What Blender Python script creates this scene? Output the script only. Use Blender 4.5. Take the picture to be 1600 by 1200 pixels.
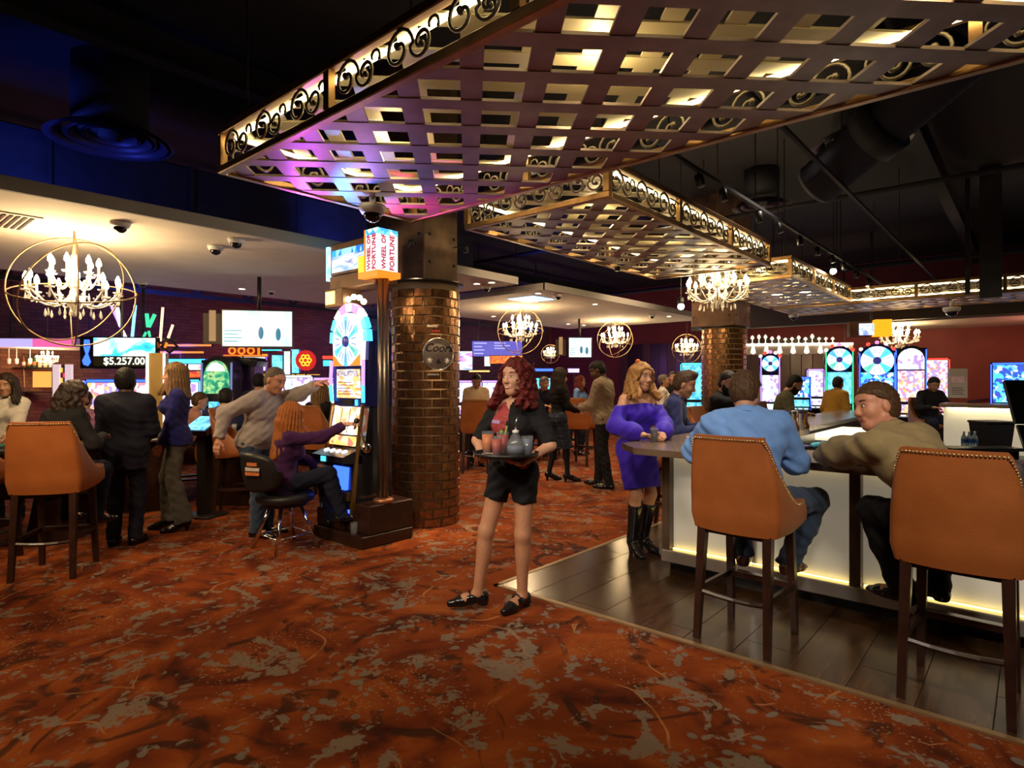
import bpy, bmesh, math, random
import numpy as np
from mathutils import Vector, Matrix

# ---------------------------------------------------------------- scene reset
for o in list(bpy.data.objects):
    bpy.data.objects.remove(o)
SC = bpy.context.scene
COL = SC.collection
random.seed(7)
R = math.radians
PI = math.pi

# ---------------------------------------------------------------- camera
F, CX, HY, CAMH = 945.0, 800.0, 594.0, 1.60
YAW = R(40.93)
CA, SA = math.cos(YAW), math.sin(YAW)
cam_d = bpy.data.cameras.new('camera')
cam_d.sensor_width = 36.0
cam_d.lens = 36.0 * F / 1600.0
cam_d.shift_y = -(600 - HY) / 1600.0
cam_d.clip_start = 0.05
cam_d.clip_end = 200
cam = bpy.data.objects.new('camera', cam_d)
COL.objects.link(cam)
cam.location = (0, 0, CAMH)
cam.rotation_euler = (R(90), 0, YAW)
SC.camera = cam

# ---------------------------------------------------------------- world, exposure
w = bpy.data.worlds.new('world')
SC.world = w
w.use_nodes = True
w.node_tree.nodes['Background'].inputs[0].default_value = (0.02, 0.02, 0.05, 1)
w.node_tree.nodes['Background'].inputs[1].default_value = 0.2
vs = SC.view_settings
vs.view_transform = 'Standard'
vs.look = 'None'
vs.exposure = 0.35
vs.gamma = 1.0
vs.use_curve_mapping = False
SC.cycles.max_bounces = 6
SC.cycles.diffuse_bounces = 3
SC.cycles.glossy_bounces = 3
SC.cycles.transmission_bounces = 4
SC.cycles.transparent_max_bounces = 6
SC.cycles.sample_clamp_indirect = 4.0
SC.cycles.caustics_reflective = False
SC.cycles.caustics_refractive = False
try:
    SC.cycles.use_denoising = True
except Exception:
    pass


def c2w(X, Y):
    """ground coordinates right/forward of the camera -> world x, y"""
    return (CA * X - SA * Y, SA * X + CA * Y)


def P(u, v, z=0.0):
    """world point at height z that stands at photo pixel (u, v)"""
    Y = F * (CAMH - z) / (v - HY)
    x, y = c2w((u - CX) / F * Y, Y)
    return Vector((x, y, z))


def PY(u, v, Y):
    """world point at photo pixel (u, v) at forward distance Y"""
    x, y = c2w((u - CX) / F * Y, Y)
    return Vector((x, y, CAMH - (v - HY) / F * Y))


def aim(o, target):
    d = Vector(target) - o.location
    o.rotation_euler = d.to_track_quat('-Z', 'Y').to_euler()


def lamp(kind, name, loc, energy, color, target=None, size=0.1, angle=60, blend=0.6, size_y=None):
    l = bpy.data.lights.new(name, kind)
    l.energy = energy
    l.color = color
    if kind == 'SPOT':
        l.spot_size = R(angle)
        l.spot_blend = blend
        l.shadow_soft_size = size
    elif kind == 'POINT':
        l.shadow_soft_size = size
    else:
        l.size = size
        if size_y:
            l.shape = 'RECTANGLE'
            l.size_y = size_y
    o = bpy.data.objects.new(name, l)
    COL.objects.link(o)
    o.location = loc
    if target is not None:
        aim(o, target)
    return o


# ---------------------------------------------------------------- added spots, blue wash and neon spill
WARM = (1.0, 0.72, 0.42)
NEUT = (1.0, 0.86, 0.70)
BLUE = (0.05, 0.10, 1.0)
# added spots to brighten people, floor and column, many unseen behind the camera
SPOTS = [((-3.3, -0.3, 3.0), (-2.85, 3.2, 1.2), 190, NEUT, 44),      # walkway, on the waitress
         ((-0.7, 0.1, 3.7), (-2.9, 3.2, 1.1), 170, NEUT, 46),
         ((0.3, 0.7, 3.7), (-1.4, 3.9, 0.9), 210, NEUT, 52),       # first bar stool
         ((1.3, 0.9, 3.7), (-0.3, 4.0, 0.9), 210, NEUT, 52),       # second bar stool
         ((-1.6, 4.05, 4.7), (-2.75, 5.1, 0.9), 190, NEUT, 60),    # bar corner
         ((-2.0, 7.6, 4.7), (-2.6, 6.6, 1.0), 240, NEUT, 75),
         ((-4.2, 0.1, 3.7), (-5.7, 2.6, 0.8), 230, WARM, 56),      # wheel slot
         ((-4.9, -0.6, 3.0), (-7.4, 1.6, 0.9), 170, WARM, 66),     # left group
         ((-2.2, -0.8, 3.7), (-3.0, 1.2, 0.0), 190, WARM, 85),
         ((-5.0, -1.6, 3.7), (-5.2, 0.8, 0.0), 120, WARM, 85),
         ((-3.75, -0.3, 2.95), (-5.2, 4.5, 1.6), 420, WARM, 26),   # column, from the walkway
         ((-4.15, 6.9, 3.02), (-5.0, 4.9, 1.7), 150, WARM, 50),    # column, from below the long canopy
         ((-5.2, 6.4, 4.7), (-5.4, 7.6, 0.4), 380, WARM, 85),
         ((-5.2, 10.2, 4.7), (-6.2, 10.8, 0.4), 380, WARM, 85),
         ((1.2, 9.0, 4.7), (0.6, 11.5, 1.0), 380, NEUT, 70)]
for i, (l, t, e, c, a) in enumerate(SPOTS):
    lamp('SPOT', 'ceiling_spot_light', l, e, c, t, 0.22, a, 0.7)
# blue wash that the club puts on its black ceiling void
for i, (l, t, e) in enumerate([((-8.0, 1.0, 3.5), (-9.0, 3.0, 5.2), 80), ((-8.0, 5.0, 3.5), (-9.0, 7.0, 5.2), 80),
                               ((-8.0, 10.0, 3.5), (-8.0, 13.0, 5.2), 110), ((-12.0, 4.0, 3.3), (-15.8, 6.0, 3.6), 160),
                               ((-12.0, 10.0, 3.3), (-15.8, 12.0, 3.6), 160), ((-12.5, 16.0, 3.3), (-15.8, 19.0, 3.6), 160),
                               ((2.5, 12.0, 3.7), (0.5, 10.0, 5.2), 8)]):
    lamp('SPOT', 'blue_wash_light', l, e, BLUE, t, 0.2, 120, 0.9)
# coloured spill of the neon and screens on the back walls
for (l, e, c) in (((-14.6, 2.0, 1.9), 60, (1, .12, .05)), ((-14.4, 5.0, 2.2), 60, (.35, .12, 1)), ((-14.6, 8.0, 1.9), 60, (1, .08, .25)), ((-14.4, 12.0, 2.2), 60, (.4, .15, 1)),
                  ((-12.5, 17.0, 2.2), 60, (.6, .2, .9)), ((-6.0, 19.0, 2.3), 50, (1, .55, .3)), ((0.5, 18.8, 2.4), 70, (1, .35, .25))):
    lamp('POINT', 'neon_spill', l, e * .55, c, None, 0.3)


# ---------------------------------------------------------------- helpers
MATS = {}


def newmat(name):
    m = bpy.data.materials.new(name)
    m.use_nodes = True
    nt = m.node_tree
    b = nt.nodes['Principled BSDF']
    MATS[name] = m
    return m, nt, b


def setc(b, key, val):
    if key in b.inputs:
        b.inputs[key].default_value = val


def mat(name, col, rough=0.5, metal=0.0, emit=0.0, ecol=None, noise=0.0, nscale=20.0, bump=0.0, bscale=60.0,
        alpha=1.0, trans=0.0, coat=0.0, spec=None, sheen=0.0):
    if name in MATS:
        return MATS[name]
    m, nt, b = newmat(name)
    c = (col[0], col[1], col[2], 1)
    b.inputs['Base Color'].default_value = c
    b.inputs['Roughness'].default_value = rough
    b.inputs['Metallic'].default_value = metal
    if spec is not None:
        setc(b, 'Specular IOR Level', spec)
    if emit:
        e = ecol or col
        b.inputs['Emission Color'].default_value = (e[0], e[1], e[2], 1)
        b.inputs['Emission Strength'].default_value = emit
    if trans:
        setc(b, 'Transmission Weight', trans)
    if coat:
        setc(b, 'Coat Weight', coat)
        setc(b, 'Coat Roughness', 0.1)
    if sheen:
        setc(b, 'Sheen Weight', sheen)
    if alpha < 1:
        b.inputs['Alpha'].default_value = alpha
    if noise or bump:
        tc = nt.nodes.new('ShaderNodeTexCoord')
    if noise:
        n = nt.nodes.new('ShaderNodeTexNoise')
        n.inputs['Scale'].default_value = nscale
        n.inputs['Detail'].default_value = 5
        nt.links.new(tc.outputs['Object'], n.inputs['Vector'])
        r = nt.nodes.new('ShaderNodeMapRange')
        r.inputs[1].default_value = 0.3
        r.inputs[2].default_value = 0.7
        r.inputs[3].default_value = 1 - noise
        r.inputs[4].default_value = 1 + noise
        nt.links.new(n.outputs['Fac'], r.inputs[0])
        mx = nt.nodes.new('ShaderNodeVectorMath')
        mx.operation = 'SCALE'
        mx.inputs[0].default_value = col[:3]
        nt.links.new(r.outputs[0], mx.inputs['Scale'])
        nt.links.new(mx.outputs[0], b.inputs['Base Color'])
    if bump:
        n2 = nt.nodes.new('ShaderNodeTexNoise')
        n2.inputs['Scale'].default_value = bscale
        n2.inputs['Detail'].default_value = 3
        nt.links.new(tc.outputs['Object'], n2.inputs['Vector'])
        bp = nt.nodes.new('ShaderNodeBump')
        bp.inputs['Strength'].default_value = bump
        bp.inputs['Distance'].default_value = 0.01
        nt.links.new(n2.outputs['Fac'], bp.inputs['Height'])
        nt.links.new(bp.outputs[0], b.inputs['Normal'])
    return m


def ramp(nt, stops):
    r = nt.nodes.new('ShaderNodeValToRGB')
    el = r.color_ramp.elements
    while len(el) < len(stops):
        el.new(0.5)
    for e, (p, c) in zip(el, stops):
        e.position = p
        e.color = (c[0], c[1], c[2], 1)
    return r


def screen_mat(name, cols, strength=3.0, scale=6.0, seed=0.0, kind='noise', stretch=(1, 1, 1)):
    """picture on a lit screen: blotches of the given colours"""
    if name in MATS:
        return MATS[name]
    m, nt, b = newmat(name)
    tc = nt.nodes.new('ShaderNodeTexCoord')
    mp = nt.nodes.new('ShaderNodeMapping')
    mp.inputs['Location'].default_value = (seed * 3.1, seed * 1.7, seed * 2.3)
    mp.inputs['Scale'].default_value = stretch
    nt.links.new(tc.outputs['Object'], mp.inputs['Vector'])
    if kind == 'cells':
        n = nt.nodes.new('ShaderNodeTexVoronoi')
        n.inputs['Scale'].default_value = scale
        sp = nt.nodes.new('ShaderNodeSeparateColor')
        nt.links.new(n.outputs['Color'], sp.inputs[0])
        out = sp.outputs[0]
        st = [((i + 0.02) / len(cols), c) for i, c in enumerate(cols)]
    else:
        n = nt.nodes.new('ShaderNodeTexNoise')
        n.inputs['Scale'].default_value = scale
        n.inputs['Detail'].default_value = 4
        n.inputs['Distortion'].default_value = 0.6
        out = n.outputs['Fac']
        k = len(cols)
        st = [(0.30 + 0.4 * i / max(1, k - 1), c) for i, c in enumerate(cols)]
    nt.links.new(mp.outputs[0], n.inputs['Vector'])
    r = ramp(nt, st)
    if kind == 'cells':
        r.color_ramp.interpolation = 'CONSTANT'
    nt.links.new(out, r.inputs[0])
    b.inputs['Base Color'].default_value = (0.01, 0.01, 0.01, 1)
    b.inputs['Roughness'].default_value = 0.2
    nt.links.new(r.outputs[0], b.inputs['Emission Color'])
    b.inputs['Emission Strength'].default_value = strength
    return m


def glow(name, col, s):
    return mat(name, (0.02, 0.02, 0.02), 0.4, emit=s, ecol=col)


class MB:
    def __init__(s):
        s.v = []
        s.f = []

    def add(s, vs, fs):
        k = len(s.v)
        s.v += [tuple(p) for p in vs]
        s.f += [tuple(i + k for i in f) for f in fs]
        return s

    def box(s, x0, x1, y0, y1, z0, z1, bev=0.0):
        if bev <= 0:
            return s.add([(x0, y0, z0), (x1, y0, z0), (x1, y1, z0), (x0, y1, z0),
                          (x0, y0, z1), (x1, y0, z1), (x1, y1, z1), (x0, y1, z1)],
                         [(0, 3, 2, 1), (4, 5, 6, 7), (0, 1, 5, 4), (1, 2, 6, 5), (2, 3, 7, 6), (3, 0, 4, 7)])
        b = min(bev, (x1 - x0) * .49, (y1 - y0) * .49, (z1 - z0) * .49)
        out = []
        for (z, i) in ((z0, b), (z0 + b, 0), (z1 - b, 0), (z1, b)):
            c = b
            ring = [(x0 + c, y0), (x1 - c, y0), (x1, y0 + c), (x1, y1 - c), (x1 - c, y1), (x0 + c, y1), (x0, y1 - c), (x0, y0 + c)]
            cx, cy = (x0 + x1) / 2, (y0 + y1) / 2
            sx = ((x1 - x0) / 2 - i) / ((x1 - x0) / 2)
            sy = ((y1 - y0) / 2 - i) / ((y1 - y0) / 2)
            out += [(cx + (x - cx) * sx, cy + (y - cy) * sy, z) for x, y in ring]
        fs = [tuple(range(7, -1, -1)), tuple(range(24, 32))]
        for r in range(3):
            for k in range(8):
                a, bb = r * 8 + k, r * 8 + (k + 1) % 8
                fs.append((a, bb, bb + 8, a + 8))
        return s.add(out, fs)

    def frustum(s, c0, w0, d0, c1, w1, d1):
        """tapered block between two axis-aligned rectangles (centre, width x, depth y)"""
        vs = []
        for c, w, d in ((c0, w0, d0), (c1, w1, d1)):
            x, y, z = c
            vs += [(x - w / 2, y - d / 2, z), (x + w / 2, y - d / 2, z), (x + w / 2, y + d / 2, z), (x - w / 2, y + d / 2, z)]
        return s.add(vs, [(0, 3, 2, 1), (4, 5, 6, 7), (0, 1, 5, 4), (1, 2, 6, 5), (2, 3, 7, 6), (3, 0, 4, 7)])

    def tube(s, pts, rad, n=8, closed=False, caps=True):
        pts = [Vector(p) for p in pts]
        m = len(pts)
        rads = rad if isinstance(rad, (list, tuple)) else [rad] * m
        k0 = len(s.v)
        prev = None
        for i, p in enumerate(pts):
            if closed:
                t = pts[(i + 1) % m] - pts[i - 1]
            else:
                t = pts[min(i + 1, m - 1)] - pts[max(i - 1, 0)]
            if t.length < 1e-9:
                t = Vector((0, 0, 1))
            t.normalize()
            if prev is None:
                a = Vector((0, 0, 1)) if abs(t.z) < .9 else Vector((1, 0, 0))
                x = t.cross(a).normalized()
            else:
                x = prev - t * prev.dot(t)
                if x.length < 1e-6:
                    x = t.orthogonal()
                x.normalize()
            prev = x
            y = t.cross(x)
            for j in range(n):
                an = 2 * PI * j / n
                s.v.append(tuple(p + (x * math.cos(an) + y * math.sin(an)) * rads[i]))
        for i in range(m if closed else m - 1):
            for j in range(n):
                a, b = k0 + i * n + j, k0 + i * n + (j + 1) % n
                c = k0 + ((i + 1) % m) * n + (j + 1) % n
                d = k0 + ((i + 1) % m) * n + j
                s.f.append((a, b, c, d))
        if caps and not closed:
            s.f.append(tuple(k0 + j for j in range(n - 1, -1, -1)))
            s.f.append(tuple(k0 + (m - 1) * n + j for j in range(n)))
        return s

    def lathe(s, prof, n=24, c=(0, 0, 0), cap=True):
        k0 = len(s.v)
        for r, z in prof:
            for j in range(n):
                an = 2 * PI * j / n
                s.v.append((c[0] + r * math.cos(an), c[1] + r * math.sin(an), c[2] + z))
        for i in range(len(prof) - 1):
            for j in range(n):
                a, b = k0 + i * n + j, k0 + i * n + (j + 1) % n
                s.f.append((a, b, b + n, a + n))
        if cap:
            s.f.append(tuple(k0 + j for j in range(n - 1, -1, -1)))
            k = k0 + (len(prof) - 1) * n
            s.f.append(tuple(k + j for j in range(n)))
        return s

    def ball(s, c, r, n=10, m=6):
        rx, ry, rz = (r, r, r) if not isinstance(r, (tuple, list)) else r
        k0 = len(s.v)
        s.v.append((c[0], c[1], c[2] - rz))
        for i in range(1, m):
            th = -PI / 2 + PI * i / m
            for j in range(n):
                an = 2 * PI * j / n
                s.v.append((c[0] + rx * math.cos(th) * math.cos(an), c[1] + ry * math.cos(th) * math.sin(an), c[2] + rz * math.sin(th)))
        s.v.append((c[0], c[1], c[2] + rz))
        top = len(s.v) - 1
        for j in range(n):
            s.f.append((k0, k0 + 1 + (j + 1) % n, k0 + 1 + j))
            s.f.append((top, k0 + 1 + (m - 2) * n + j, k0 + 1 + (m - 2) * n + (j + 1) % n))
        for i in range(m - 2):
            for j in range(n):
                a, b = k0 + 1 + i * n + j, k0 + 1 + i * n + (j + 1) % n
                s.f.append((a, b, b + n, a + n))
        return s

    def prism(s, poly, z0, z1):
        """extruded xy polygon"""
        n = len(poly)
        vs = [(x, y, z0) for x, y in poly] + [(x, y, z1) for x, y in poly]
        fs = [tuple(range(n - 1, -1, -1)), tuple(range(n, 2 * n))]
        fs += [(i, (i + 1) % n, n + (i + 1) % n, n + i) for i in range(n)]
        return s.add(vs, fs)

    def prism_xz(s, poly, y0, y1):
        n = len(poly)
        vs = [(x, y0, z) for x, z in poly] + [(x, y1, z) for x, z in poly]
        fs = [tuple(range(n)), tuple(range(2 * n - 1, n - 1, -1))]
        fs += [(i, n + i, n + (i + 1) % n, (i + 1) % n) for i in range(n)]
        return s.add(vs, fs)

    def prism_yz(s, poly, x0, x1):
        n = len(poly)
        vs = [(x0, y, z) for y, z in poly] + [(x1, y, z) for y, z in poly]
        fs = [tuple(range(n - 1, -1, -1)), tuple(range(n, 2 * n))]
        fs += [(i, (i + 1) % n, n + (i + 1) % n, n + i) for i in range(n)]
        return s.add(vs, fs)

    def xf(s, M):
        s.v = [tuple(M @ Vector(p)) for p in s.v]
        return s

    def mesh(s, name, m=None, smooth=False):
        me = bpy.data.meshes.new(name)
        me.from_pydata(s.v, [], s.f)
        if m:
            me.materials.append(m)
        if smooth:
            me.polygons.foreach_set('use_smooth', [True] * len(me.polygons))
        me.update()
        return me

    def build(s, name, m, parent=None, smooth=False, loc=None, rot=None):
        return link(name, s.mesh(name, m, smooth), parent, loc, rot)


def link(name, me, parent=None, loc=None, rot=None):
    o = bpy.data.objects.new(name, me)
    COL.objects.link(o)
    if parent:
        o.parent = parent
    if loc is not None:
        o.location = loc
    if rot is not None:
        o.rotation_euler = rot if not isinstance(rot, (int, float)) else (0, 0, rot)
    return o


def tag(o, label=None, cat=None, group=None, kind=None):
    if label:
        o['label'] = label
    if cat:
        o['category'] = cat
    if group:
        o['group'] = group
    if kind:
        o['kind'] = kind
    return o


def thing(name, label, cat, loc=(0, 0, 0), rot=0.0, group=None):
    o = bpy.data.objects.new(name, None)
    o.empty_display_size = 0.1
    COL.objects.link(o)
    o.location = loc
    o.rotation_euler = (0, 0, rot)
    return tag(o, label, cat, group)


def copy_tree(o, parent=None):
    kids = KIDS.get(o.name)
    if kids is None:
        kids = [c for c in bpy.data.objects if c.parent == o]
        KIDS[o.name] = kids
    c = o.copy()
    COL.objects.link(c)
    if parent:
        c.parent = parent
    for k in kids:
        copy_tree(k, c)
    return c


KIDS = {}


def struct(name, mb, m, parent=None, smooth=False):
    o = mb.build(name, m, parent, smooth)
    o['kind'] = 'structure'
    return o


def edge_smooth(o, ang=40):
    """smooth shading that keeps hard edges"""
    me = o.data
    me.polygons.foreach_set('use_smooth', [True] * len(me.polygons))
    bm = bmesh.new()
    bm.from_mesh(me)
    for e in bm.edges:
        if len(e.link_faces) == 2 and e.calc_face_angle(0) > R(ang):
            e.smooth = False
    bm.to_mesh(me)
    bm.free()
    return o


def text(name, body, size, m, parent=None, loc=(0, 0, 0), rot=(0, 0, 0), depth=0.004, align='CENTER', sx=1.0, shear=0.0, bold=0.0):
    cu = bpy.data.curves.new(name, 'FONT')
    cu.body = body
    cu.size = size
    cu.extrude = depth
    cu.offset = bold
    cu.shear = shear
    cu.align_x = align
    cu.align_y = 'CENTER'
    cu.resolution_u = 3
    to = bpy.data.objects.new(name + '_tmp', cu)
    COL.objects.link(to)
    dg = bpy.context.evaluated_depsgraph_get()
    me = bpy.data.meshes.new_from_object(to.evaluated_get(dg))
    bpy.data.objects.remove(to)
    bpy.data.curves.remove(cu)
    me.name = name
    me.materials.clear()
    me.materials.append(m)
    o = link(name, me, parent, loc, rot)
    o.scale = (sx, 1, 1)
    return o


def clip_poly(poly, x0, x1, y0, y1):
    def cl(pts, f, inter):
        out = []
        for i in range(len(pts)):
            a, b = pts[i - 1], pts[i]
            fa, fb = f(a), f(b)
            if fa >= 0:
                if fb >= 0:
                    out.append(b)
                else:
                    t = fa / (fa - fb)
                    out.append((a[0] + (b[0] - a[0]) * t, a[1] + (b[1] - a[1]) * t))
            elif fb >= 0:
                t = fa / (fa - fb)
                out.append((a[0] + (b[0] - a[0]) * t, a[1] + (b[1] - a[1]) * t))
                out.append(b)
        return out
    for f in (lambda p: p[0] - x0, lambda p: x1 - p[0], lambda p: p[1] - y0, lambda p: y1 - p[1]):
        if not poly:
            return poly
        poly = cl(poly, f, None)
    return poly


# ---------------------------------------------------------------- surface materials
def carpet_mat():
    m, nt, b = newmat('carpet')
    L = nt.links
    tc = nt.nodes.new('ShaderNodeTexCoord')

    def noise(scale, det=4, dist=0.0, src=None, w=0):
        n = nt.nodes.new('ShaderNodeTexNoise')
        n.inputs['Scale'].default_value = scale
        n.inputs['Detail'].default_value = det
        n.inputs['Distortion'].default_value = dist
        mp = nt.nodes.new('ShaderNodeMapping')
        mp.inputs['Location'].default_value = (w * 7.3, w * 3.1, 0)
        L.new(src or tc.outputs['Object'], mp.inputs['Vector'])
        L.new(mp.outputs[0], n.inputs['Vector'])
        return n

    def mix(fac, a, bcol):
        x = nt.nodes.new('ShaderNodeMix')
        x.data_type = 'RGBA'
        L.new(fac, x.inputs[0])
        if isinstance(a, tuple):
            x.inputs[6].default_value = (*a, 1)
        else:
            L.new(a, x.inputs[6])
        if isinstance(bcol, tuple):
            x.inputs[7].default_value = (*bcol, 1)
        else:
            L.new(bcol, x.inputs[7])
        return x.outputs[2]

    def step(sock, lo, hi):
        r = nt.nodes.new('ShaderNodeMapRange')
        r.interpolation_type = 'SMOOTHSTEP'
        r.inputs[1].default_value = lo
        r.inputs[2].default_value = hi
        L.new(sock, r.inputs[0])
        return r.outputs[0]

    def math2(op, a, bb):
        x = nt.nodes.new('ShaderNodeMath')
        x.operation = op
        for i, q in enumerate((a, bb)):
            if isinstance(q, (int, float)):
                x.inputs[i].default_value = q
            else:
                L.new(q, x.inputs[i])
        return x.outputs[0]

    # rust ground with darker and brighter drifts that swirl
    n1 = noise(1.25, 6, 2.4)
    g = ramp(nt, [(0.28, (0.045, 0.008, 0.004)), (0.42, (0.135, 0.025, 0.006)), (0.56, (0.215, 0.044, 0.008)), (0.74, (0.31, 0.080, 0.014))])
    L.new(n1.outputs['Fac'], g.inputs[0])
    col = g.outputs[0]
    # dark smoky streaks
    n2 = noise(1.7, 7, 3.4, w=1)
    col = mix(math2('MULTIPLY', step(n2.outputs['Fac'], 0.55, 0.66), 0.8), col, (0.028, 0.012, 0.007))
    # thin pale swirling lines: rings around scattered points
    v = nt.nodes.new('ShaderNodeTexVoronoi')
    v.inputs['Scale'].default_value = 0.8
    nd = noise(1.3, 2, 0, w=2)
    ad = nt.nodes.new('ShaderNodeVectorMath')
    ad.operation = 'MULTIPLY_ADD'
    L.new(nd.outputs['Color'], ad.inputs[0])
    ad.inputs[1].default_value = (0.5, 0.5, 0)
    L.new(tc.outputs['Object'], ad.inputs[2])
    L.new(ad.outputs[0], v.inputs['Vector'])
    fr = math2('FRACT', math2('MULTIPLY', v.outputs['Distance'], 4.0), 0)
    line = math2('SUBTRACT', 1.0, step(math2('ABSOLUTE', math2('SUBTRACT', fr, 0.5), 0), 0.006, 0.022))
    nb = noise(1.9, 3, 0.5, w=3)
    line = math2('MULTIPLY', line, step(nb.outputs['Fac'], 0.50, 0.60))
    col = mix(math2('MULTIPLY', line, 0.7), col, (0.42, 0.20, 0.07))
    # grey-beige splashes with ragged edges, in drifts
    n3 = noise(1.8, 3, 2.6, w=4)
    n4 = noise(16.0, 5, 1.2, w=5)
    sp = math2('ADD', math2('MULTIPLY', n3.outputs['Fac'], 0.75), math2('MULTIPLY', n4.outputs['Fac'], 0.45))
    col = mix(math2('MULTIPLY', step(sp, 0.665, 0.71), 0.85), col, (0.20, 0.155, 0.115))
    # round grey blots
    v2 = nt.nodes.new('ShaderNodeTexVoronoi')
    v2.inputs['Scale'].default_value = 9.5
    L.new(ad.outputs[0], v2.inputs['Vector'])
    n5 = noise(1.6, 3, 2.4, w=6)
    blot = math2('MULTIPLY', math2('SUBTRACT', 1.0, step(v2.outputs['Distance'], 0.26, 0.31)), step(n5.outputs['Fac'], 0.515, 0.58))
    col = mix(math2('MULTIPLY', blot, 0.85), col, (0.17, 0.145, 0.115))
    # speckled spray
    v3 = nt.nodes.new('ShaderNodeTexVoronoi')
    v3.inputs['Scale'].default_value = 38
    L.new(tc.outputs['Object'], v3.inputs['Vector'])
    n6 = noise(1.3, 3, 1.0, w=7)
    spr = math2('MULTIPLY', math2('SUBTRACT', 1.0, step(v3.outputs['Distance'], 0.2, 0.3)), step(n6.outputs['Fac'], 0.53, 0.64))
    col = mix(math2('MULTIPLY', spr, 0.8), col, (0.30, 0.17, 0.08))
    # pile
    np_ = noise(420, 2, 0, w=8)
    pile = nt.nodes.new('ShaderNodeMapRange')
    pile.inputs[1].default_value = 0.3
    pile.inputs[2].default_value = 0.7
    pile.inputs[3].default_value = 0.75
    pile.inputs[4].default_value = 1.2
    L.new(np_.outputs['Fac'], pile.inputs[0])
    sc = nt.nodes.new('ShaderNodeVectorMath')
    sc.operation = 'SCALE'
    L.new(col, sc.inputs[0])
    L.new(pile.outputs[0], sc.inputs['Scale'])
    L.new(sc.outputs[0], b.inputs['Base Color'])
    b.inputs['Roughness'].default_value = 0.95
    setc(b, 'Specular IOR Level', 0.1)
    bp = nt.nodes.new('ShaderNodeBump')
    bp.inputs['Strength'].default_value = 0.4
    bp.inputs['Distance'].default_value = 0.004
    L.new(np_.outputs['Fac'], bp.inputs['Height'])
    L.new(bp.outputs[0], b.inputs['Normal'])
    return m


def brickwall_mat(name, c1, c2, mortar, scale=1.0):
    m, nt, b = newmat(name)
    L = nt.links
    tc = nt.nodes.new('ShaderNodeTexCoord')
    sx = nt.nodes.new('ShaderNodeSeparateXYZ')
    L.new(tc.outputs['Object'], sx.inputs[0])
    ad = nt.nodes.new('ShaderNodeMath')
    L.new(sx.outputs[0], ad.inputs[0])
    L.new(sx.outputs[1], ad.inputs[1])
    cb = nt.nodes.new('ShaderNodeCombineXYZ')
    L.new(ad.outputs[0], cb.inputs[0])
    L.new(sx.outputs[2], cb.inputs[1])
    br = nt.nodes.new('ShaderNodeTexBrick')
    br.inputs['Color1'].default_value = (*c1, 1)
    br.inputs['Color2'].default_value = (*c2, 1)
    br.inputs['Mortar'].default_value = (*mortar, 1)
    br.inputs['Scale'].default_value = scale
    br.inputs['Brick Width'].default_value = 0.24
    br.inputs['Row Height'].default_value = 0.08
    br.inputs['Mortar Size'].default_value = 0.006
    L.new(cb.outputs[0], br.inputs['Vector'])
    L.new(br.outputs['Color'], b.inputs['Base Color'])
    b.inputs['Roughness'].default_value = 0.8
    return m


def wood_mat(name, c1, c2, rough=0.3, scale=3.0, axis=1):
    m, nt, b = newmat(name)
    L = nt.links
    tc = nt.nodes.new('ShaderNodeTexCoord')
    mp = nt.nodes.new('ShaderNodeMapping')
    s = [9, 9, 9]
    s[axis] = 0.8
    mp.inputs['Scale'].default_value = s
    oi = nt.nodes.new('ShaderNodeObjectInfo')
    ad = nt.nodes.new('ShaderNodeVectorMath')
    ad.operation = 'MULTIPLY_ADD'
    L.new(oi.outputs['Random'], ad.inputs[0])
    ad.inputs[1].default_value = (13, 17, 11)
    L.new(tc.outputs['Object'], ad.inputs[2])
    L.new(ad.outputs[0], mp.inputs['Vector'])
    n = nt.nodes.new('ShaderNodeTexNoise')
    n.inputs['Scale'].default_value = scale
    n.inputs['Detail'].default_value = 6
    n.inputs['Distortion'].default_value = 0.7
    L.new(mp.outputs[0], n.inputs['Vector'])
    r = ramp(nt, [(0.3, c1), (0.7, c2)])
    L.new(n.outputs['Fac'], r.inputs[0])
    hs = nt.nodes.new('ShaderNodeHueSaturation')
    mr = nt.nodes.new('ShaderNodeMapRange')
    mr.inputs[3].default_value = 0.75
    mr.inputs[4].default_value = 1.25
    L.new(oi.outputs['Random'], mr.inputs[0])
    L.new(mr.outputs[0], hs.inputs['Value'])
    L.new(r.outputs[0], hs.inputs['Color'])
    L.new(hs.outputs[0], b.inputs['Base Color'])
    b.inputs['Roughness'].default_value = rough
    return m


M_CARPET = carpet_mat()
M_BLACKC = mat('black_ceiling_paint', (0.009, 0.009, 0.014), 0.9)
M_DUCT = mat('dark_duct_metal', (0.022, 0.022, 0.03), 0.8, noise=0.3, nscale=4)
M_PLASTER = mat('cream_plaster', (0.62, 0.54, 0.45), 0.85, noise=0.06, nscale=3)
M_FASCIA = mat('grey_fascia_paint', (0.30, 0.27, 0.25), 0.8)
M_BRICKW = brickwall_mat('brown_brick', (0.12, 0.045, 0.022), (0.19, 0.08, 0.04), (0.06, 0.035, 0.025))
M_REDWALL = mat('dark_red_paint', (0.16, 0.022, 0.018), 0.7, noise=0.15, nscale=2)
M_DKWALL = mat('dark_plum_paint', (0.045, 0.022, 0.035), 0.8)
M_WOODFLOOR = wood_mat('dark_plank_wood', (0.035, 0.017, 0.008), (0.085, 0.042, 0.02), 0.22)
M_GOLD = mat('brushed_gold_frame', (0.34, 0.19, 0.075), 0.38, 0.85, noise=0.25, nscale=9)
M_BRONZE = mat('bronze_lattice', (0.30, 0.22, 0.18), 0.42, 0.35, noise=0.18, nscale=7)
M_PALEGOLD = mat('pale_gold_panel', (0.52, 0.43, 0.24), 0.5, 0.2)
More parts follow.
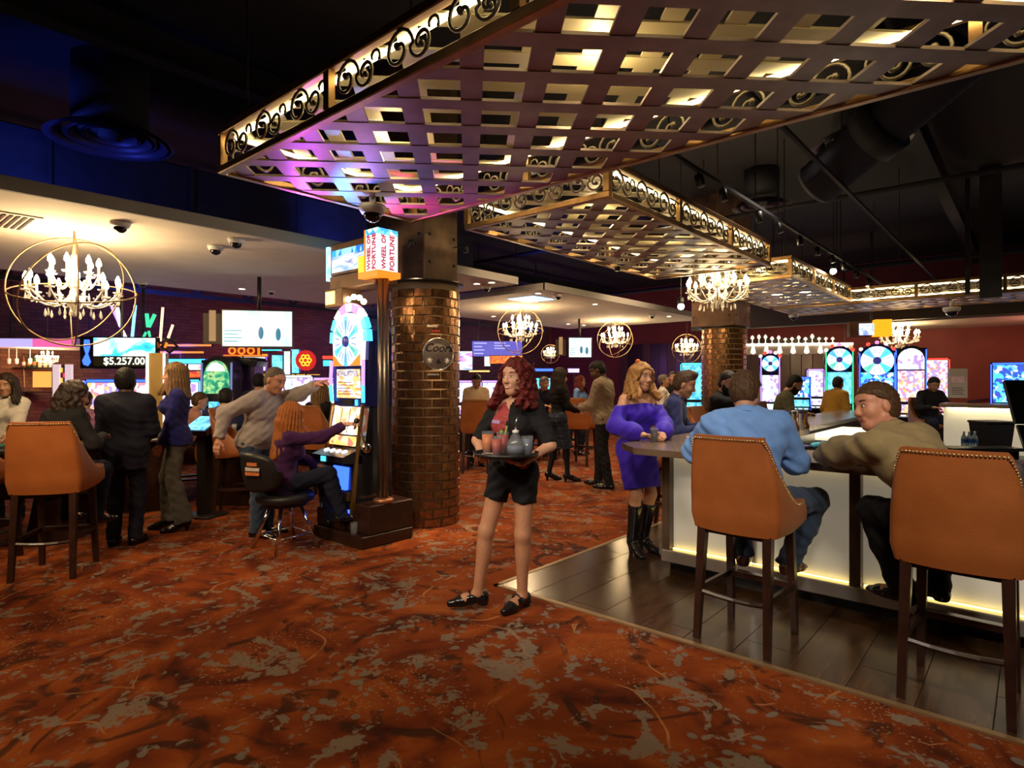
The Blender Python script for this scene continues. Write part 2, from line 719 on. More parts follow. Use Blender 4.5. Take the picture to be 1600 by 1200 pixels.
M_SCROLL = mat('dark_scroll_iron', (0.13, 0.10, 0.065), 0.4, 0.6)
M_LED = glow('warm_led_strip', (1.0, 0.82, 0.42), 9.0)
M_DARKMETAL = mat('dark_steel', (0.05, 0.045, 0.045), 0.4, 0.7)
M_STEEL = mat('brushed_steel', (0.45, 0.43, 0.42), 0.3, 0.95)
M_CHROME = mat('chrome', (0.75, 0.75, 0.76), 0.12, 1.0)
M_BLACK = mat('black_plastic', (0.012, 0.012, 0.014), 0.4)
M_WHITEP = mat('white_plastic', (0.72, 0.70, 0.68), 0.4)
M_BRICK = mat('glazed_bronze_brick', (0.27, 0.13, 0.055), 0.26, 0.8, noise=0.5, nscale=26, bump=0.22, bscale=45)
M_GROUT = mat('tan_grout', (0.36, 0.24, 0.14), 0.8)
M_COLSTEEL = mat('rusty_column_steel', (0.17, 0.095, 0.06), 0.5, 0.45, noise=0.35, nscale=5)
M_DOME = mat('smoked_dome', (0.01, 0.01, 0.015), 0.05)

# ---------------------------------------------------------------- room shell
HC = 5.2
X0, X1, Y0, Y1 = -16.2, 8.0, -7.0, 21.2
struct('floor', MB().box(X0, X1, Y0, Y1, -0.1, 0.0), M_CARPET)
struct('ceiling', MB().box(X0, X1, Y0, Y1, HC, HC + 0.1), M_BLACKC)
struct('wall_left', MB().box(X0 - 0.2, X0, Y0, Y1, 0, HC), M_BRICKW)
struct('wall_back', MB().box(X0, X1, Y1, Y1 + 0.2, 0, HC), M_REDWALL)
struct('wall_right', MB().box(X1, X1 + 0.2, Y0, Y1, 0, HC), M_DKWALL)
struct('wall_front', MB().box(X0, X1, Y0 - 0.2, Y0, 0, HC), M_DKWALL)

# wooden floor around the bar, laid plank by plank
wf = struct('floor_wood', MB().box(-3.15, 7.9, 3.5, 13.2, 0.0, 0.004), mat('floor_joint', (0.012, 0.008, 0.006), 0.7))
pl_mesh = {}
PLW, PLL = 0.30, 1.35
npl = 0
for i in range(0, 37):
    x = -3.15 + i * PLW
    off = (i * 0.47) % 1.0 * PLL
    y = 3.5 - off
    while y < 13.2:
        y0, y1 = max(y, 3.5), min(y + PLL, 13.2)
        vis = (y1 < 4.7 + 0.3 and x < 1.6) or (x < -2.2 and y1 < 9)
        if vis and y1 - y0 > 0.05 and npl < 120:
            key = round(y1 - y0, 3)
            if key not in pl_mesh:
                pl_mesh[key] = MB().box(0.002, PLW - 0.002, 0.002, key - 0.002, 0, 0.006, 0.0015).mesh('plank', M_WOODFLOOR)
            link('plank', pl_mesh[key], wf, (x, y0, 0.003))
            npl += 1
        y += PLL
# planks seen too far off to pick apart
far = MB()
for i in range(0, 37):
    x = -3.15 + i * PLW
    y = 3.5 - (i * 0.47) % 1.0 * PLL
    while y < 13.2:
        y0, y1 = max(y, 3.5), min(y + PLL, 13.2)
        vis = (y1 < 4.7 + 0.3 and x < 1.6) or (x < -2.2 and y1 < 9)
        if not vis and y1 - y0 > 0.05:
            far.box(x + .002, x + PLW - .002, y0 + .002, y1 - .002, 0.003, 0.009)
        y += PLL
tag(far.build('far_planks', M_WOODFLOOR, wf), kind='stuff')
struct('trim_1', MB().box(-3.19, -3.15, 3.46, 13.2, 0.0, 0.012).box(-3.19, 7.9, 3.46, 3.5, 0.0, 0.012), mat('bronze_floor_trim', (0.35, 0.22, 0.11), 0.4, 0.6))

# floating plaster soffits over the gaming tables
ZS = 3.08


def soffit(name, x0, x1, y0, y1, z=ZS, h=0.11, m=M_PLASTER):
    o = struct(name, MB().box(x0, x1, y0, y1, z, z + 0.02), m)
    fb = MB()
    fb.box(x1 - .03, x1 + .012, y0 - .012, y1 + .012, z - .004, z + h)
    fb.box(x0 - .012, x0 + .03, y0 - .012, y1 + .012, z - .004, z + h)
    fb.box(x0, x1, y0 - .012, y0 + .03, z - .004, z + h)
    fb.box(x0, x1, y1 - .03, y1 + .012, z - .004, z + h)
    fb.build('fascia', M_FASCIA, o)
    MB().box(x0 + .05, x1 - .05, y0 + .05, y1 - .05, z + 0.02, z + h - .01).build('deck', M_BLACKC, o)
    return o


soffit('ceiling_soffit_over_tables', -10.4, -6.05, -5.0, 7.1)
soffit('ceiling_soffit_over_slots', -10.2, -6.05, 7.8, 14.3)
soffit('ceiling_soffit_by_red_wall', -3.6, 7.9, 18.0, 21.1)
fb = MB().box(-8, 7.9, 17.6, 17.95, 3.1, 3.75)
struct('ceiling_beam', fb, mat('dark_brown_beam', (0.03, 0.017, 0.012), 0.7))


# ---------------------------------------------------------------- hanging lattice canopies
def scroll_mesh(wd, ht):
    """S-shaped wrought scroll with two curled ends"""
    mb = MB()
    r0 = ht * 0.46
    pts = []
    c1, c2 = Vector((-wd * .22, 0, ht * .02)), Vector((wd * .25, 0, -ht * .02))
    n = 22
    for i in range(n + 1):
        t = i / n
        an = PI * 0.0 + (1 - t) * 2.6 * PI
        r = r0 * (0.22 + 0.78 * t)
        pts.append(c1 + Vector((math.cos(an) * r, 0, math.sin(an) * r)))
    for i in range(n + 1):
        t = i / n
        an = PI - t * -2.6 * PI
        r = r0 * .72 * (1.0 - 0.78 * t)
        pts.append(c2 + Vector((math.cos(an) * r, 0, math.sin(an) * r)))
    mb.tube(pts, 0.0105, 5)
    mb.ball(tuple(pts[0]), 0.022, 6, 4)
    mb.ball(tuple(pts[-1]), 0.018, 6, 4)
    # a leaf-like hook between the curls
    hook = []
    for i in range(12):
        t = i / 11
        an = -0.2 * PI + t * 1.3 * PI
        r = ht * .2 * (1 - .6 * t)
        hook.append(Vector((wd * .47 + math.cos(an) * r, 0, ht * .18 + math.sin(an) * r)))
    mb.tube(hook, 0.009, 4)
    return mb.mesh('scroll', M_SCROLL, True)


SCROLL_H = 0.25
SCROLL_W = 0.37
SCROLL_ME = scroll_mesh(SCROLL_W, SCROLL_H)


def canopy(label, x0, x1, y0, y1, z0=3.1, h=0.33, far=False, sides='xXyY', period=0.33, sw=0.115):
    cx, cy = (x0 + x1) / 2, (y0 + y1) / 2
    t = thing('lattice_canopy', label, 'canopy', (cx, cy, z0), 0, 'hanging lattice canopies')
    hx, hy = (x1 - x0) / 2, (y1 - y0) / 2
    rw = 0.055
    for zz, nm in ((0, 'bottom_rail'), (h - rw, 'top_rail')):
        for s in (-1, 1):
            MB().box(-hx, hx, s * hy - (rw if s > 0 else 0), s * hy + (0 if s > 0 else rw), zz, zz + rw, 0.006).build(nm, M_GOLD, t)
            MB().box(s * hx - (rw if s > 0 else 0), s * hx + (0 if s > 0 else rw), -hy + rw, hy - rw, zz, zz + rw, 0.006).build(nm, M_GOLD, t)
    # posts and scrolls per side
    for sd in sides:
        along_x = sd in 'yY'
        ln = hx if along_x else hy
        fixed = {'x': -hx + .02, 'X': hx - .02, 'y': -hy + .02, 'Y': hy - .02}[sd]
        rot = 0 if along_x else PI / 2
        if sd in 'xY':
            rot += PI
        npn = max(1, round(2 * ln / 1.35))
        pw = 2 * ln / npn
        for i in range(npn + 1):
            s = -ln + i * pw
            s = min(max(s, -ln + rw / 2), ln - rw / 2)
            q = (s, fixed) if along_x else (fixed, s)
            MB().box(-rw / 2, rw / 2, -rw / 2 + .006, rw / 2 - .006, rw, h - rw).build('post', M_GOLD, t, loc=(q[0], q[1], 0), rot=rot)
        for i in range(npn):
            a0 = -ln + i * pw + rw / 2
            ns = max(1, int((pw - rw) / SCROLL_W))
            st = (pw - rw) / ns
            for k in range(ns):
                s = a0 + (k + .5) * st
                q = (s, fixed) if along_x else (fixed, s)
                link('scroll', SCROLL_ME, t, (q[0], q[1], h / 2), rot)
        # light strip behind the top rail
        inn = {'x': .07, 'X': -.07, 'y': .07, 'Y': -.07}[sd]
        if along_x:
            MB().box(-hx + .1, hx - .1, fixed + inn - .012, fixed + inn + .012, h - .075, h - .055).build('led_strip', M_LED, t)
        else:
            MB().box(fixed + inn - .012, fixed + inn + .012, -hy + .1, hy - .1, h - .075, h - .055).build('led_strip', M_LED, t)
    # two layers of diagonal strips
    for layer, (zz, th, m, nm) in enumerate(((0.012, 0.016, M_BRONZE, 'lattice_strip'), (h - .05, 0.014, M_PALEGOLD, 'upper_strip'))):
        for d in (0, 1):
            ux, uy = (1 / math.sqrt(2), 1 / math.sqrt(2)) if d == 0 else (1 / math.sqrt(2), -1 / math.sqrt(2))
            nx, ny = -uy, ux
            ext = (hx + hy) * 1.5
            nmax = int(ext / period) + 2
            for k in range(-nmax, nmax + 1):
                o = k * period + period * .5
                pts = [(nx * (o + e * sw / 2) + ux * f * ext, ny * (o + e * sw / 2) + uy * f * ext) for e, f in ((-1, -1), (-1, 1), (1, 1), (1, -1))]
                if (pts[1][0] - pts[0][0]) * (pts[2][1] - pts[1][1]) - (pts[1][1] - pts[0][1]) * (pts[2][0] - pts[1][0]) < 0:
                    pts.reverse()
                pg = clip_poly(pts, -hx + .03, hx - .03, -hy + .03, hy - .03)
                if len(pg) < 3:
                    continue
                MB().prism(pg, zz + d * .004, zz + th + d * .004).build(nm, m, t)
    # hanging rods
    for sx in (-1, 1):
        for sy in (-1, 1):
            MB().tube([(sx * (hx - .15), sy * (hy - .15), h), (sx * (hx - .15), sy * (hy - .15), HC - z0)], 0.008, 6).build('hanging_rod', M_DARKMETAL, t)
    return t


ZC = 3.1
canopy('nearest gold lattice canopy with scrolled rim, lit pink and blue by the signs', -4.5, 1.2, 1.92, 3.75)
canopy('long gold lattice canopy over the bar corner, right of the brick column', -4.32, -2.64, 4.25, 8.25)
canopy('gold lattice canopy behind the clear crystal chandelier, beyond the bar', -4.25, -2.7, 9.35, 13.1)
canopy('farthest gold lattice canopy crossing above the red wall side', -4.25, 6.0, 13.4, 15.1, sides='xXyY')
# soft inner light of the canopies (their strips), as real lamps inside each frame
for (x, y) in ((-3.6, 2.8), (-1.8, 2.8), (0.0, 2.8), (-3.5, 5.4), (-3.5, 7.1), (-3.5, 10.4), (-3.5, 12.2), (-2.0, 14.3), (1.5, 14.3), (4.5, 14.3)):
    lamp('POINT', 'canopy_inner_light', (x, y, ZC + 0.17), 9, (1.0, 0.80, 0.42), None, 0.06)


# ---------------------------------------------------------------- brick columns
def brick_mesh(r, wid, hgt, dep=0.012, seg=3):
    """curved brick centred on local +x at radius r"""
    mb = MB()
    half = wid / r / 2
    vs, fs = [], []
    b = 0.005
    for i in range(seg + 1):
        an = -half + 2 * half * i / seg
        e = b / r if i == 0 else (-b / r if i == seg else 0)
        for rr, z0, z1, da in ((r, 0, hgt, 0), (r + dep, b, hgt - b, e)):
            for z in (z0, z1):
                vs.append((rr * math.cos(an + da), rr * math.sin(an + da), z))
    for i in range(seg):
        a = i * 4
        c = a + 4
        fs += [(a + 2, c + 2, c + 3, a + 3), (a, c, c + 2, a + 2), (a + 1, a + 3, c + 3, c + 1)]
    fs += [(0, 2, 3, 1), (seg * 4, seg * 4 + 1, seg * 4 + 3, seg * 4 + 2)]
    mb.add(vs, fs)
    return mb.mesh('brick', M_BRICK)


def column(label, cx, cy, r, ztop, nper, rowh, zvis, box):
    t = thing('brick_column', label, 'column', (cx, cy, 0), 0)
    MB().lathe([(r - .012, 0), (r - .012, ztop)], 40).build('core', M_GROUT, t, True)
    gap = 0.012
    wid = 2 * PI * r / nper - gap
    me = brick_mesh(r - .008, wid, rowh - gap)
    toc = math.atan2(-cy, -cx)
    rows = int(ztop / rowh)
    rest = MB()
    cnt = 0
    for i in range(rows):
        for k in range(nper):
            an = 2 * PI * (k + .5 * (i % 2)) / nper
            d = (an - toc + PI) % (2 * PI) - PI
            z = i * rowh + gap / 2
            if abs(d) < 1.62 and zvis[0] <= z <= zvis[1] and cnt < 300:
                link('brick', me, t, (0, 0, z), an)
                cnt += 1
            else:
                c, s_ = math.cos(an), math.sin(an)
                rest.add([(v.co.x * c - v.co.y * s_, v.co.x * s_ + v.co.y * c, v.co.z + z) for v in me.vertices], [tuple(p.vertices) for p in me.polygons])
    tag(rest.build('rest_of_bricks', M_BRICK, t), kind='stuff')
    MB().lathe([(r + .02, ztop), (r + .05, ztop + .004), (r + .05, ztop + .022), (r + .02, ztop + .026)], 40).build('ring_plate', M_DARKMETAL, t, True)
    bx0, bx1, by0, by1 = box
    bx0, bx1, by0, by1 = bx0 - cx, bx1 - cx, by0 - cy, by1 - cy
    MB().box(bx0, bx1, by0, by1, ztop + .02, HC, 0.01).build('steel_jacket', M_COLSTEEL, t)
    for x in (bx0 + .05, bx1 - .09):
        for z in (ztop + .22, ztop + .52, ztop + .82, ztop + 1.12):
            MB().lathe([(.02, 0), (.02, .008), (.012, .014)], 8).xf(Matrix.Translation((x, by0, z)) @ Matrix.Rotation(PI / 2, 4, 'X')).build('bolt', M_DARKMETAL, t)
    for y in (by0 + .08, by1 - .06):
        for z in (ztop + .22, ztop + .52, ztop + .82, ztop + 1.12):
            MB().lathe([(.02, 0), (.02, .008), (.012, .014)], 8).xf(Matrix.Translation((bx1, y, z)) @ Matrix.Rotation(PI / 2, 4, 'Y')).build('bolt', M_DARKMETAL, t)
    return t


C1 = (-5.27, 4.57)
C2 = (-4.68, 11.8)
column1 = column('round glazed brick column beside the wheel slot machine', C1[0], C1[1], 0.385, 2.67, 12, 0.1, (0, 3), (-6.02, -4.98, 4.30, 4.80))
column2 = column('round glazed brick column behind the bar guests and crystal chandelier', C2[0], C2[1], 0.42, 2.62, 13, 0.1, (1.0, 3), (-5.15, -4.3, 11.35, 12.2))
# round beer sign on the first column, facing the camera side
sg_an = math.atan2(-C1[1], -C1[0]) + R(19)
bs = thing('beer_sign', 'round silver beer sign with script lettering on the brick column', 'sign',
           (C1[0] + math.cos(sg_an) * .40, C1[1] + math.sin(sg_an) * .40, 1.88), sg_an + PI / 2)
M_SIGNS = mat('aged_silver_sign', (0.30, 0.25, 0.23), 0.35, 0.6, noise=0.2, nscale=9)
RX90 = Matrix.Rotation(PI / 2, 4, 'X')
MB().lathe([(0.0, 0), (.172, 0), (.172, .02), (.165, .024), (0, .024)], 36, cap=False).xf(RX90).build('disc', M_SIGNS, bs, True)
MB().tube([(math.cos(a) * .172, -.022, math.sin(a) * .172) for a in [2 * PI * i / 36 for i in range(36)]], .007, 6, True).build('rim', M_STEEL, bs, True)
M_INK = mat('dark_ink', (0.02, 0.015, 0.02), 0.5)
text('lettering', 'Coors', 0.125, M_INK, bs, (0.0, -.026, .065), (PI / 2, 0, 0), .001, shear=.35, bold=.002)
MB().prism_xz([(-.035, -.10), (.0, -.045), (.035, -.10)], -.028, -.024).build('mountain_mark', M_INK, bs)
for dx in (-.1, .1):
    mk = MB()
    for k in range(3):
        a = k * PI / 3 + .3
        mk.tube([(dx + math.cos(a) * .03, -.026, -.07 + math.sin(a) * .03), (dx - math.cos(a) * .03, -.026, -.07 - math.sin(a) * .03)], .005, 5)
    mk.build('star_mark', M_WHITEP, bs)
for (dx, dz, w_, mm) in ((-.06, .30, .12, M_WHITEP), (-.02, .25, .09, mat('red_paint', (0.5, .03, .03), .5)), (-.05, -.22, .13, M_WHITEP)):
    sc_ = MB()
    for k in range(6):
        sc_.tube([(dx - w_ / 2 + w_ * k / 6, -.004, dz - .008), (dx - w_ / 2 + w_ * (k + .5) / 6, -.004, dz + .012), (dx - w_ / 2 + w_ * (k + 1) / 6, -.004, dz - .008)], .003, 4)
    sc_.build('small_script', mm, bs)
# downlights clipped to the canopy frames that graze down the first column
for da in (-16, 52):
    an = math.atan2(-C1[1], -C1[0]) + R(da)
    for (rr, zz, e_) in ((.55, 3.0, 150),):
        lx, ly = C1[0] + math.cos(an) * rr, C1[1] + math.sin(an) * rr
        t = thing('column_downlight', 'small dark downlight beside the column head, %s one' % ('left' if da < 0 else 'right'), 'downlight', (lx, ly, zz), an)
        MB().lathe([(.03, 0), (.03, .07), (.012, .08)], 10).build('can', M_DARKMETAL, t, True)
        MB().tube([(0, 0, .07), (-.16, 0, .07)], .007, 6).build('bracket', M_DARKMETAL, t)
        lamp('SPOT', 'column_graze', (lx, ly, zz - .01), e_, (1, .68, .34), (C1[0] + math.cos(an) * (rr - .10), C1[1] + math.sin(an) * (rr - .10), 1.2), .03, 46, .8)


# ---------------------------------------------------------------- figure modelling: smooth blended volumes
def surface_nets(D, xs, ys, zs):
    S = D < 0
    nx, ny, nz = D.shape
    if nx < 3 or ny < 3 or nz < 3:
        return np.zeros((0, 3)), np.zeros((0, 4), int)
    cnt = np.zeros((nx - 1, ny - 1, nz - 1), np.int8)
    for dx in (0, 1):
        for dy in (0, 1):
            for dz in (0, 1):
                cnt += S[dx:nx - 1 + dx, dy:ny - 1 + dy, dz:nz - 1 + dz]
    act = (cnt > 0) & (cnt < 8)
    I, J, K = np.nonzero(act)
    if len(I) == 0:
        return np.zeros((0, 3)), np.zeros((0, 4), int)
    acc = np.zeros((len(I), 3))
    num = np.zeros(len(I))
    C = [(a, b, c) for a in (0, 1) for b in (0, 1) for c in (0, 1)]
    for p in C:
        for ax in range(3):
            if p[ax]:
                continue
            q = list(p)
            q[ax] = 1
            d0 = D[I + p[0], J + p[1], K + p[2]]
            d1 = D[I + q[0], J + q[1], K + q[2]]
            m = (d0 < 0) != (d1 < 0)
            t = np.where(m, d0 / np.where(m, d0 - d1, 1), 0)
            pos = np.empty((len(I), 3))
            for a in range(3):
                pos[:, a] = p[a] + (t if a == ax else 0)
            acc += pos * m[:, None]
            num += m
    loc = acc / num[:, None]
    V = np.empty((len(I), 3))
    for a, (g, ix) in enumerate(((xs, I), (ys, J), (zs, K))):
        V[:, a] = g[ix] + loc[:, a] * (g[ix + 1] - g[ix])
    idm = -np.ones(act.shape, int)
    idm[I, J, K] = np.arange(len(I))
    Q = []
    # x edges
    a, b = S[:-1, 1:-1, 1:-1], S[1:, 1:-1, 1:-1]
    i, j, k = np.nonzero(a != b)
    q = np.stack([idm[i, j, k], idm[i, j + 1, k], idm[i, j + 1, k + 1], idm[i, j, k + 1]], 1)
    fl = ~a[i, j, k]
    q[fl] = q[fl][:, ::-1]
    Q.append(q)
    a, b = S[1:-1, :-1, 1:-1], S[1:-1, 1:, 1:-1]
    i, j, k = np.nonzero(a != b)
    q = np.stack([idm[i, j, k], idm[i, j, k + 1], idm[i + 1, j, k + 1], idm[i + 1, j, k]], 1)
    fl = ~a[i, j, k]
    q[fl] = q[fl][:, ::-1]
    Q.append(q)
    a, b = S[1:-1, 1:-1, :-1], S[1:-1, 1:-1, 1:]
    i, j, k = np.nonzero(a != b)
    q = np.stack([idm[i, j, k], idm[i + 1, j, k], idm[i + 1, j + 1, k], idm[i, j + 1, k]], 1)
    fl = ~a[i, j, k]
    q[fl] = q[fl][:, ::-1]
    Q.append(q)
    return V, np.concatenate(Q)


def vn(p):
    return np.array(p, float)


class Cone:
    """round cone between a and b; optional flat cut beyond b (and before a)"""
    def __init__(s, a, b, ra, rb, cutb=None, cuta=None, flat=None):
        s.a, s.b, s.ra, s.rb = vn(a), vn(b), ra, rb
        s.cutb, s.cuta = cutb, cuta
        s.flat = flat  # (axis vector, factor): squash along axis

    def bounds(s):
        m = max(s.ra, s.rb)
        return np.minimum(s.a, s.b) - m, np.maximum(s.a, s.b) + m

    def d(s, X, Y, Z, t):
        ab = s.b - s.a
        L2 = float(ab @ ab) + 1e-12
        px, py, pz = X - s.a[0], Y - s.a[1], Z - s.a[2]
        h = (px * ab[0] + py * ab[1] + pz * ab[2]) / L2
        hc = np.clip(h, 0, 1)
        qx, qy, qz = px - ab[0] * hc, py - ab[1] * hc, pz - ab[2] * hc
        if s.flat is not None:
            ax, fa = s.flat
            w_ = qx * ax[0] + qy * ax[1] + qz * ax[2]
            qx, qy, qz = qx + ax[0] * w_ * (fa - 1), qy + ax[1] * w_ * (fa - 1), qz + ax[2] * w_ * (fa - 1)
        r = s.ra + (s.rb - s.ra) * hc
        dd = np.sqrt(qx * qx + qy * qy + qz * qz) - r - t
        L = math.sqrt(L2)
        if s.cutb is not None:
            dd = np.maximum(dd, (h - s.cutb) * L)
        if s.cuta is not None:
            dd = np.maximum(dd, (s.cuta - h) * L)
        return dd


class Ell:
    def __init__(s, c, r, R_=None, keep=None):
        s.c, s.r = vn(c), vn(r)
        s.R = np.eye(3) if R_ is None else np.array(R_, float)  # columns = axes

    def bounds(s):
        m = s.r.max()
        return s.c - m, s.c + m

    def d(s, X, Y, Z, t):
        px, py, pz = X - s.c[0], Y - s.c[1], Z - s.c[2]
        r = s.r + t
        q = [(px * s.R[0, i] + py * s.R[1, i] + pz * s.R[2, i]) for i in range(3)]
        k0 = np.sqrt((q[0] / r[0]) ** 2 + (q[1] / r[1]) ** 2 + (q[2] / r[2]) ** 2)
        k1 = np.sqrt((q[0] / r[0] ** 2) ** 2 + (q[1] / r[1] ** 2) ** 2 + (q[2] / r[2] ** 2) ** 2) + 1e-9
        return k0 * (k0 - 1) / k1


def field(prims, xs, ys, zs, k=0.03, t=0.0):
    D = np.full((len(xs), len(ys), len(zs)), 0.5)
    for pr in prims:
        kk = getattr(pr, 'k', k)
        tt = t if getattr(pr, 'infl', True) else 0.0
        lo, hi = pr.bounds()
        mg = t + kk + 0.03
        sl = []
        for g, l, h in ((xs, lo[0], hi[0]), (ys, lo[1], hi[1]), (zs, lo[2], hi[2])):
            i0, i1 = np.searchsorted(g, l - mg), np.searchsorted(g, h + mg)
            sl.append(slice(i0, i1))
        if any(s_.stop <= s_.start for s_ in sl):
            continue
        X, Y, Z = np.meshgrid(xs[sl[0]], ys[sl[1]], zs[sl[2]], indexing='ij', sparse=True)
        dd = pr.d(X, Y, Z, tt)
        sub = D[sl[0], sl[1], sl[2]]
        h = np.maximum(kk - np.abs(sub - dd), 0) / kk
        D[sl[0], sl[1], sl[2]] = np.minimum(sub, dd) - h * h * kk * .25
    return D


def carve(D, prims, xs, ys, zs, k=0.01, t=0.0):
    for pr in prims:
        X, Y, Z = np.meshgrid(xs, ys, zs, indexing='ij', sparse=True)
        dd = -pr.d(X, Y, Z, t)
        h = np.maximum(k - np.abs(D - dd), 0) / k
        D = np.maximum(D, dd) + h * h * k * .25
    return D


def wob(X, Y, Z, amp, f, ph=0.0):
    return amp * (np.sin(f * X + 1.3 * f * Z + ph) * np.sin(f * 1.1 * Y - .7 * f * Z + 2 * ph) + .6 * np.sin(2.1 * f * Z + 1.7 * f * X + 3 * ph) * np.sin(1.9 * f * Y + ph))


def grid_of(prims, h, t=0.0, box=None):
    lo = np.min([p.bounds()[0] for p in prims], 0) - t - 2.5 * h
    hi = np.max([p.bounds()[1] for p in prims], 0) + t + 2.5 * h
    if box is not None:
        lo, hi = np.maximum(lo, box[0]), np.minimum(hi, box[1])
    return [np.arange(lo[i], hi[i] + h, h) for i in range(3)]


def np_mesh(name, V, Q, m, smooth=True):
    me = bpy.data.meshes.new(name)
    me.vertices.add(len(V))
    me.vertices.foreach_set('co', np.ascontiguousarray(V, np.float32).ravel())
    me.loops.add(len(Q) * 4)
    me.loops.foreach_set('vertex_index', np.ascontiguousarray(Q, np.int32).ravel())
    me.polygons.add(len(Q))
    me.polygons.foreach_set('loop_start', np.arange(len(Q), dtype=np.int32) * 4)
    me.polygons.foreach_set('loop_total', np.full(len(Q), 4, np.int32))
    me.update(calc_edges=True)
    me.polygons.foreach_set('use_smooth', [smooth] * len(Q))
    me.materials.append(m)
    me.validate()
    return me


def blob(name, prims, h, m, parent, k=0.03, t=0.0, cuts=(), post=None, box=None):
    xs, ys, zs = grid_of(prims, h, t, box)
    D = field(prims, xs, ys, zs, k, t)
    if cuts:
        D = carve(D, cuts, xs, ys, zs)
    if post:
        X, Y, Z = np.meshgrid(xs, ys, zs, indexing='ij', sparse=True)
        D = post(D, X, Y, Z)
    V, Q = surface_nets(D, xs, ys, zs)
    if len(V) == 0:
        return None
    return link(name, np_mesh(name, V, Q, m), parent)


def unit(v):
    v = vn(v)
    n = np.linalg.norm(v)
    return v / n if n > 1e-9 else v


def ik(root, target, l1, l2, hint):
    root, target = vn(root), vn(target)
    d = target - root
    L = np.linalg.norm(d)
    mx = (l1 + l2) * .995
    if L > mx:
        target = root + d / L * mx
        d = target - root
        L = mx
    u = d / L
    a = (l1 * l1 - l2 * l2 + L * L) / (2 * L)
    hgt = math.sqrt(max(l1 * l1 - a * a, 0))
    hn = vn(hint) - u * (vn(hint) @ u)
    hn = unit(hn) if np.linalg.norm(hn) > 1e-6 else unit(np.cross(u, [1, 0, 0]))
    return root + u * a + hn * hgt, target


def rotm(ax, an):
    return np.array(Matrix.Rotation(an, 3, ax))


def hand_prims(wr, fd, pn, side, s, curl, spread=0.0, thumb=0.4, point=False):
    """wr wrist, fd finger direction, pn palm normal (towards what it grips)"""
    fd = unit(fd)
    pn = unit(pn - fd * (vn(pn) @ fd))
    lat = np.cross(fd, pn) * side  # towards the thumb
    if (np.cross(fd, pn) @ lat) < 0:
        pass
    out = []
    pl = 0.085 * s
    palm_end = wr + fd * pl
    out.append(Cone(wr - fd * .01, wr + fd * .03 * s, .023 * s, .026 * s))
    for q in (-.026, -.009, .009, .026):
        out.append(Cone(wr + fd * .022 * s + lat * q * .7 * s, palm_end + lat * q * s - fd * .008, .0125 * s, .0115 * s))
    lens = ((.026, .072), (.009, .080), (-.009, .075), (-.026, .060))
    for i, (q, fl) in enumerate(lens):
        c = curl
        if point and i == 0:
            c = .08
        base = palm_end + lat * q * s - fd * .006
        d = fd + lat * q * spread * 12
        d = unit(d)
        an = 0
        p = base
        r = (.0092 if i < 3 else .0082) * s
        for seg, fr in ((0, .45), (1, .30), (2, .25)):
            an += c * (1.0, 1.25, .8)[seg]
            dd = d * math.cos(an) + pn * math.sin(an)
            p2 = p + dd * fl * fr * s
            out.append(Cone(p, p2, r * (1 - .08 * seg), r * (.94 - .08 * seg)))
            p = p2
    b = wr + fd * .022 * s + lat * .022 * s
    d1 = unit(fd * .75 + lat * .75 + pn * thumb)
    p1 = b + d1 * .042 * s
    d2 = unit(fd * .95 + lat * (.35 - .5 * curl) + pn * thumb * 1.6)
    p2 = p1 + d2 * .03 * s
    d3 = unit(fd * 1.0 + lat * (.1 - .6 * curl) + pn * thumb * 1.8)
    p3 = p2 + d3 * .025 * s
    out += [Cone(b, p1, .014 * s, .0112 * s), Cone(p1, p2, .0108 * s, .0098 * s), Cone(p2, p3, .0096 * s, .008 * s)]
    for o in out:
        o.k = .008
    return out


def skin_mat(name, col):
    if name in MATS:
        return MATS[name]
    m = mat(name, col, 0.5, noise=0.07, nscale=40)
    b = m.node_tree.nodes['Principled BSDF']
    setc(b, 'Subsurface Weight', 0.12)
    setc(b, 'Subsurface Radius', (0.02, 0.008, 0.004))
    setc(b, 'Subsurface Scale', 0.6)
    return m


def hair_mat(name, c1, c2):
    if name in MATS:
        return MATS[name]
    m, nt, b = newmat(name)
    L = nt.links
    tc = nt.nodes.new('ShaderNodeTexCoord')
    mp = nt.nodes.new('ShaderNodeMapping')
    mp.inputs['Scale'].default_value = (1, 1, .16)
    L.new(tc.outputs['Object'], mp.inputs['Vector'])
    n = nt.nodes.new('ShaderNodeTexNoise')
    n.inputs['Scale'].default_value = 110
    n.inputs['Detail'].default_value = 3
    n.inputs['Distortion'].default_value = 0.5
    L.new(mp.outputs[0], n.inputs['Vector'])
    r = ramp(nt, [(0.3, c1), (0.7, c2)])
    L.new(n.outputs['Fac'], r.inputs[0])
    L.new(r.outputs[0], b.inputs['Base Color'])
    b.inputs['Roughness'].default_value = 0.55
    setc(b, 'Specular IOR Level', 0.25)
    bp = nt.nodes.new('ShaderNodeBump')
    bp.inputs['Strength'].default_value = 0.6
    bp.inputs['Distance'].default_value = 0.006
    L.new(n.outputs['Fac'], bp.inputs['Height'])
    L.new(bp.outputs[0], b.inputs['Normal'])
    return m


M_EYEW = mat('eye_white', (0.75, 0.73, 0.70), 0.2)
M_IRIS = mat('dark_iris', (0.03, 0.018, 0.012), 0.1)
M_TEETH = mat('teeth', (0.80, 0.76, 0.70), 0.25)


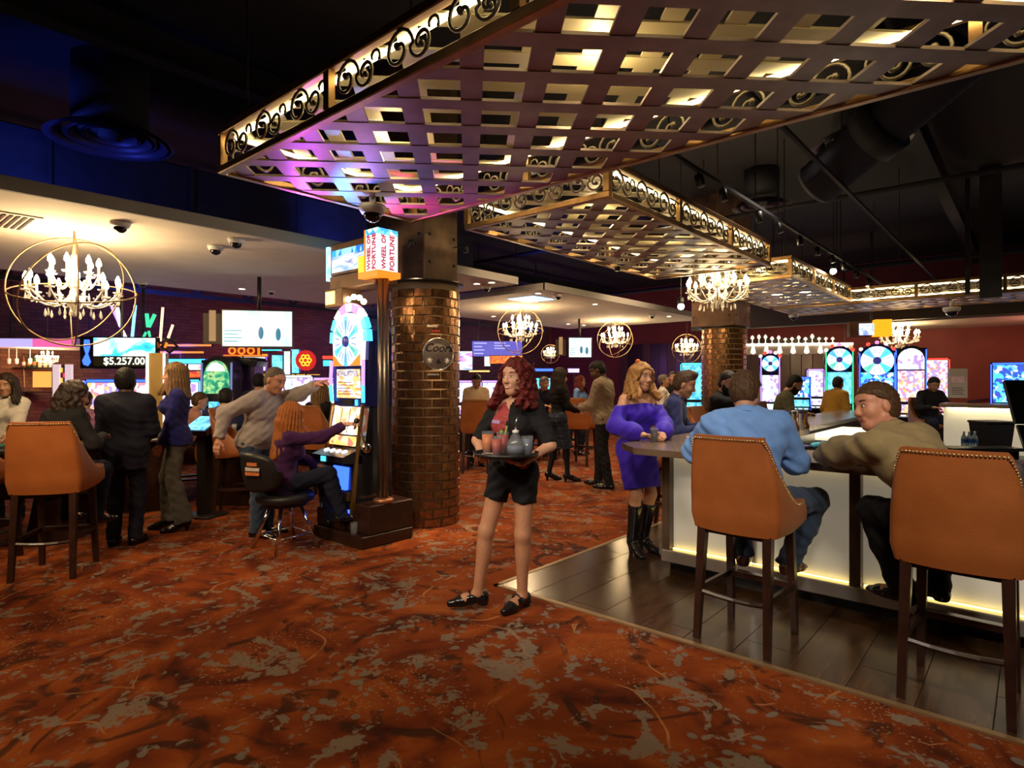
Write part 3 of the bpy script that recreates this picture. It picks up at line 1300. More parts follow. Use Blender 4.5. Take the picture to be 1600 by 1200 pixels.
class Person:
    """Local frame: x to the figure's right, y forward, z up; feet at z = 0."""

    def __init__(s, label, loc, face, H=1.72, sex='m', bulk=1.0, pelvis=None, lean=0.0, roll=0.0, twist=0.0,
                 hyaw=0.0, hpitch=0.0, hroll=0.0, wr=None, wl=None, er=(.5, -1, -.3), el=(-.5, -1, -.3),
                 ar=None, al=None, kr=(0.05, 1, 0), kl=(-0.05, 1, 0), tr=None, tl=None, hand_r=None, hand_l=None,
                 skin=(0.52, 0.29, 0.19), near=1, name='person', cat='person', group=None, shoes=True, heel=0.0):
        s.H, s.sex, s.near = H, sex, near
        k = H / 1.72
        s.k = k
        s.rot = face + YAW
        s.root = thing(name, label, cat, (loc[0], loc[1], loc[2] if len(loc) > 2 else 0.0), s.rot, group)
        s.hb = (0.0165, 0.0125, 0.0095)[near]
        s.skin = skin_mat('skin_%02d%02d%02d' % tuple(int(c * 99) for c in skin), skin)
        s.skincol = skin
        W = bulk
        fem = sex == 'f'
        # pelvis and spine
        pz = .962 * k + heel if pelvis is None else pelvis[2]
        pv = vn((0, 0, pz)) if pelvis is None else vn(pelvis)
        s.pv = pv
        Rt = rotm('X', -lean) @ rotm('Y', roll)  # tilt of the trunk: lean forward, roll sideways
        Rs = Rt @ rotm('Z', twist)
        s.Rt, s.Rs = Rt, Rs
        up = Rt @ vn((0, 0, 1))
        T = lambda x, y, z: pv + Rt @ (vn((x, y, z)) * k)
        S = lambda x, y, z: pv + Rs @ (vn((x, y, z)) * k)
        s.T, s.S = T, S
        sw = (.148 if fem else .172) * (0.5 + 0.5 * W)
        s.shr, s.shl = S(sw, -.005, .425), S(-sw, -.005, .425)
        s.neck = S(0, -.012, .492)
        hw = .088 * (.6 + .4 * W)
        Rp = rotm('X', -lean * .35)
        s.hipr, s.hipl = pv + Rp @ (vn((hw, 0, -.035)) * k), pv + Rp @ (vn((-hw, 0, -.035)) * k)
        # limbs
        ul, fl = .285 * k, .255 * k
        thl, shl_ = .43 * k, .425 * k
        s.wr = vn(wr) if wr is not None else s.shr + vn((.05, .05, -.52)) * k
        s.wl = vn(wl) if wl is not None else s.shl + vn((-.05, .05, -.52)) * k
        s.er, s.wr = ik(s.shr, s.wr, ul, fl, er)
        s.el, s.wl = ik(s.shl, s.wl, ul, fl, el)
        s.ar = vn(ar) if ar is not None else vn((.095 * k, -.03, .085 + heel))
        s.al = vn(al) if al is not None else vn((-.095 * k, -.03, .085 + heel))
        s.kr, s.ar = ik(s.hipr, s.ar, thl, shl_, kr)
        s.kl, s.al = ik(s.hipl, s.al, thl, shl_, kl)
        s.heel = heel
        s.tr = unit(tr) if tr is not None else unit((.12, 1, 0))
        s.tl = unit(tl) if tl is not None else unit((-.12, 1, 0))
        # head frame
        Rh = Rs if abs(lean) < .3 else rotm('X', -lean * .4) @ rotm('Z', twist)
        s.Rh = Rh @ rotm('Z', hyaw) @ rotm('X', -hpitch) @ rotm('Y', hroll)
        s.hc = s.neck + (Rs @ vn((0, .012, .055)) + s.Rh @ vn((0, .018, .088))) * k
        hk = k * 1.06
        s.hk = hk
        Hd = lambda x, y, z: s.hc + s.Rh @ (vn((x, y, z)) * hk)
        s.Hd = Hd
        # ---- body volumes
        b = {}
        ch = (.148 if fem else .165) * W
        b['torso'] = [Ell(T(0, 0, -.01), vn((.158 * W if fem else .152 * W, .112 * W, .125)) * k, Rt),
                      Ell(T(0, .005, .14), vn((.118 * W if fem else .14 * W, .092 * W, .13)) * k, Rt),
                      Ell(S(0, .0, .31), vn((ch, .108 * W, .165)) * k, Rs),
                      Ell(S(0, -.02, .385), vn((ch * .92, .08, .085)) * k, Rs),
                      Cone(s.shr - (s.shr - s.neck) * .15, S(.04, -.015, .478), .046 * k, .042 * k),
                      Cone(s.shl - (s.shl - s.neck) * .15, S(-.04, -.015, .478), .046 * k, .042 * k)]
        if fem:
            for x in (-.072, .072):
                b['torso'].append(Ell(S(x, .088 * W, .305), vn((.066, .062, .066)) * k, Rs))
            b['torso'].append(Ell(T(0, -.055, -.05), vn((.135, .085, .10)) * k, Rt))
        elif W > 1.08:
            b['torso'].append(Ell(T(0, .05 * W, .10), vn((.14 * W, .11 * W, .14)) * k, Rt))
        b['neck'] = [Cone(s.neck, s.hc + s.Rh @ vn((0, -.025, -.04)) * k, (.047 if fem else .056) * k, (.045 if fem else .052) * k)]
        ua = (.040 if fem else .047) * (.4 + .6 * W) * k
        b['arm_r'] = [Cone(s.shr, s.er, ua * 1.12, ua * .92), Cone(s.er, s.wr, ua * .92, .025 * k)]
        b['arm_l'] = [Cone(s.shl, s.el, ua * 1.12, ua * .92), Cone(s.el, s.wl, ua * .92, .025 * k)]
        tq = .078 * (.35 + .65 * W) * k
        for sd, hp, kn, an in (('r', s.hipr, s.kr, s.ar), ('l', s.hipl, s.kl, s.al)):
            mid = kn + (an - kn) * .30
            back = unit(np.cross(np.cross(an - kn, kn - hp), an - kn)) if np.linalg.norm(np.cross(an - kn, kn - hp)) > 1e-4 else vn((0, -1, 0))
            bk = vn((0, -1, 0)) if np.linalg.norm(np.cross(an - kn, kn - hp)) < .02 else -back
            b['leg_' + sd] = [Cone(hp, kn, tq, .052 * k), Cone(kn, an, .050 * k, .034 * k), Ell(mid + vn((0, -.014, 0)) * k, vn((.046, .05, .115)) * k)]
        b['foot_r'] = [Cone(s.ar + vn((0, 0, -.035)) * k, s.ar + vn((0, 0, -.045)) + s.tr * .10 * k + vn((0, 0, -heel * .75)), .034 * k, .03 * k),
                       Cone(s.ar + s.tr * .10 * k + vn((0, 0, -.048 - heel * .75)), s.ar + s.tr * .16 * k + vn((0, 0, -.06 - heel * .85)), .034 * k, .022 * k)]
        b['foot_l'] = [Cone(s.al + vn((0, 0, -.035)) * k, s.al + vn((0, 0, -.045)) + s.tl * .10 * k + vn((0, 0, -heel * .75)), .034 * k, .03 * k),
                       Cone(s.al + s.tl * .10 * k + vn((0, 0, -.048 - heel * .75)), s.al + s.tl * .16 * k + vn((0, 0, -.06 - heel * .85)), .034 * k, .022 * k)]
        jaw = .055 if fem else .061
        kb, k = k, hk
        hd = [Ell(Hd(0, -.012, .032), vn((.073, .092, .090)) * k, s.Rh),
              Ell(Hd(0, .022, -.026), vn((jaw, .067, .080)) * k, s.Rh),
              Ell(Hd(0, .062, -.084), vn((.026 if fem else .033, .024, .024)) * k, s.Rh),
              Cone(Hd(-.046, -.002, -.055), Hd(-.012, .055, -.088), .020 * k, .019 * k),
              Cone(Hd(.046, -.002, -.055), Hd(.012, .055, -.088), .020 * k, .019 * k),
              Ell(Hd(0, .044, .044), vn((.060, .045, .042)) * k, s.Rh),
              Ell(Hd(-.032, .052, -.020), vn((.030, .032, .030)) * k, s.Rh), Ell(Hd(.032, .052, -.020), vn((.030, .032, .030)) * k, s.Rh)]
        nose = [Cone(Hd(0, .082, .020), Hd(0, .104, -.020), .008 * k, .0115 * k), Cone(Hd(-.008, .096, -.026), Hd(.008, .096, -.026), .0090 * k, .0090 * k)]
        lip = [Cone(Hd(-.017, .080, -.056), Hd(.017, .080, -.056), .011 * k, .011 * k)]
        ears = []
        for x in (-1, 1):
            ears.append(Ell(Hd(x * .074, -.008, -.002), vn((.012, .020, .032)) * k, s.Rh))
        for q in nose + lip + ears:
            q.k = .014
        for q in hd:
            q.k = .028
        b['head'] = hd + nose + lip + ears
        s.sockets = [Ell(Hd(x, .102, .010), vn((.018, .020, .011)) * k, s.Rh) for x in (-.032, .032)]
        k = kb
        s.b = b
        # hands
        def hnd(spec, wrp, elb, side):
            spec = dict(spec or {})
            fd = spec.get('dir', None)
            fd = unit(wrp - elb) if fd is None else unit(fd)
            pn = vn(spec.get('palm', (-side, 0, 0)))
            return hand_prims(wrp, fd, pn, side, k * (.92 if fem else 1.02), spec.get('curl', .35), spec.get('spread', 0), spec.get('thumb', .4), spec.get('point', False))
        s.hand_r = hnd(hand_r, s.wr, s.er, 1)
        s.hand_l = hnd(hand_l, s.wl, s.el, -1)

    def allp(s, *keys):
        return [p for kx in keys for p in s.b[kx]]

    def body(s, feet=True, legs=True, hands=True):
        keys = ['torso', 'neck', 'arm_r', 'arm_l', 'leg_r', 'leg_l', 'head'] + (['foot_r', 'foot_l'] if feet else [])
        if not legs:
            keys = ['torso', 'neck', 'arm_r', 'arm_l', 'head']
        pr = s.allp(*keys)
        VV, QQ = [], []
        n = 0
        k = s.k
        hlo, hhi = s.hc - .155 * k, s.hc + .155 * k
        xs, ys, zs = grid_of(pr, s.hb)
        D = field([p for p in pr if p not in s.b['head']], xs, ys, zs, .035)
        V, Q = surface_nets(D, xs, ys, zs)
        VV.append(V)
        QQ.append(Q)
        n += len(V)
        # head on a finer grid
        hh = (0.0085, 0.006, 0.0042)[s.near]
        xs, ys, zs = [np.arange(hlo[i], hhi[i], hh) for i in range(3)]
        D = field(s.b['neck'] + s.b['head'], xs, ys, zs, .03)
        D = carve(D, s.sockets, xs, ys, zs, .014 * k)
        V, Q = surface_nets(D, xs, ys, zs)
        VV.append(V)
        QQ.append(Q + n)
        n += len(V)
        if hands:
            hh = (0.008, 0.005, 0.0034)[s.near]
            for hp in (s.hand_r, s.hand_l):
                xs, ys, zs = grid_of(hp, hh)
                D = field(hp, xs, ys, zs, .008)
                V, Q = surface_nets(D, xs, ys, zs)
                VV.append(V)
                QQ.append(Q + n)
                n += len(V)
        s.bodyo = link('body', np_mesh('body', np.concatenate(VV), np.concatenate(QQ), s.skin), s.root)
        return s

    # ------------------------------------------------ clothing
    def garment(s, name, m, prims, t=.012, k=.04, cuts=(), wr=.004, f=38, h=None, ph=0.0, floor=None):
        def post(D, X, Y, Z):
            D = D + wob(X, Y, Z, wr, f, ph)
            if floor is not None:
                D = np.maximum(D, floor - Z + 0 * X + 0 * Y)
            return D
        return blob(name, prims, h or s.hb * .95, m, s.root, k, t, cuts, post)

    def top(s, m, name='shirt', t=.018, sleeve=1.0, hem=-.10, neck=.055, collar=False, wr=.004, vneck=0.0, shoulder=True, slv_t=1.0, f=38):
        """garment for trunk and arms. sleeve: 0 none .. 1 elbow .. 2 wrist; hem: z below pelvis (trunk frame)"""
        k = s.k
        tp = list(s.allp('torso'))
        pr = []
        for sd, sh, e, w_ in (('r', s.shr, s.er, s.wr), ('l', s.shl, s.el, s.wl)):
            a = s.b['arm_' + sd]
            if sleeve <= 0:
                pr.append(Cone(sh, sh + (e - sh) * .05, a[0].ra, a[0].ra, cutb=1))
            elif sleeve <= 1:
                pr.append(Cone(sh, e, a[0].ra, a[0].rb * 1.06, cutb=sleeve))
            else:
                pr.append(Cone(sh, e, a[0].ra, a[0].rb * 1.04 * slv_t))
                pr.append(Cone(e, w_, a[1].ra * 1.04 * slv_t, a[1].rb * 1.12 * slv_t, cutb=(sleeve - 1) * .97))
        # lower trunk down to the hem
        if hem < -.04:
            tp.append(Cone(s.T(-.06, 0, 0), s.T(-.07, 0, hem - .02), .108 * k, .104 * k))
            tp.append(Cone(s.T(.06, 0, 0), s.T(.07, 0, hem - .02), .108 * k, .104 * k))
        T = s
        up = s.Rt @ vn((0, 0, 1))
        c = s.T(0, 0, hem)
        nk = s.neck
        nu = s.Rs @ vn((0, -.12, 1))
        nu = unit(nu)
        fwd = s.Rs @ vn((0, 1, 0))

        def post(D, X, Y, Z):
            dist = (X - c[0]) * up[0] + (Y - c[1]) * up[1] + (Z - c[2]) * up[2]
            D = np.maximum(D, -dist)
            A_ = field(pr, X.ravel(), Y.ravel(), Z.ravel(), .04, t)
            hh_ = np.maximum(.04 - np.abs(D - A_), 0) / .04
            D = np.minimum(D, A_) - hh_ * hh_ * .01
            D = D + wob(X, Y, Z, wr, f, len(name))
            # neck opening
            q = np.sqrt((X - nk[0]) ** 2 + (Y - nk[1]) ** 2 + (Z - nk[2]) ** 2)
            hgt = (X - nk[0]) * nu[0] + (Y - nk[1]) * nu[1] + (Z - nk[2]) * nu[2]
            rad = np.sqrt(np.maximum(q * q - hgt * hgt, 0))
            D = np.maximum(D, np.minimum((neck * k + .02) - rad, hgt + .015) * -1 if False else -np.maximum(rad - neck * k * 1.15, -(hgt + .03 * k)))
            if vneck > 0:
                fy = (X - nk[0]) * fwd[0] + (Y - nk[1]) * fwd[1] + (Z - nk[2]) * fwd[2]
                sx = np.abs((X - nk[0]) * s.Rs[0, 0] + (Y - nk[1]) * s.Rs[1, 0] + (Z - nk[2]) * s.Rs[2, 0])
                v = sx - np.clip((hgt + vneck * k) * .35, 0, .07)
                D = np.maximum(D, -np.maximum(np.maximum(v, .02 - fy), -(hgt + vneck * k)))
            return D
        g_ = grid_of(tp + pr, s.hb * .95, t)
        bx_ = (np.array([q_[0] for q_ in g_]), np.array([q_[-1] for q_ in g_]))
        xs, ys, zs = g_
        D = field(tp, xs, ys, zs, .04, t)
        X, Y, Z = np.meshgrid(xs, ys, zs, indexing='ij', sparse=True)
        D = post(D, X, Y, Z)
        V, Q = surface_nets(D, xs, ys, zs)
        return link(name, np_mesh(name, V, Q, m), s.root)

    def collar(s, m, t=.006, hgt=.045, r=1.25):
        k = s.k
        n0 = s.neck + s.Rs @ vn((0, .0, -.012)) * k
        nu = unit(s.Rs @ vn((0, .22, 1)))
        mb = MB()
        prof = []
        side = unit(s.Rs @ vn((1, 0, 0)))
        fw = unit(np.cross(nu, side))
        N = 26
        rows = []
        for i in range(N + 1):
            an = R(-158) + R(316) * i / N
            an2 = an - PI / 2
            d = side * math.cos(an2) + fw * math.sin(an2)
            d = side * math.sin(an) - fw * math.cos(an)
            open_ = abs(an) / R(158)
            rr = (.060 + .012 * open_) * k * r / 1.25
            rows.append([n0 + d * rr * .98, n0 + d * rr * .96 + nu * hgt * k, n0 + d * rr * 1.08 + nu * hgt * .95 * k, n0 + d * rr * 1.36 + nu * (-.004 - .012 * open_) * k])
        vs = [p for r_ in rows for p in r_]
        fs = []
        for i in range(N):
            for j in range(3):
                a = i * 4 + j
                fs.append((a, a + 1, a + 5, a + 4))
        mb.add(vs, fs)
        o = mb.build('collar', m, s.root, True)
        sd = o.modifiers.new('thick', 'SOLIDIFY')
        sd.thickness = .005
        return o

    def trousers(s, m, name='trousers', t=.012, length=1.0, flare=1.0, wr=.005, top=.06, f=34):
        k = s.k
        hp_ = [s.b['torso'][0]]
        if s.sex == 'f':
            hp_.append(s.b['torso'][-1])
        pr = []
        for sd, hp, kn, an in (('r', s.hipr, s.kr, s.ar), ('l', s.hipl, s.kl, s.al)):
            th = s.b['leg_' + sd][0]
            pr.append(Cone(hp, kn, th.ra * 1.02, .058 * k, cutb=min(1, length * 2) if length < .5 else None))
            if length > .5:
                end = an + unit(an - kn) * .035 * k
                pr.append(Cone(kn, end, .056 * k, .050 * k * flare, cutb=(length - .5) * 2))
                pr.append(s.b['leg_' + sd][2])
        c = s.T(0, 0, top)
        up = s.Rt @ vn((0, 0, 1))
        ph = len(s.root.name) + s.H * 7
        xs, ys, zs = grid_of(hp_ + pr, s.hb * .95, t)
        D = field(hp_, xs, ys, zs, .035, t)
        X, Y, Z = np.meshgrid(xs, ys, zs, indexing='ij', sparse=True)
        D = np.maximum(D, (X - c[0]) * up[0] + (Y - c[1]) * up[1] + (Z - c[2]) * up[2])
        A_ = field(pr, xs, ys, zs, .035, t)
        hh_ = np.maximum(.05 - np.abs(D - A_), 0) / .05
        D = np.minimum(D, A_) - hh_ * hh_ * .0125 + wob(X, Y, Z, wr, f, ph)
        V, Q = surface_nets(D, xs, ys, zs)
        return link(name, np_mesh(name, V, Q, m), s.root)

    def skirt(s, m, name='skirt', hem=.35, top=.08, t=.011, flare=.0, wr=.003):
        """hem: length below the pelvis joint"""
        k = s.k
        pr = [s.b['torso'][0]] + ([s.b['torso'][-1]] if s.sex == 'f' else [])
        kr, kl = s.kr, s.kl
        dr, dl = unit(s.kr - s.hipr), unit(s.kl - s.hipl)
        er, el = s.hipr + dr * (hem - .02), s.hipl + dl * (hem - .02)
        pr += [Cone(s.hipr, er, .095 * k, .085 * k + flare), Cone(s.hipl, el, .095 * k, .085 * k + flare),
               Cone((s.hipr + s.hipl) / 2, (er + el) / 2, .10 * k, .085 * k + flare)]
        c = s.T(0, 0, top)
        up = s.Rt @ vn((0, 0, 1))
        dn = unit(dr + dl)
        e = s.pv + dn * hem

        def post(D, X, Y, Z):
            D = D + wob(X, Y, Z, wr, 26, 1.0)
            D = np.maximum(D, (X - c[0]) * up[0] + (Y - c[1]) * up[1] + (Z - c[2]) * up[2])
            return np.maximum(D, (X - e[0]) * dn[0] + (Y - e[1]) * dn[1] + (Z - e[2]) * dn[2])
        return blob(name, pr, s.hb * .95, m, s.root, .06, t, (), post)

    def shoes(s, m, kind='shoe', strap=False, boot=0.0):
        k = s.k
        for sd, an, kn, td in (('r', s.ar, s.kr, s.tr), ('l', s.al, s.kl, s.tl)):
            hl = s.heel
            z0 = an[2] - .085 - hl
            base = vn((an[0], an[1], z0))
            heelp = base - td * .035 * k
            toe = base + td * .195 * k
            pr = [Cone(heelp + vn((0, 0, .045 + hl)), base + td * .05 + vn((0, 0, .04 + hl * .8)), .036 * k, .036 * k),
                  Cone(base + td * .05 * k + vn((0, 0, .036 + hl * .7)), base + td * .13 * k + vn((0, 0, .030 + hl * .12)), .038 * k, .037 * k),
                  Cone(base + td * .12 * k + vn((0, 0, .028 + hl * .1)), toe + vn((0, 0, .022)), .037 * k, .024 * k)]
            if hl > .02:
                pr.append(Cone(heelp + vn((0, 0, .05 + hl)), heelp + vn((0, 0, .012)) + td * .005, .026 * k, .014 * k))
            else:
                pr.append(Cone(heelp + vn((0, 0, .03)), heelp + vn((0, 0, .018)), .036 * k, .034 * k))
            cuts = []
            if boot:
                up_ = an + (kn - an) * boot
                pr += [Cone(base + vn((0, 0, .07 + hl)), an + vn((0, 0, .03)), .044 * k, .046 * k), Cone(an, up_, .046 * k, .064 * k, cutb=1)]
            elif strap:
                cuts = [Ell(base + td * .055 * k + vn((0, 0, .085 + hl * .8)), vn((.026, .05, .036)) * k, rotm('Z', math.atan2(-td[0], td[1])))]
            z00 = z0

            def post(D, X, Y, Z, z00=z00):
                return np.maximum(D, z00 + .002 - Z + 0 * X + 0 * Y)
            o = blob('boot' if boot else 'shoe', pr, min(s.hb, .0085) if s.near else s.hb, m, s.root, .018, .004, cuts, post)
            if strap and o:
                c = base + td * .062 * k + vn((0, 0, .045 + hl * .8))
                lat = unit(np.cross(td, (0, 0, 1)))
                pts = [c + lat * math.cos(a) * .041 * k + vn((0, 0, 1)) * math.sin(a) * .047 * k for a in [PI * i / 10 for i in range(11)]]
                MB().tube(pts, .0055, 6).build('strap', m, s.root, True).parent = o
        return s

    # ------------------------------------------------ face and hair
    def face(s, lips=(0.35, 0.06, 0.05), brow=(0.05, 0.025, 0.015), smile=False, glasses=False, beard=None, iris=None):
        k, Hd = s.hk, s.Hd
        Mh = Matrix(np.vstack([np.hstack([s.Rh * k, s.hc[:, None]]), [0, 0, 0, 1]]))
        bm_ = mat('brow_%d%d%d' % tuple(int(c * 99) for c in brow), brow, .7)
        lm = mat('lips_%d%d%d' % tuple(int(c * 99) for c in lips), lips, .35)
        for x in (-.032, .032):
            e = MB().ball((x, .078, .010), (.0125, .011, .0070), 12, 8).xf(Mh).build('eye', M_EYEW, s.root, True)
            MB().ball((x, .0872, .010), (.0055, .003, .006), 8, 6).xf(Mh).build('iris', M_IRIS, e, True)
            MB().tube([(x + q * .018, .083 - abs(q) * .006 + .001, .0165 - .005 * q * q) for q in (-1, -.5, 0, .5, 1)], [.0014, .0024, .0030, .0026, .0014], 5).xf(Mh).build('eyelash', bm_, e, True)
            sg = 1 if x > 0 else -1
            MB().tube([(x + q * .021 * sg, .0895 - max(0, q) * .014 - .002, .034 + .004 * (1 - q * q) + .001 * q) for q in (-1, -.5, 0, .5, 1)], [.002, .0036, .0038, .003, .0012], 6).xf(Mh).build('eyebrow', bm_, s.root, True)
        if smile:
            MB().tube([(q * .024, .0935 - .010 * q * q, -.054 + .009 * q * q) for q in (-1, -.6, -.2, .2, .6, 1)], [.0015, .0028, .0034, .0034, .0028, .0015], 6).xf(Mh).build('upper_lip', lm, s.root, True)
            MB().tube([(q * .021, .0925 - .010 * q * q, -.0605 + .011 * q * q) for q in (-1, -.6, -.2, .2, .6, 1)], [.0015, .004, .0048, .0048, .004, .0015], 6).xf(Mh).build('teeth', M_TEETH, s.root, True)
            MB().tube([(q * .023, .0925 - .010 * q * q, -.0675 + .016 * q * q) for q in (-1, -.6, -.2, .2, .6, 1)], [.0015, .0035, .0045, .0045, .0035, .0015], 6).xf(Mh).build('lower_lip', lm, s.root, True)
        else:
            MB().tube([(q * .023, .0935 - .009 * q * q, -.0545 + .002 * abs(q)) for q in (-1, -.6, -.2, .2, .6, 1)], [.001, .003, .0035, .0035, .003, .001], 6).xf(Mh).build('upper_lip', lm, s.root, True)
            MB().tube([(q * .021, .0925 - .009 * q * q, -.0615 + .005 * q * q) for q in (-1, -.6, -.2, .2, .6, 1)], [.001, .0035, .0045, .0045, .0035, .001], 6).xf(Mh).build('lower_lip', lm, s.root, True)
        if beard:
            s.beard(beard)
        return s

    def beard(s, m, full=True):
        k, Hd = s.hk, s.Hd
        pr = [p for p in s.b['head'][1:5]]
        c0 = Hd(0, .07, .03)
        upv = s.Rh @ vn((0, 0, 1))
        fv = s.Rh @ vn((0, 1, 0))

        def post(D, X, Y, Z):
            hz = ((X - s.hc[0]) * upv[0] + (Y - s.hc[1]) * upv[1] + (Z - s.hc[2]) * upv[2]) / k
            hy = ((X - s.hc[0]) * fv[0] + (Y - s.hc[1]) * fv[1] + (Z - s.hc[2]) * fv[2]) / k
            D = D + wob(X, Y, Z, .003, 210)
            D = np.maximum(D, (hz + .036 - np.clip(.05 - hy, 0, .1) * .5))
            return np.maximum(D, .0 - hy)
        cuts = [Ell(Hd(0, .092, -.057), vn((.02, .02, .011)) * k, s.Rh)]
        return blob('beard', pr, .006 if s.near else .009, m, s.root, .022, .009 if not full else .014, cuts, post)

    def hair(s, style, m, ln=.25, vol=1.0, part=0.0, name='hair'):
        k, Hd, Rh = s.hk, s.Hd, s.Rh
        cr = s.b['head'][0]
        hh = (.010, .0075, .0055)[s.near]
        upv, fv, rv = Rh @ vn((0, 0, 1)), Rh @ vn((0, 1, 0)), Rh @ vn((1, 0, 0))

        def hcoord(X, Y, Z):
            dx, dy, dz = X - s.hc[0], Y - s.hc[1], Z - s.hc[2]
            return [(dx * v[0] + dy * v[1] + dz * v[2]) / k for v in (rv, fv, upv)]
        if style in ('short', 'buzz', 'quiff', 'balding'):
            th = {'short': .014, 'buzz': .007, 'quiff': .013, 'balding': .008}[style] * vol
            pr = [Ell(cr.c, cr.r + th, Rh), Ell(Hd(0, -.035, -.012), vn((.071, .062, .07)) * k + th * .6, Rh)]
            if style == 'quiff':
                pr += [Cone(Hd(-.03, .05, .115), Hd(.03, .055, .118), .026 * k, .03 * k), Cone(Hd(0, .0, .12), Hd(0, .06, .118), .03 * k, .028 * k)]

            def post(D, X, Y, Z):
                hx, hy, hz = hcoord(X, Y, Z)
                D = D + wob(X, Y, Z, .0025, 160) + .0015 * np.sin(hx * 260 + hy * 90)
                # hairline: forehead, temples, around the ears, nape
                fl = .074 - np.abs(hx) * .22 + (.035 if style == 'balding' else 0)
                cut1 = np.maximum(.03 - hy, hz - fl)
                D = np.maximum(D, -cut1)
                D = np.maximum(D, np.minimum(hy + .016, .022 + np.clip(hy + .012, 0, .1) * .6 - hz))
                D = np.maximum(D, -.075 - hz)
                return D
            return blob(name, pr, hh, m, s.root, .02, 0, (), post)
        if style in ('long', 'curly', 'wavy'):
            pr = [Ell(cr.c + upv * .006, cr.r + .017 * vol, Rh), Ell(Hd(0, -.03, .0), vn((.082, .075, .09)) * k * (.9 + .1 * vol), Rh)]
            nL = 15
            for i in range(nL):
                a = R(-126) + R(252) * i / (nL - 1)   # around the back of the head from face side to face side
                a2 = -PI / 2 + a * .93
                hx, hy = math.cos(a2) if False else math.sin(a), -math.cos(a)
                fr = abs(a) / R(126)
                L = ln * (1 - (.78 if ln > .25 else .28) * fr * (1 if style == 'long' else .6))
                st = Hd(hx * .070, hy * .082 - .008 + .014 * fr, .05)
                md = Hd(hx * .086 * (.9 + .1 * vol), hy * .098 - .005, -.06)
                # strands fall with gravity, not with the head
                out = s.Rh @ vn((hx, hy, 0))
                fall = .035 * (1 + .8 * fr) if style != 'long' else .030 + .022 * fr + max(0, ln - .2) * .22 * (1 - fr)
                en = md + vn((out[0] * fall, out[1] * fall, -L)) * k
                if fr > .55:
                    en = en + (s.Rs @ vn((0, .055 * (fr - .3), 0))) * k
                rr = (.026, .022) if style == 'long' else (.030, .028)
                pr += [Cone(st, md, .030 * k, rr[0] * k * vol), Cone(md, en, rr[0] * k * vol, rr[1] * .75 * k * vol)]
            fc = [Ell(Hd(0, .100, -.035), vn((.092, .098, .114)) * k, Rh), Ell(Hd(0, .105, .015), vn((.070, .066, .066)) * k, Rh)]
            ampl = {'long': .0035, 'wavy': .006, 'curly': .010}[style]
            ff = {'long': 70, 'wavy': 60, 'curly': 85}[style]

            def post(D, X, Y, Z):
                hx, hy, hz = hcoord(X, Y, Z)
                th = np.arctan2(hx, -hy)
                if style == 'long':
                    D = D + ampl * np.sin(th * 26 + hz * 10) + .002 * np.sin(th * 55 + hz * 14)
                else:
                    D = D + ampl * np.sin(th * 13 + np.sin(hz * ff) * 1.4) * np.clip((.10 - hz) * 9, .12, 1) + wob(X, Y, Z, ampl * .6, ff)
                return D
            o = blob(name, pr, hh, m, s.root, .03, 0, fc, post)
            if style == 'curly' and s.near:
                rnd = random.Random(3)
                mb = MB()
                for i in range(46):
                    a = R(-104) + R(208) * rnd.random()
                    hx, hy = math.sin(a), -math.cos(a)
                    z0 = rnd.uniform(-.05, .10)
                    st = Hd(hx * .086, hy * .105 - .008, z0)
                    L = rnd.uniform(.10, .19) if z0 < .03 else .12
                    ax = rnd.uniform(0, 6.28)
                    out = s.Rh @ vn((hx, hy, 0))
                    pts, rads = [], []
                    for q in range(22):
                        t_ = q / 21
                        ang = ax + t_ * 11
                        cr_ = .012 * (1 - .4 * t_) * k
                        p = st + vn((out[0], out[1], 0)) * (.012 + .028 * t_) * k + vn((0, 0, -L * t_)) * k + vn((math.cos(ang), math.sin(ang), 0)) * cr_
                        pts.append(p)
                        rads.append(.0095 * (1 - .6 * t_) * k)
                    mb.tube(pts, rads, 6)
                c_ = mb.build('curl_locks', m, s.root, True)
                c_.parent = o
            return o
        if style == 'bun':
            pr = [Ell(cr.c, cr.r + .012, Rh), Ell(Hd(0, -.03, .0), vn((.076, .07, .08)) * k, Rh), Ell(Hd(0, -.12, .04), vn((.04, .04, .04)) * k, Rh)]
            fc = [Ell(Hd(0, .08, -.04), vn((.075, .085, .115)) * k, Rh)]
            return blob(name, pr, hh, m, s.root, .02, 0, fc)


# ---------------------------------------------------------------- bar
def leather_mat(name, c1, c2):
    m, nt, b = newmat(name)
    L = nt.links
    tc = nt.nodes.new('ShaderNodeTexCoord')
    n = nt.nodes.new('ShaderNodeTexNoise')
    n.inputs['Scale'].default_value = 5
    n.inputs['Detail'].default_value = 6
    L.new(tc.outputs['Object'], n.inputs['Vector'])
    r = ramp(nt, [(0.3, c1), (0.7, c2)])
    L.new(n.outputs['Fac'], r.inputs[0])
    L.new(r.outputs[0], b.inputs['Base Color'])
    b.inputs['Roughness'].default_value = 0.42
    v = nt.nodes.new('ShaderNodeTexVoronoi')
    v.inputs['Scale'].default_value = 190
    L.new(tc.outputs['Object'], v.inputs['Vector'])
    bp = nt.nodes.new('ShaderNodeBump')
    bp.inputs['Strength'].default_value = 0.35
    bp.inputs['Distance'].default_value = 0.003
    L.new(v.outputs['Distance'], bp.inputs['Height'])
    L.new(bp.outputs[0], b.inputs['Normal'])
    return m


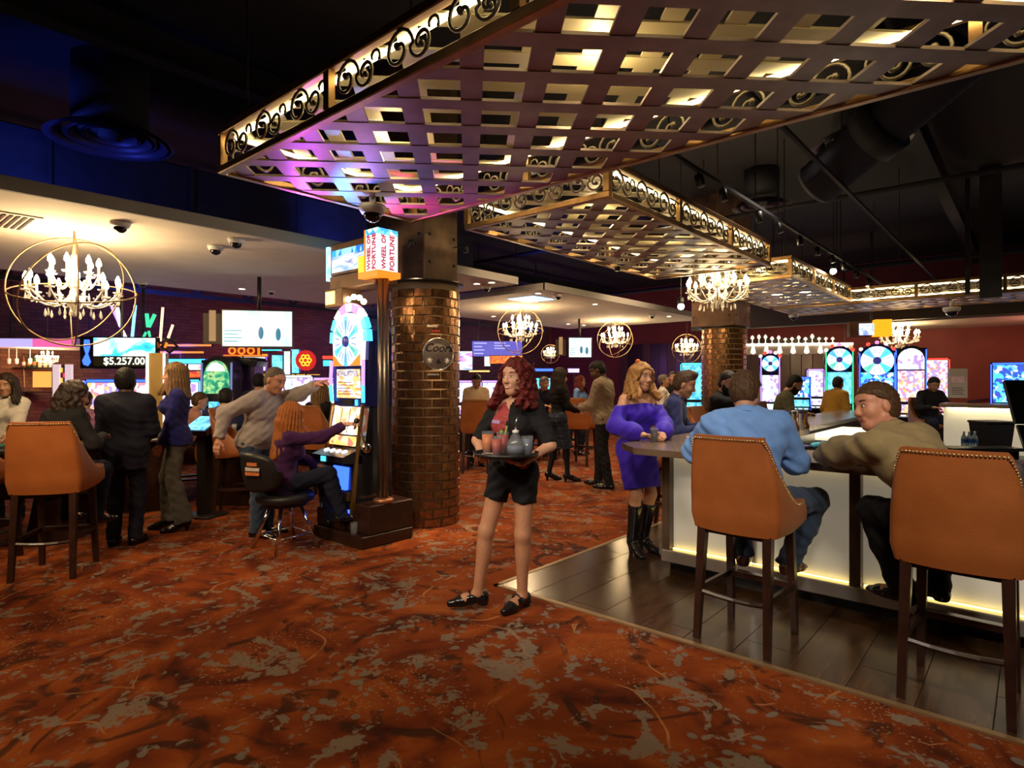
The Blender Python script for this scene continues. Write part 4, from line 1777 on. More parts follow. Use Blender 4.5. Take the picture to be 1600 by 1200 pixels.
M_LEATHER = leather_mat('tan_orange_leather', (0.30, 0.085, 0.018), (0.38, 0.115, 0.028))
M_DKWOOD = mat('dark_stained_wood', (0.028, 0.011, 0.007), 0.3, noise=0.3, nscale=12)
M_BRASS = mat('antique_brass_nail', (0.62, 0.46, 0.24), 0.3, .8)
M_BARTOP = wood_mat('grey_brown_bar_top', (0.085, 0.055, 0.036), (0.15, 0.10, 0.065), 0.25, 2.0, 0)
M_BARPANEL = mat('frosted_bar_panel', (0.70, 0.66, 0.58), 0.5, noise=0.03, nscale=2, emit=0.12, ecol=(1, .88, .66))
M_BARPOST = wood_mat('bar_post_wood', (0.07, 0.045, 0.03), (0.13, 0.085, 0.055), 0.35, 2.0, 2)
M_BARRAIL = mat('beige_metal_rail', (0.42, 0.38, 0.35), 0.35, 0.5, noise=0.1, nscale=3)
M_YLED = glow('yellow_led_strip', (1.0, 0.74, 0.20), 3.5)
M_COLDLED = glow('under_counter_light', (1.0, 0.88, 0.45), 8.0)

BZ = 1.07
# counter top: one slab around the ring, with a cut corner
bt = tag(MB().prism([(-2.38, 4.20), (5.5, 4.20), (5.5, 4.95), (-1.95, 4.95), (-1.95, 12.0), (-2.64, 12.0), (-2.64, 4.46)], BZ - .05, BZ).build('bar_counter_top', M_BARTOP),
         'grey brown wooden counter top of the bar with a cut corner', 'counter')
bar = thing('bar', 'backlit cream panelled bar front below the wooden counter', 'bar', (0, 0, 0))
XB0 = -2.35
posts = [XB0 + .03, -1.72 + .0, -0.62, 0.48, 1.58, 2.68]
MB().box(XB0, 5.4, 4.75, 4.85, 0.1, BZ - .05).build('carcass', M_BLACK, bar)
MB().box(XB0, XB0 + .1, 4.85, 11.9, 0.1, BZ - .05).build('carcass', M_BLACK, bar)
MB().box(XB0 - .005, 5.4, 4.60, 4.75, 0.10, 0.20, .008).build('base_rail', M_BARRAIL, bar)
MB().box(XB0 - .1, XB0 + .0, 4.75, 11.9, 0.10, 0.20, .008).build('base_rail', M_BARRAIL, bar)
MB().box(XB0 + .06, 5.3, 4.72, 4.76, 0.0, 0.10).build('toe_kick', M_BLACK, bar)
MB().box(XB0 + .0, XB0 + .06, 4.76, 11.8, 0.0, 0.10).build('toe_kick', M_BLACK, bar)
edges = [XB0 + .03, -0.93, 0.30, 1.5, 2.7, 3.9, 5.1]
for i, x in enumerate(edges):
    MB().box(x - .035, x + .035, 4.615, 4.75, 0.20, BZ - .05, .004).build('post', M_BARPOST, bar)
for x in (-1.62, ):
    MB().box(x - .012, x + .012, 4.66, 4.75, 0.20, BZ - .05).build('panel_joint', M_STEEL, bar)
for i in range(len(edges) - 1):
    a, b_ = edges[i] + .036, edges[i + 1] - .036
    MB().box(a, b_, 4.69, 4.72, 0.21, BZ - .06).build('panel', M_BARPANEL, bar)
    MB().box(a + .01, b_ - .01, 4.655, 4.672, 0.205, 0.213).build('led_strip', M_YLED, bar)
    MB().box(a + .01, b_ - .01, 4.655, 4.672, BZ - .062, BZ - .054).build('led_strip', M_YLED, bar)
yy = [4.78, 6.2, 7.6, 9.0, 10.4, 11.8]
for i in range(5):
    MB().box(XB0 - .05, XB0 - .02, yy[i] + .03, yy[i + 1] - .03, .21, BZ - .06).build('panel', M_BARPANEL, bar)
    MB().box(XB0 - .1, XB0, yy[i + 1] - .03, yy[i + 1] + .03, .2, BZ - .05).build('post', M_BARPOST, bar)
    MB().box(XB0 - .085, XB0 - .07, yy[i] + .05, yy[i + 1] - .05, .205, .213).build('led_strip', M_YLED, bar)
# far side of the ring with the lit inner face and a raised counter
fb_ = thing('far_bar_counter', 'far bar counter with a brightly lit cream inner face', 'bar', (0, 12.0, 0))
MB().box(-1.2, 5.0, 0, .75, 1.16, 1.22, .01).build('counter_top', M_BARTOP, fb_)
MB().box(-1.15, 5.0, .12, .2, 0, 1.16).build('inner_panel', M_BARPANEL, fb_)
MB().box(-1.1, 4.9, .04, .07, 1.145, 1.158).build('led_strip', glow('bright_counter_strip', (1.0, .9, .5), 14), fb_)
MB().box(-1.15, 5.0, -.5, .12, .40, .44).build('low_shelf', M_BLACK, fb_)
MB().box(-1.15, 5.0, -.45, .12, 0, .40).build('cabinet', M_BLACK, fb_)
# inner work counter behind the near bar
wc = thing('back_bar_worktop', 'steel ice station worktop behind the near counter', 'worktop', (0, 0, 0))
MB().box(-1.9, 5.2, 5.0, 5.55, .82, .86, .005).build('steel_top', M_STEEL, wc)
MB().box(-1.9, 5.2, 5.05, 5.5, .0, .82).build('cabinet', M_DARKMETAL, wc)
MB().box(-1.9, -1.3, 6.9, 8.7, .97, 1.0, .005).build('lit_ice_bin', mat('pale_lit_top', (.75, .72, .6), .3, emit=.7, ecol=(1, .9, .6)), wc)
MB().box(-1.9, -1.3, 6.9, 8.7, .0, .97).build('bin_body', M_STEEL, wc)


# ---------------------------------------------------------------- tall leather stools
def make_stool(near=True):
    t = thing('bar_stool', 'x', 'bar stool')
    N, M_ = 56, 12
    outer, inner = [], []

    def plan(u):
        """u -1..1 along the shell; returns x, y, nx, ny"""
        a = abs(u)
        sg = 1 if u >= 0 else -1
        if a < .46:
            x = a / .46 * .225
            y = -.255 + .035 * (x / .225) ** 2
        elif a < .60:
            q = (a - .46) / .14
            x = .225 + .035 * math.sin(q * PI / 2)
            y = -.22 + .05 * (1 - math.cos(q * PI / 2))
        else:
            q = (a - .60) / .40
            x = .26 + .015 * math.sin(q * PI)
            y = -.17 + .39 * q
        return sg * x, y

    def ztop(u):
        a = abs(u)
        if a < .47:
            return 1.27 - .012 * (a / .47) ** 2 * 0
        q = min(1, (a - .47) / .40)
        q2 = q * q * (3 - 2 * q)
        return 1.27 - .40 * (q2 ** .75)
    for i in range(N + 1):
        u = -1 + 2 * i / N
        x, y = plan(u)
        x2, y2 = plan(u + .01)
        tx, ty = x2 - x, y2 - y
        l = math.hypot(tx, ty)
        nx, ny = ty / l, -tx / l
        zt = ztop(u)
        zb = .685 + .03 * abs(u) ** 3
        for j in range(M_ + 1):
            q = j / M_
            z = zb + (zt - zb) * q
            lean = -.055 * max(0, (z - .85) / .42) if abs(u) < .6 else -.055 * max(0, (z - .85) / .42)
            sc = 1.06 - .14 * (z - .68) / .59 if z > .68 else 1.06
            belly = .012 * math.sin(q * PI)
            tuck = -.02 * max(0, 1 - q * 6)
            outer.append((x * sc + nx * (belly + tuck), y + lean + ny * (belly + tuck), z))
            th = .05 if j not in (0,) else .05
            inner.append((x * sc - nx * th, y + lean - ny * th, z))
    W = M_ + 1
    n0 = len(outer)
    fs = []
    for i in range(N):
        for j in range(M_):
            a = i * W + j
            fs.append((a, a + W, a + W + 1, a + 1))
            fs.append((n0 + a, n0 + a + 1, n0 + a + W + 1, n0 + a + W))
        a = i * W
        fs.append((a, n0 + a, n0 + a + W, a + W))
        a = i * W + M_
        fs.append((a, a + W, n0 + a + W, n0 + a))
    for i in (0, N):
        for j in range(M_):
            a = i * W + j
            f = (a, a + 1, n0 + a + 1, n0 + a)
            fs.append(f if i == 0 else f[::-1])
    sh = MB().add(outer + inner, fs).build('backrest', M_LEATHER, t)
    edge_smooth(sh, 60)
    MB().box(-.225, .225, -.2, .25, .70, .80, .04).build('seat', M_LEATHER, t)
    MB().box(-.20, .20, -.19, .19, .66, .70).build('seat_frame', M_DKWOOD, t)
    # nail heads along the rim of the shell
    nb = MB()
    if near:
        path = []
        for i in range(N + 1):
            a = i * W + M_
            path.append(Vector(outer[a]))
        dist = 0
        acc = []
        for p0, p1 in zip(path, path[1:]):
            acc.append((dist, p0, p1))
            dist += (p1 - p0).length
        s_ = .01
        ctr = Vector((0, 0, 1.0))
        while s_ < dist:
            for d0, p0, p1 in acc:
                L_ = (p1 - p0).length
                if d0 <= s_ < d0 + L_:
                    p = p0 + (p1 - p0) * ((s_ - d0) / L_)
                    tg = (p1 - p0).normalized()
                    outv = Vector((p.x, p.y + .05, 0)).normalized()
                    dn = (Vector((0, 0, -1)) - tg * -tg.z).normalized()
                    c = p + dn * .018 + outv * .003
                    nb.ball(tuple(c), .0068, 6, 4)
                    break
            s_ += .0165
        nb.build('nailhead_trim', M_BRASS, t, True)
    for sx in (-1, 1):
        MB().frustum((sx * .215, -.235, 0), .036, .036, (sx * .20, -.18, .70), .052, .052).build('leg', M_DKWOOD, t)
        MB().frustum((sx * .205, .235, 0), .036, .036, (sx * .19, .19, .70), .05, .05).build('leg', M_DKWOOD, t)
        MB().box(sx * .203 - .012, sx * .203 + .012, -.20, .20, .30, .335).build('stretcher', M_DKWOOD, t)
    MB().tube([(-.20, -.215, .30), (-.1, -.20, .285), (0, -.195, .28), (.1, -.20, .285), (.20, -.215, .30)], .015, 6).build('stretcher', M_DKWOOD, t)
    fr = MB().box(-.195, .195, .195, .235, .30, .335).build('footrest', M_DKWOOD, t)
    MB().box(-.18, .18, .19, .24, .335, .338).build('wear_strip', M_STEEL, fr)
    return t


stool0 = make_stool()
STOOLN = [0]


def stool(x, y, rot, label, group='tall leather stools'):
    o = stool0 if STOOLN[0] == 0 else copy_tree(stool0)
    STOOLN[0] += 1
    o.location = (x, y, 0)
    o.rotation_euler = (0, 0, rot)
    return tag(o, label, 'bar stool', group)


KIDS.clear()
stool(-1.36, 3.80, R(-3), 'orange leather stool under the man in light blue at the bar')
stool(-0.29, 3.80, R(-2), 'orange leather stool at the right edge, under the man in olive')
stool(-2.98, 5.95, R(-90), 'orange leather stool under the young man in navy')
stool(-2.98, 7.25, R(-90), 'orange leather stool under the man with a finger at his mouth')
stool(-2.98, 8.45, R(-84), 'empty leather stool at the bar, nearest the far brick column')
stool(-2.98, 9.6, R(-90), 'orange leather stool under the bearded man in camouflage')
def at(u, Y):
    return c2w((u - CX) / F * Y, Y)
x, y = at(88, 5.05)
stool(x, y, YAW + R(14), 'orange leather stool under the dark haired woman at the card table')
x, y = at(-40, 5.3)
stool(x, y, YAW + R(-5), 'orange leather stool cut by the left edge of the picture')
x, y = at(497, 8.2)
stool(x, y, YAW + R(-18), 'orange leather stool under the blonde woman in black')
x, y = at(372, 7.3)
stool(x, y, YAW + R(-75), 'orange leather stool turned sideways beside the man in grey')
x, y = at(746, 10.6)
stool(x, y, YAW + R(-6), 'orange leather stool in front of the man in cream shirt')
x, y = at(908, 11.5)
stool(x, y, YAW + R(-30), 'orange leather stool between the plaid skirt and the grey jacket')
x, y = at(790, 13.0)
stool(x, y, YAW + R(25), 'orange leather stool far behind the waitress')


# ---------------------------------------------------------------- chandeliers
M_CRYSTAL = mat('clear_crystal', (0.95, 0.90, 0.82), 0.05, 0.0, alpha=.55, spec=1.0)
M_CANDLE = mat('ivory_candle', (0.75, 0.66, 0.48), 0.5, emit=0.6, ecol=(1, .75, .4))
M_BULB = glow('candle_bulb', (1.0, 0.78, 0.42), 42.0)
M_ORB = mat('orb_ring_bronze', (0.36, 0.22, 0.11), 0.35, 0.9)
M_ARM = mat('glass_arm', (0.78, 0.70, 0.58), 0.15, 0.0, coat=.5)


def ring_pts(r, n=48):
    return [(math.cos(2 * PI * i / n) * r, math.sin(2 * PI * i / n) * r, 0) for i in range(n)]


def make_chandelier(orb=True, arms=(9, 6), energy=70):
    t = thing('chandelier', 'x', 'chandelier')
    # local origin at the centre, overall radius about 0.5
    MB().lathe([(.012, .5), (.012, .36), (.03, .34), (.018, .28), (.04, .2), (.05, .14), (.025, .08), (.03, 0), (.06, -.06), (.055, -.12), (.02, -.18), (.028, -.21), (0.0, -.235)], 12).build('stem', M_ARM, t, True)
    arm_me = {}
    for tier, (n, r, z0, zt) in enumerate(((arms[0], .36, -.06, -.03), (arms[1], .19, .1, .14))):
        key = tier
        pts = []
        for i in range(13):
            q = i / 12
            pts.append((.04 + (r - .04) * q, 0, z0 - .085 * math.sin(q * PI * 1.05) + (zt - z0) * q * q + .01))
        arm = MB().tube(pts, [.011 - .003 * i / 12 for i in range(13)], 6).mesh('arm', M_ARM, True)
        cup = MB().lathe([(.0, 0), (.035, .004), (.042, .016), (.03, .012), (.0, .01)], 10, cap=False).mesh('drip_cup', M_CRYSTAL, True)
        cnd = MB().lathe([(.011, .01), (.011, .085)], 8).mesh('candle', M_CANDLE, True)
        blb = MB().lathe([(.006, .085), (.024, .108), (.022, .135), (.005, .175)], 8).mesh('bulb', M_BULB, True)
        drop = MB().lathe([(0.001, 0), (.004, -.012), (.010, -.04), (.013, -.055), (.008, -.07), (0.001, -.078)], 6).mesh('crystal_drop', M_CRYSTAL)
        for k in range(n):
            an = 2 * PI * k / n + tier * .3
            e = Matrix.Rotation(an, 4, 'Z') @ Vector((pts[-1][0], 0, pts[-1][2]))
            a = link('arm', arm, t, (0, 0, 0), an)
            link('drip_cup', cup, t, e)
            c = link('candle', cnd, t, e)
            link('bulb', blb, c)
            link('crystal_drop', drop, t, (e.x, e.y, e.z - .01))
            e2 = Matrix.Rotation(an, 4, 'Z') @ Vector((r * .6, 0, z0 - .07))
            link('crystal_drop', drop, t, (e2.x, e2.y, e2.z - .03))
    for k in range(8):
        an = 2 * PI * k / 8
        link('crystal_drop', drop, t, (math.cos(an) * .075, math.sin(an) * .075, -.14))
    # swags of crystal beads
    sw = MB()
    for k in range(arms[0]):
        a0, a1 = 2 * PI * k / arms[0], 2 * PI * (k + 1) / arms[0]
        for i in range(7):
            q = i / 6
            an = a0 + (a1 - a0) * q
            sw.ball((.34 * math.cos(an), .34 * math.sin(an), -.02 - .07 * math.sin(q * PI)), .009, 6, 4)
    sw.build('bead_swag', M_CRYSTAL, t)
    if orb:
        rr = MB().tube(ring_pts(.5), .0075, 6, True).mesh('orb_ring', M_ORB, True)
        for rx, rz in ((R(90), 0.5), (R(90), 2.0), (R(17), 0.2), (R(-62), 1.1)):
            link('orb_ring', rr, t, (0, 0, 0), (rx, 0, rz))
    MB().tube([(0, 0, .5), (0, 0, .62)], .01, 6).build('chain', M_ORB, t)
    return t


CH = {}


def chandelier(kind, loc, diam, energy, label, ceil=None):
    if kind not in CH:
        CH[kind] = make_chandelier(kind == 'orb', (11, 7) if kind == 'orb' else (11, 7))
        o = CH[kind]
    else:
        o = copy_tree(CH[kind])
    o.location = loc
    s_ = diam
    o.scale = (s_, s_, s_)
    o.rotation_euler = (0, 0, random.random() * 3)
    tag(o, label, 'chandelier', 'crystal chandeliers')
    lamp('POINT', 'chandelier_light', (loc[0], loc[1], loc[2] + .13 * s_), energy * 1.5, (1.0, 0.70, 0.36), None, .22 * s_)
    MB().tube([(0, 0, .6), (0, 0, ((ceil or ZS) - loc[2]) / s_)], .008, 6).build('hanging_chain', M_ORB, o)
    return o


chandelier('orb', tuple(PY(116, 457, 6.0)), 1.06, 70, 'large crystal chandelier in bronze orb rings hanging above the card table')
chandelier('orb', tuple(PY(813, 517, 12.3)), 0.94, 60, 'crystal chandelier in orb rings above the red haired waitress')
chandelier('orb', tuple(PY(961, 530, 15.0)), 0.90, 60, 'crystal chandelier in orb rings just right of the small hanging television')
chandelier('orb', tuple(PY(1073, 545, 17.5)), 0.85, 45, 'crystal chandelier beside the left edge of the far brick column', HC)
chandelier('orb', tuple(PY(860, 553, 19.5)), 0.60, 25, 'small distant chandelier left of the small hanging television', HC)
chandelier('clear', tuple(PY(1121, 455, 9.0)), 1.18, 40, 'clear crystal chandelier without rings in front of the far brick column', HC)
chandelier('clear', tuple(PY(1405, 528, 16.0)), 1.2, 60, 'crystal chandelier above the wheel slot machines', HC)
chandelier('clear', tuple(PY(74, 562, 12.4)), 0.50, 14, 'small chandelier hanging in the far left alcove bar', 2.24)


# ---------------------------------------------------------------- ceiling fittings
def make_dome():
    t = thing('dome_camera', 'x', 'security camera')
    MB().lathe([(.085, 0), (.085, -.025), (.07, -.05), (.06, -.052)], 20).build('housing', M_WHITEP, t, True)
    MB().ball((0, 0, -.05), (.058, .058, .055), 16, 8).build('dome', M_DOME, t, True)
    return t


dome0 = make_dome()
DN = [0]


def dome(u, v, z, label, sc=1.0):
    o = dome0 if DN[0] == 0 else copy_tree(dome0)
    DN[0] += 1
    o.location = P(u, v, z)
    o.scale = (sc, sc, sc)
    return tag(o, label, 'security camera', 'ceiling dome cameras')


dome(188, 347, ZS, 'dome camera on the left soffit, nearest the air vent')
dome(337, 384, ZS, 'dome camera on the left soffit, largest of the pair by the pole')
dome(369, 373, ZS, 'dome camera on the left soffit edge, farthest right of the pair')
dome(760, 447, ZS, 'dome camera on the soffit just right of the brick column', .9)
dome(872, 460, ZS, 'dome camera beside the blue ceiling panel', .9)
dome(1019, 492, ZS, 'small dome camera on the soffit end near the far column', .8)
dome(424, 454, ZS, 'small dome camera above the big television', .7)
dome(223, 441, ZS, 'small dome camera at the back edge of the soffit', .8)
# hanging domes on stems
for (u, v, Y, lab, s_) in ((582, 322, 5.0, 'white dome camera hanging below the nearest canopy', 1.3), (1487, 480, 11.5, 'white dome camera hanging over the right end of the bar', 1.7), (1240, 492, 13.6, 'white dome camera hanging under the far canopy', 1.2)):
    o = copy_tree(dome0)
    o.location = PY(u, v, Y)
    o.scale = (s_, s_, s_)
    tag(o, lab, 'security camera', 'ceiling dome cameras')
    zz = (3.11 - o.location.z) / s_ if u != 1487 else (3.1 - o.location.z) / s_
    MB().tube([(0, 0, 0), (0, 0, max(.05, zz))], .02, 8).build('stem', M_WHITEP, o)
# recessed downlights
dl0 = thing('recessed_light', 'x', 'downlight')
MB().lathe([(.06, 0), (.06, -.008), (.05, -.008), (.05, 0)], 16, cap=False).build('trim_ring', M_WHITEP, dl0)
MB().lathe([(.0, -.003), (.05, -.003)], 16, cap=False).build('lens', glow('downlight_lens', (1, .85, .6), 12), dl0)
first = True
for i, (u, v, lab) in enumerate(((745, 443, 'lit downlight in the soffit close to the brick column'), (768, 441, 'lit downlight in the soffit left of the dome camera'),
                             (841, 458, 'lit downlight at the front corner of the second soffit'), (771, 494, 'lit downlight at the back of the second soffit'), (841, 501, 'lit downlight right of the orb chandelier'),
                             (888, 506, 'lit downlight beside the thin television pole'), (912, 508, 'lit downlight farthest back in the second soffit'), (930, 475, 'lit downlight beside the small black spotlight'),
                             (378, 451, 'lit downlight beside the television pole'), (1045, 494, 'lit downlight at the right end of the second soffit'))):
    o = dl0 if first else copy_tree(dl0)
    first = False
    p_ = P(u, v, ZS)
    o.location = (p_.x, p_.y, ZS - .001)
    tag(o, lab, 'downlight', 'recessed ceiling downlights')
    lamp('SPOT', 'downlight_beam', (p_.x, p_.y, ZS - .02), 45, WARM, (p_.x, p_.y, 0), .05, 80, .6)
# air vent and blue panel
vt = thing('air_vent', 'rectangular slotted air vent in the left soffit', 'vent', P(20, 345, ZS))
MB().box(-.35, .35, -.16, .16, -.012, 0).build('frame', M_PLASTER, vt)
for k in range(5):
    MB().box(-.30, .30, -.12 + k * .05, -.095 + k * .05, -.02, -.012).build('slat', M_BLACK, vt)
bp_ = P(830, 467, ZS)
tag(MB().box(-.3, .3, -.3, .3, -.012, 0).build('ceiling_panel', screen_mat('blue_ceiling_light', [(.1, .4, .9), (.5, .8, 1)], 2.0, 4), None, loc=bp_), 'glowing blue square panel in the second soffit', 'light panel')
# round air diffusers in the black ceiling
for (u, v, z, d, lab) in ((173, 222, 4.3, 1.25, 'large round black ceiling diffuser above the left soffit'), (1190, 325, 4.55, .95, 'round black ceiling diffuser behind the track lights'), (1345, 225, 4.5, 1.1, 'round black ceiling diffuser near the fat duct')):
    t = thing('ceiling_diffuser', lab, 'air diffuser', P(u, v, z), 0, 'round ceiling diffusers')
    for k, (r1, zz) in enumerate(((1, 0), (.72, .03), (.46, .06))):
        MB().lathe([(d / 2 * r1, zz), (d / 2 * r1 * .8, zz + .08), (d / 2 * r1 * .72, zz + .08), (d / 2 * r1 * .9, zz - .005)], 36, cap=False).build('ring', mat('dark_plum_metal', (.09, .06, .10), .5, .4), t, True)
    MB().lathe([(d * .1, .05), (d * .09, .3)], 16).build('neck', M_DUCT, t, True)
    MB().lathe([(d * .3, .12), (d * .3, HC - z)], 24).build('trunk', M_DUCT, t, True)
# ducts, pipes and beams in the ceiling void
dd = thing('round_duct', 'fat corrugated round duct in the dark ceiling at right', 'duct', PY(1372, 205, 6.9))
prof = []
for i in range(40):
    prof.append((.27 + (.012 if i % 2 else 0), -.9 + i * .05))
MB().lathe(prof, 24).xf(Matrix.Rotation(R(62), 4, 'Y') @ Matrix.Rotation(R(20), 4, 'X')).build('pipe', mat('blue_grey_duct', (.02, .02, .04), .85), dd, True)
MB().lathe([(.34, -.12), (.34, .12)], 24).xf(Matrix.Rotation(R(62), 4, 'Y') @ Matrix.Rotation(R(20), 4, 'X')).build('collar', M_DUCT, dd, True)
rd = thing('square_duct', 'long blue lit air duct above the left soffit', 'duct', (-9.3, 3.0, 4.2))
MB().box(-.45, .45, -8, 6, -.3, .35, .02).build('casing', M_DUCT, rd)
for k in range(9):
    MB().box(-.47, .47, -7.6 + k * 1.6, -7.55 + k * 1.6, -.32, .37).build('flange', M_DUCT, rd)
for i, (x, lab) in enumerate(((-1.2, 'black steel ceiling beam over the bar'), (-6.6, 'black steel ceiling beam along the left soffit'), (3.0, 'black steel ceiling beam at far right'), (-12.5, 'black steel ceiling beam near the brick wall'))):
    b_ = thing('ceiling_beam', lab, 'beam', (x, 7, 4.75), 0, 'steel ceiling beams')
    MB().box(-.09, .09, -13.5, 13.5, 0, .02).box(-.09, .09, -13.5, 13.5, .28, .30).box(-.012, .012, -13.5, 13.5, .02, .28).build('web', M_BLACKC, b_)
for i, (y_, z_, r_) in enumerate(((0.6, 4.75, .03), (6.5, 4.45, .04), (10.5, 4.45, .04), (16.4, 4.3, .06))):
    tag(MB().tube([(-15.9, y_, z_), (7.8, y_, z_)], r_, 8).build('ceiling_pipe', M_BLACKC), ['thin dark pipe crossing above the nearest canopy', 'dark pipe crossing above the long canopy', 'dark pipe crossing behind the chandelier canopy', 'thick dark pipe crossing before the red wall'][i], 'pipe', 'ceiling pipes')
# hanging black frames at right
for i, (u, v0, v1, Y, w_) in enumerate(((1512, 300, 460, 10.5, .07), (1548, 290, 465, 10.2, .30))):
    a_, b_ = PY(u, v0, Y), PY(u, v1, Y)
    tag(MB().box(-w_ / 2, w_ / 2, -.04, .04, b_.z - a_.z, HC - a_.z - .01).build('hanging_mast', M_DUCT, None, loc=a_), ['thin dark hanging mast at upper right', 'wide dark hanging panel at upper right'][i], 'hanger')
# track lights
tr = thing('light_track', 'long black lighting track above the bar canopies', 'light track', (-2.48, 0, 3.62))
MB().box(-.02, .02, 4.2, 17.0, 0, .035).build('rail', M_BLACKC, tr)
for y_ in (5.0, 8.0, 11.0, 14.0):
    MB().tube([(0, y_, .03), (0, y_, HC - 3.62)], .006, 6).build('hanging_wire', M_BLACK, tr)
tr2 = thing('light_track', 'second dark lighting track farther from the canopies', 'light track', (-1.75, 0, 3.9))
MB().box(-.02, .02, 3.2, 17.0, 0, .03).build('rail', M_BLACKC, tr2)
for y_ in (4.0, 8.0, 12.0):
    MB().tube([(0, y_, .03), (0, y_, HC - 3.9)], .006, 6).build('hanging_wire', M_BLACK, tr2)
th0 = thing('track_spot', 'x', 'track light')
MB().lathe([(.036, -.16), (.042, -.155), (.042, -.04), (.025, -.03)], 12).build('can', M_BLACK, th0, True)
MB().lathe([(0, -.150), (.034, -.150)], 12, cap=False).build('lens', glow('track_lens', (1, .88, .66), 30), th0)
MB().tube([(0, 0, 0), (0, 0, -.05)], .008, 6).build('stalk', M_BLACK, th0)
first = True
for i, q in enumerate((5.6, 6.2, 7.3, 8.0, 8.9, 9.8, 10.6, 11.4, 12.4, 13.4, 14.6, 15.8)):
    o = th0 if first else copy_tree(th0)
    first = False
    o.location = (-2.48, q, 3.62)
    o.rotation_euler = (R(0), R(-14 + 5 * (i % 3)), 0)
    tag(o, 'black can spotlight on the track above the bar, number %s from the near end' % ['one', 'two', 'three', 'four', 'five', 'six', 'seven', 'eight', 'nine', 'ten', 'eleven', 'twelve'][i], 'track light', 'track spotlights')
    if i in (0, 2, 4, 7, 9):
        lamp('SPOT', 'track_beam', (-2.48, q, 3.44), 120, NEUT, (-2.1, q - .3, 0.9), .05, 60, .6)
# two bare bright flood heads that glare at the lens
for (u, v, Y, lab) in ((1302, 424, 10.2, 'glaring bright flood lamp at the end of the near track'), (1064, 479, 9.6, 'glaring bright flood lamp left of the clear chandelier')):
    t = thing('flood_lamp', lab, 'flood lamp', PY(u, v, Y))
    MB().ball((0, 0, 0), .05, 12, 8).build('bulb', glow('flood_bulb', (1, .82, .5), 60), t, True)
    MB().lathe([(.03, .03), (.05, .05), (.05, .14), (.02, .15)], 12).build('housing', M_BLACK, t, True)
    MB().tube([(0, 0, .1), (0, 0, HC - t.location.z)], .006, 6).build('hanging_wire', M_BLACK, t)
# added spot head below the long canopy, made up to light the column
for (l_, lab) in (((-4.15, 6.9, 3.02), 'small spot head clipped under the rail of the long canopy'),):
    t = thing('clip_spot', lab, 'spotlight', l_)
    MB().lathe([(.035, .012), (.04, .02), (.04, .07), (.02, .08)], 12).build('can', M_BLACK, t, True)


# ---------------------------------------------------------------- wheel slot machine by the column
M_SLOTBLK = mat('slot_black_gloss', (0.012, 0.012, 0.016), 0.2, coat=.3)
M_SLOTBLUE = mat('slot_blue_metal', (0.02, 0.025, 0.16), 0.25, 0.5)
M_GLDTRIM = mat('slot_gold_trim', (0.45, 0.26, 0.08), 0.3, 0.9)
G_WHITE = glow('lit_white', (1, .97, .95), 1.1)
G_CYAN = glow('lit_cyan', (.06, .55, 1), 1.9)
G_BLUE = glow('lit_blue', (.03, .10, 1), 2.6)
G_PINK = glow('lit_pink', (1, .25, .55), 1.3)
G_ORANGE = glow('lit_orange', (1, .22, .015), 1.25)
G_YELLOW = glow('lit_yellow', (1, .62, .03), 1.25)
G_PURPLE = glow('lit_purple', (.55, .3, 1), 1.4)
G_RED = glow('lit_red', (1, .05, .03), 1.6)
G_GREEN = glow('lit_green', (.05, .8, .35), 1.1)
WHEELC = [G_WHITE, G_CYAN, G_WHITE, glow('lit_mint', (.2, .8, .6), 1.0), G_WHITE, glow('lit_sky', (.12, .5, 1), 1.2)]


def wheel(parent, c, rx, rz, n=18, cols=WHEELC, y=0.0, thick=.01):
    """lit prize wheel made of wedges in the local xz plane, facing -y"""
    for k in range(n):
        a0, a1 = 2 * PI * k / n, 2 * PI * (k + 1) / n
        pts = [(c[0] + math.cos(a0) * rx * .25, c[2] + math.sin(a0) * rz * .25)]
        for a in (a0, (a0 + a1) / 2, a1):
            pts.append((c[0] + math.cos(a) * rx, c[2] + math.sin(a) * rz))
        pts.append((c[0] + math.cos(a1) * rx * .25, c[2] + math.sin(a1) * rz * .25))
        MB().prism_xz(pts, c[1] - thick, c[1]).build('wheel_wedge', cols[(k * 7 + k // 3) % len(cols)], parent)
    M_ = Matrix.Translation(c) @ Matrix.Rotation(PI / 2, 4, 'X')
    MB().lathe([(rx * .27, 0), (rx * .25, .02), (rx * .12, .03), (0, .03)], 16, cap=False).xf(M_).build('wheel_hub', mat('hub_navy', (.02, .02, .12), .3, emit=.3, ecol=(.1, .1, .6)), parent, True)
    mk = MB()
    for k in range(n):
        a = 2 * PI * (k + .5) / n
        mk.tube([(c[0] + math.cos(a) * rx * .5, c[1] - thick - .001, c[2] + math.sin(a) * rz * .5), (c[0] + math.cos(a) * rx * .85, c[1] - thick - .001, c[2] + math.sin(a) * rz * .85)], .005, 4)
    mk.build('wheel_marks', mat('wheel_print', (.05, .15, .35), .5, emit=.5, ecol=(.1, .3, .9)), parent)


SX, SY = -5.20, 3.66
slot = thing('wheel_slot_machine', 'tall wheel slot machine with a lit arched top in front of the brick column', 'slot machine', (SX, SY, 0))
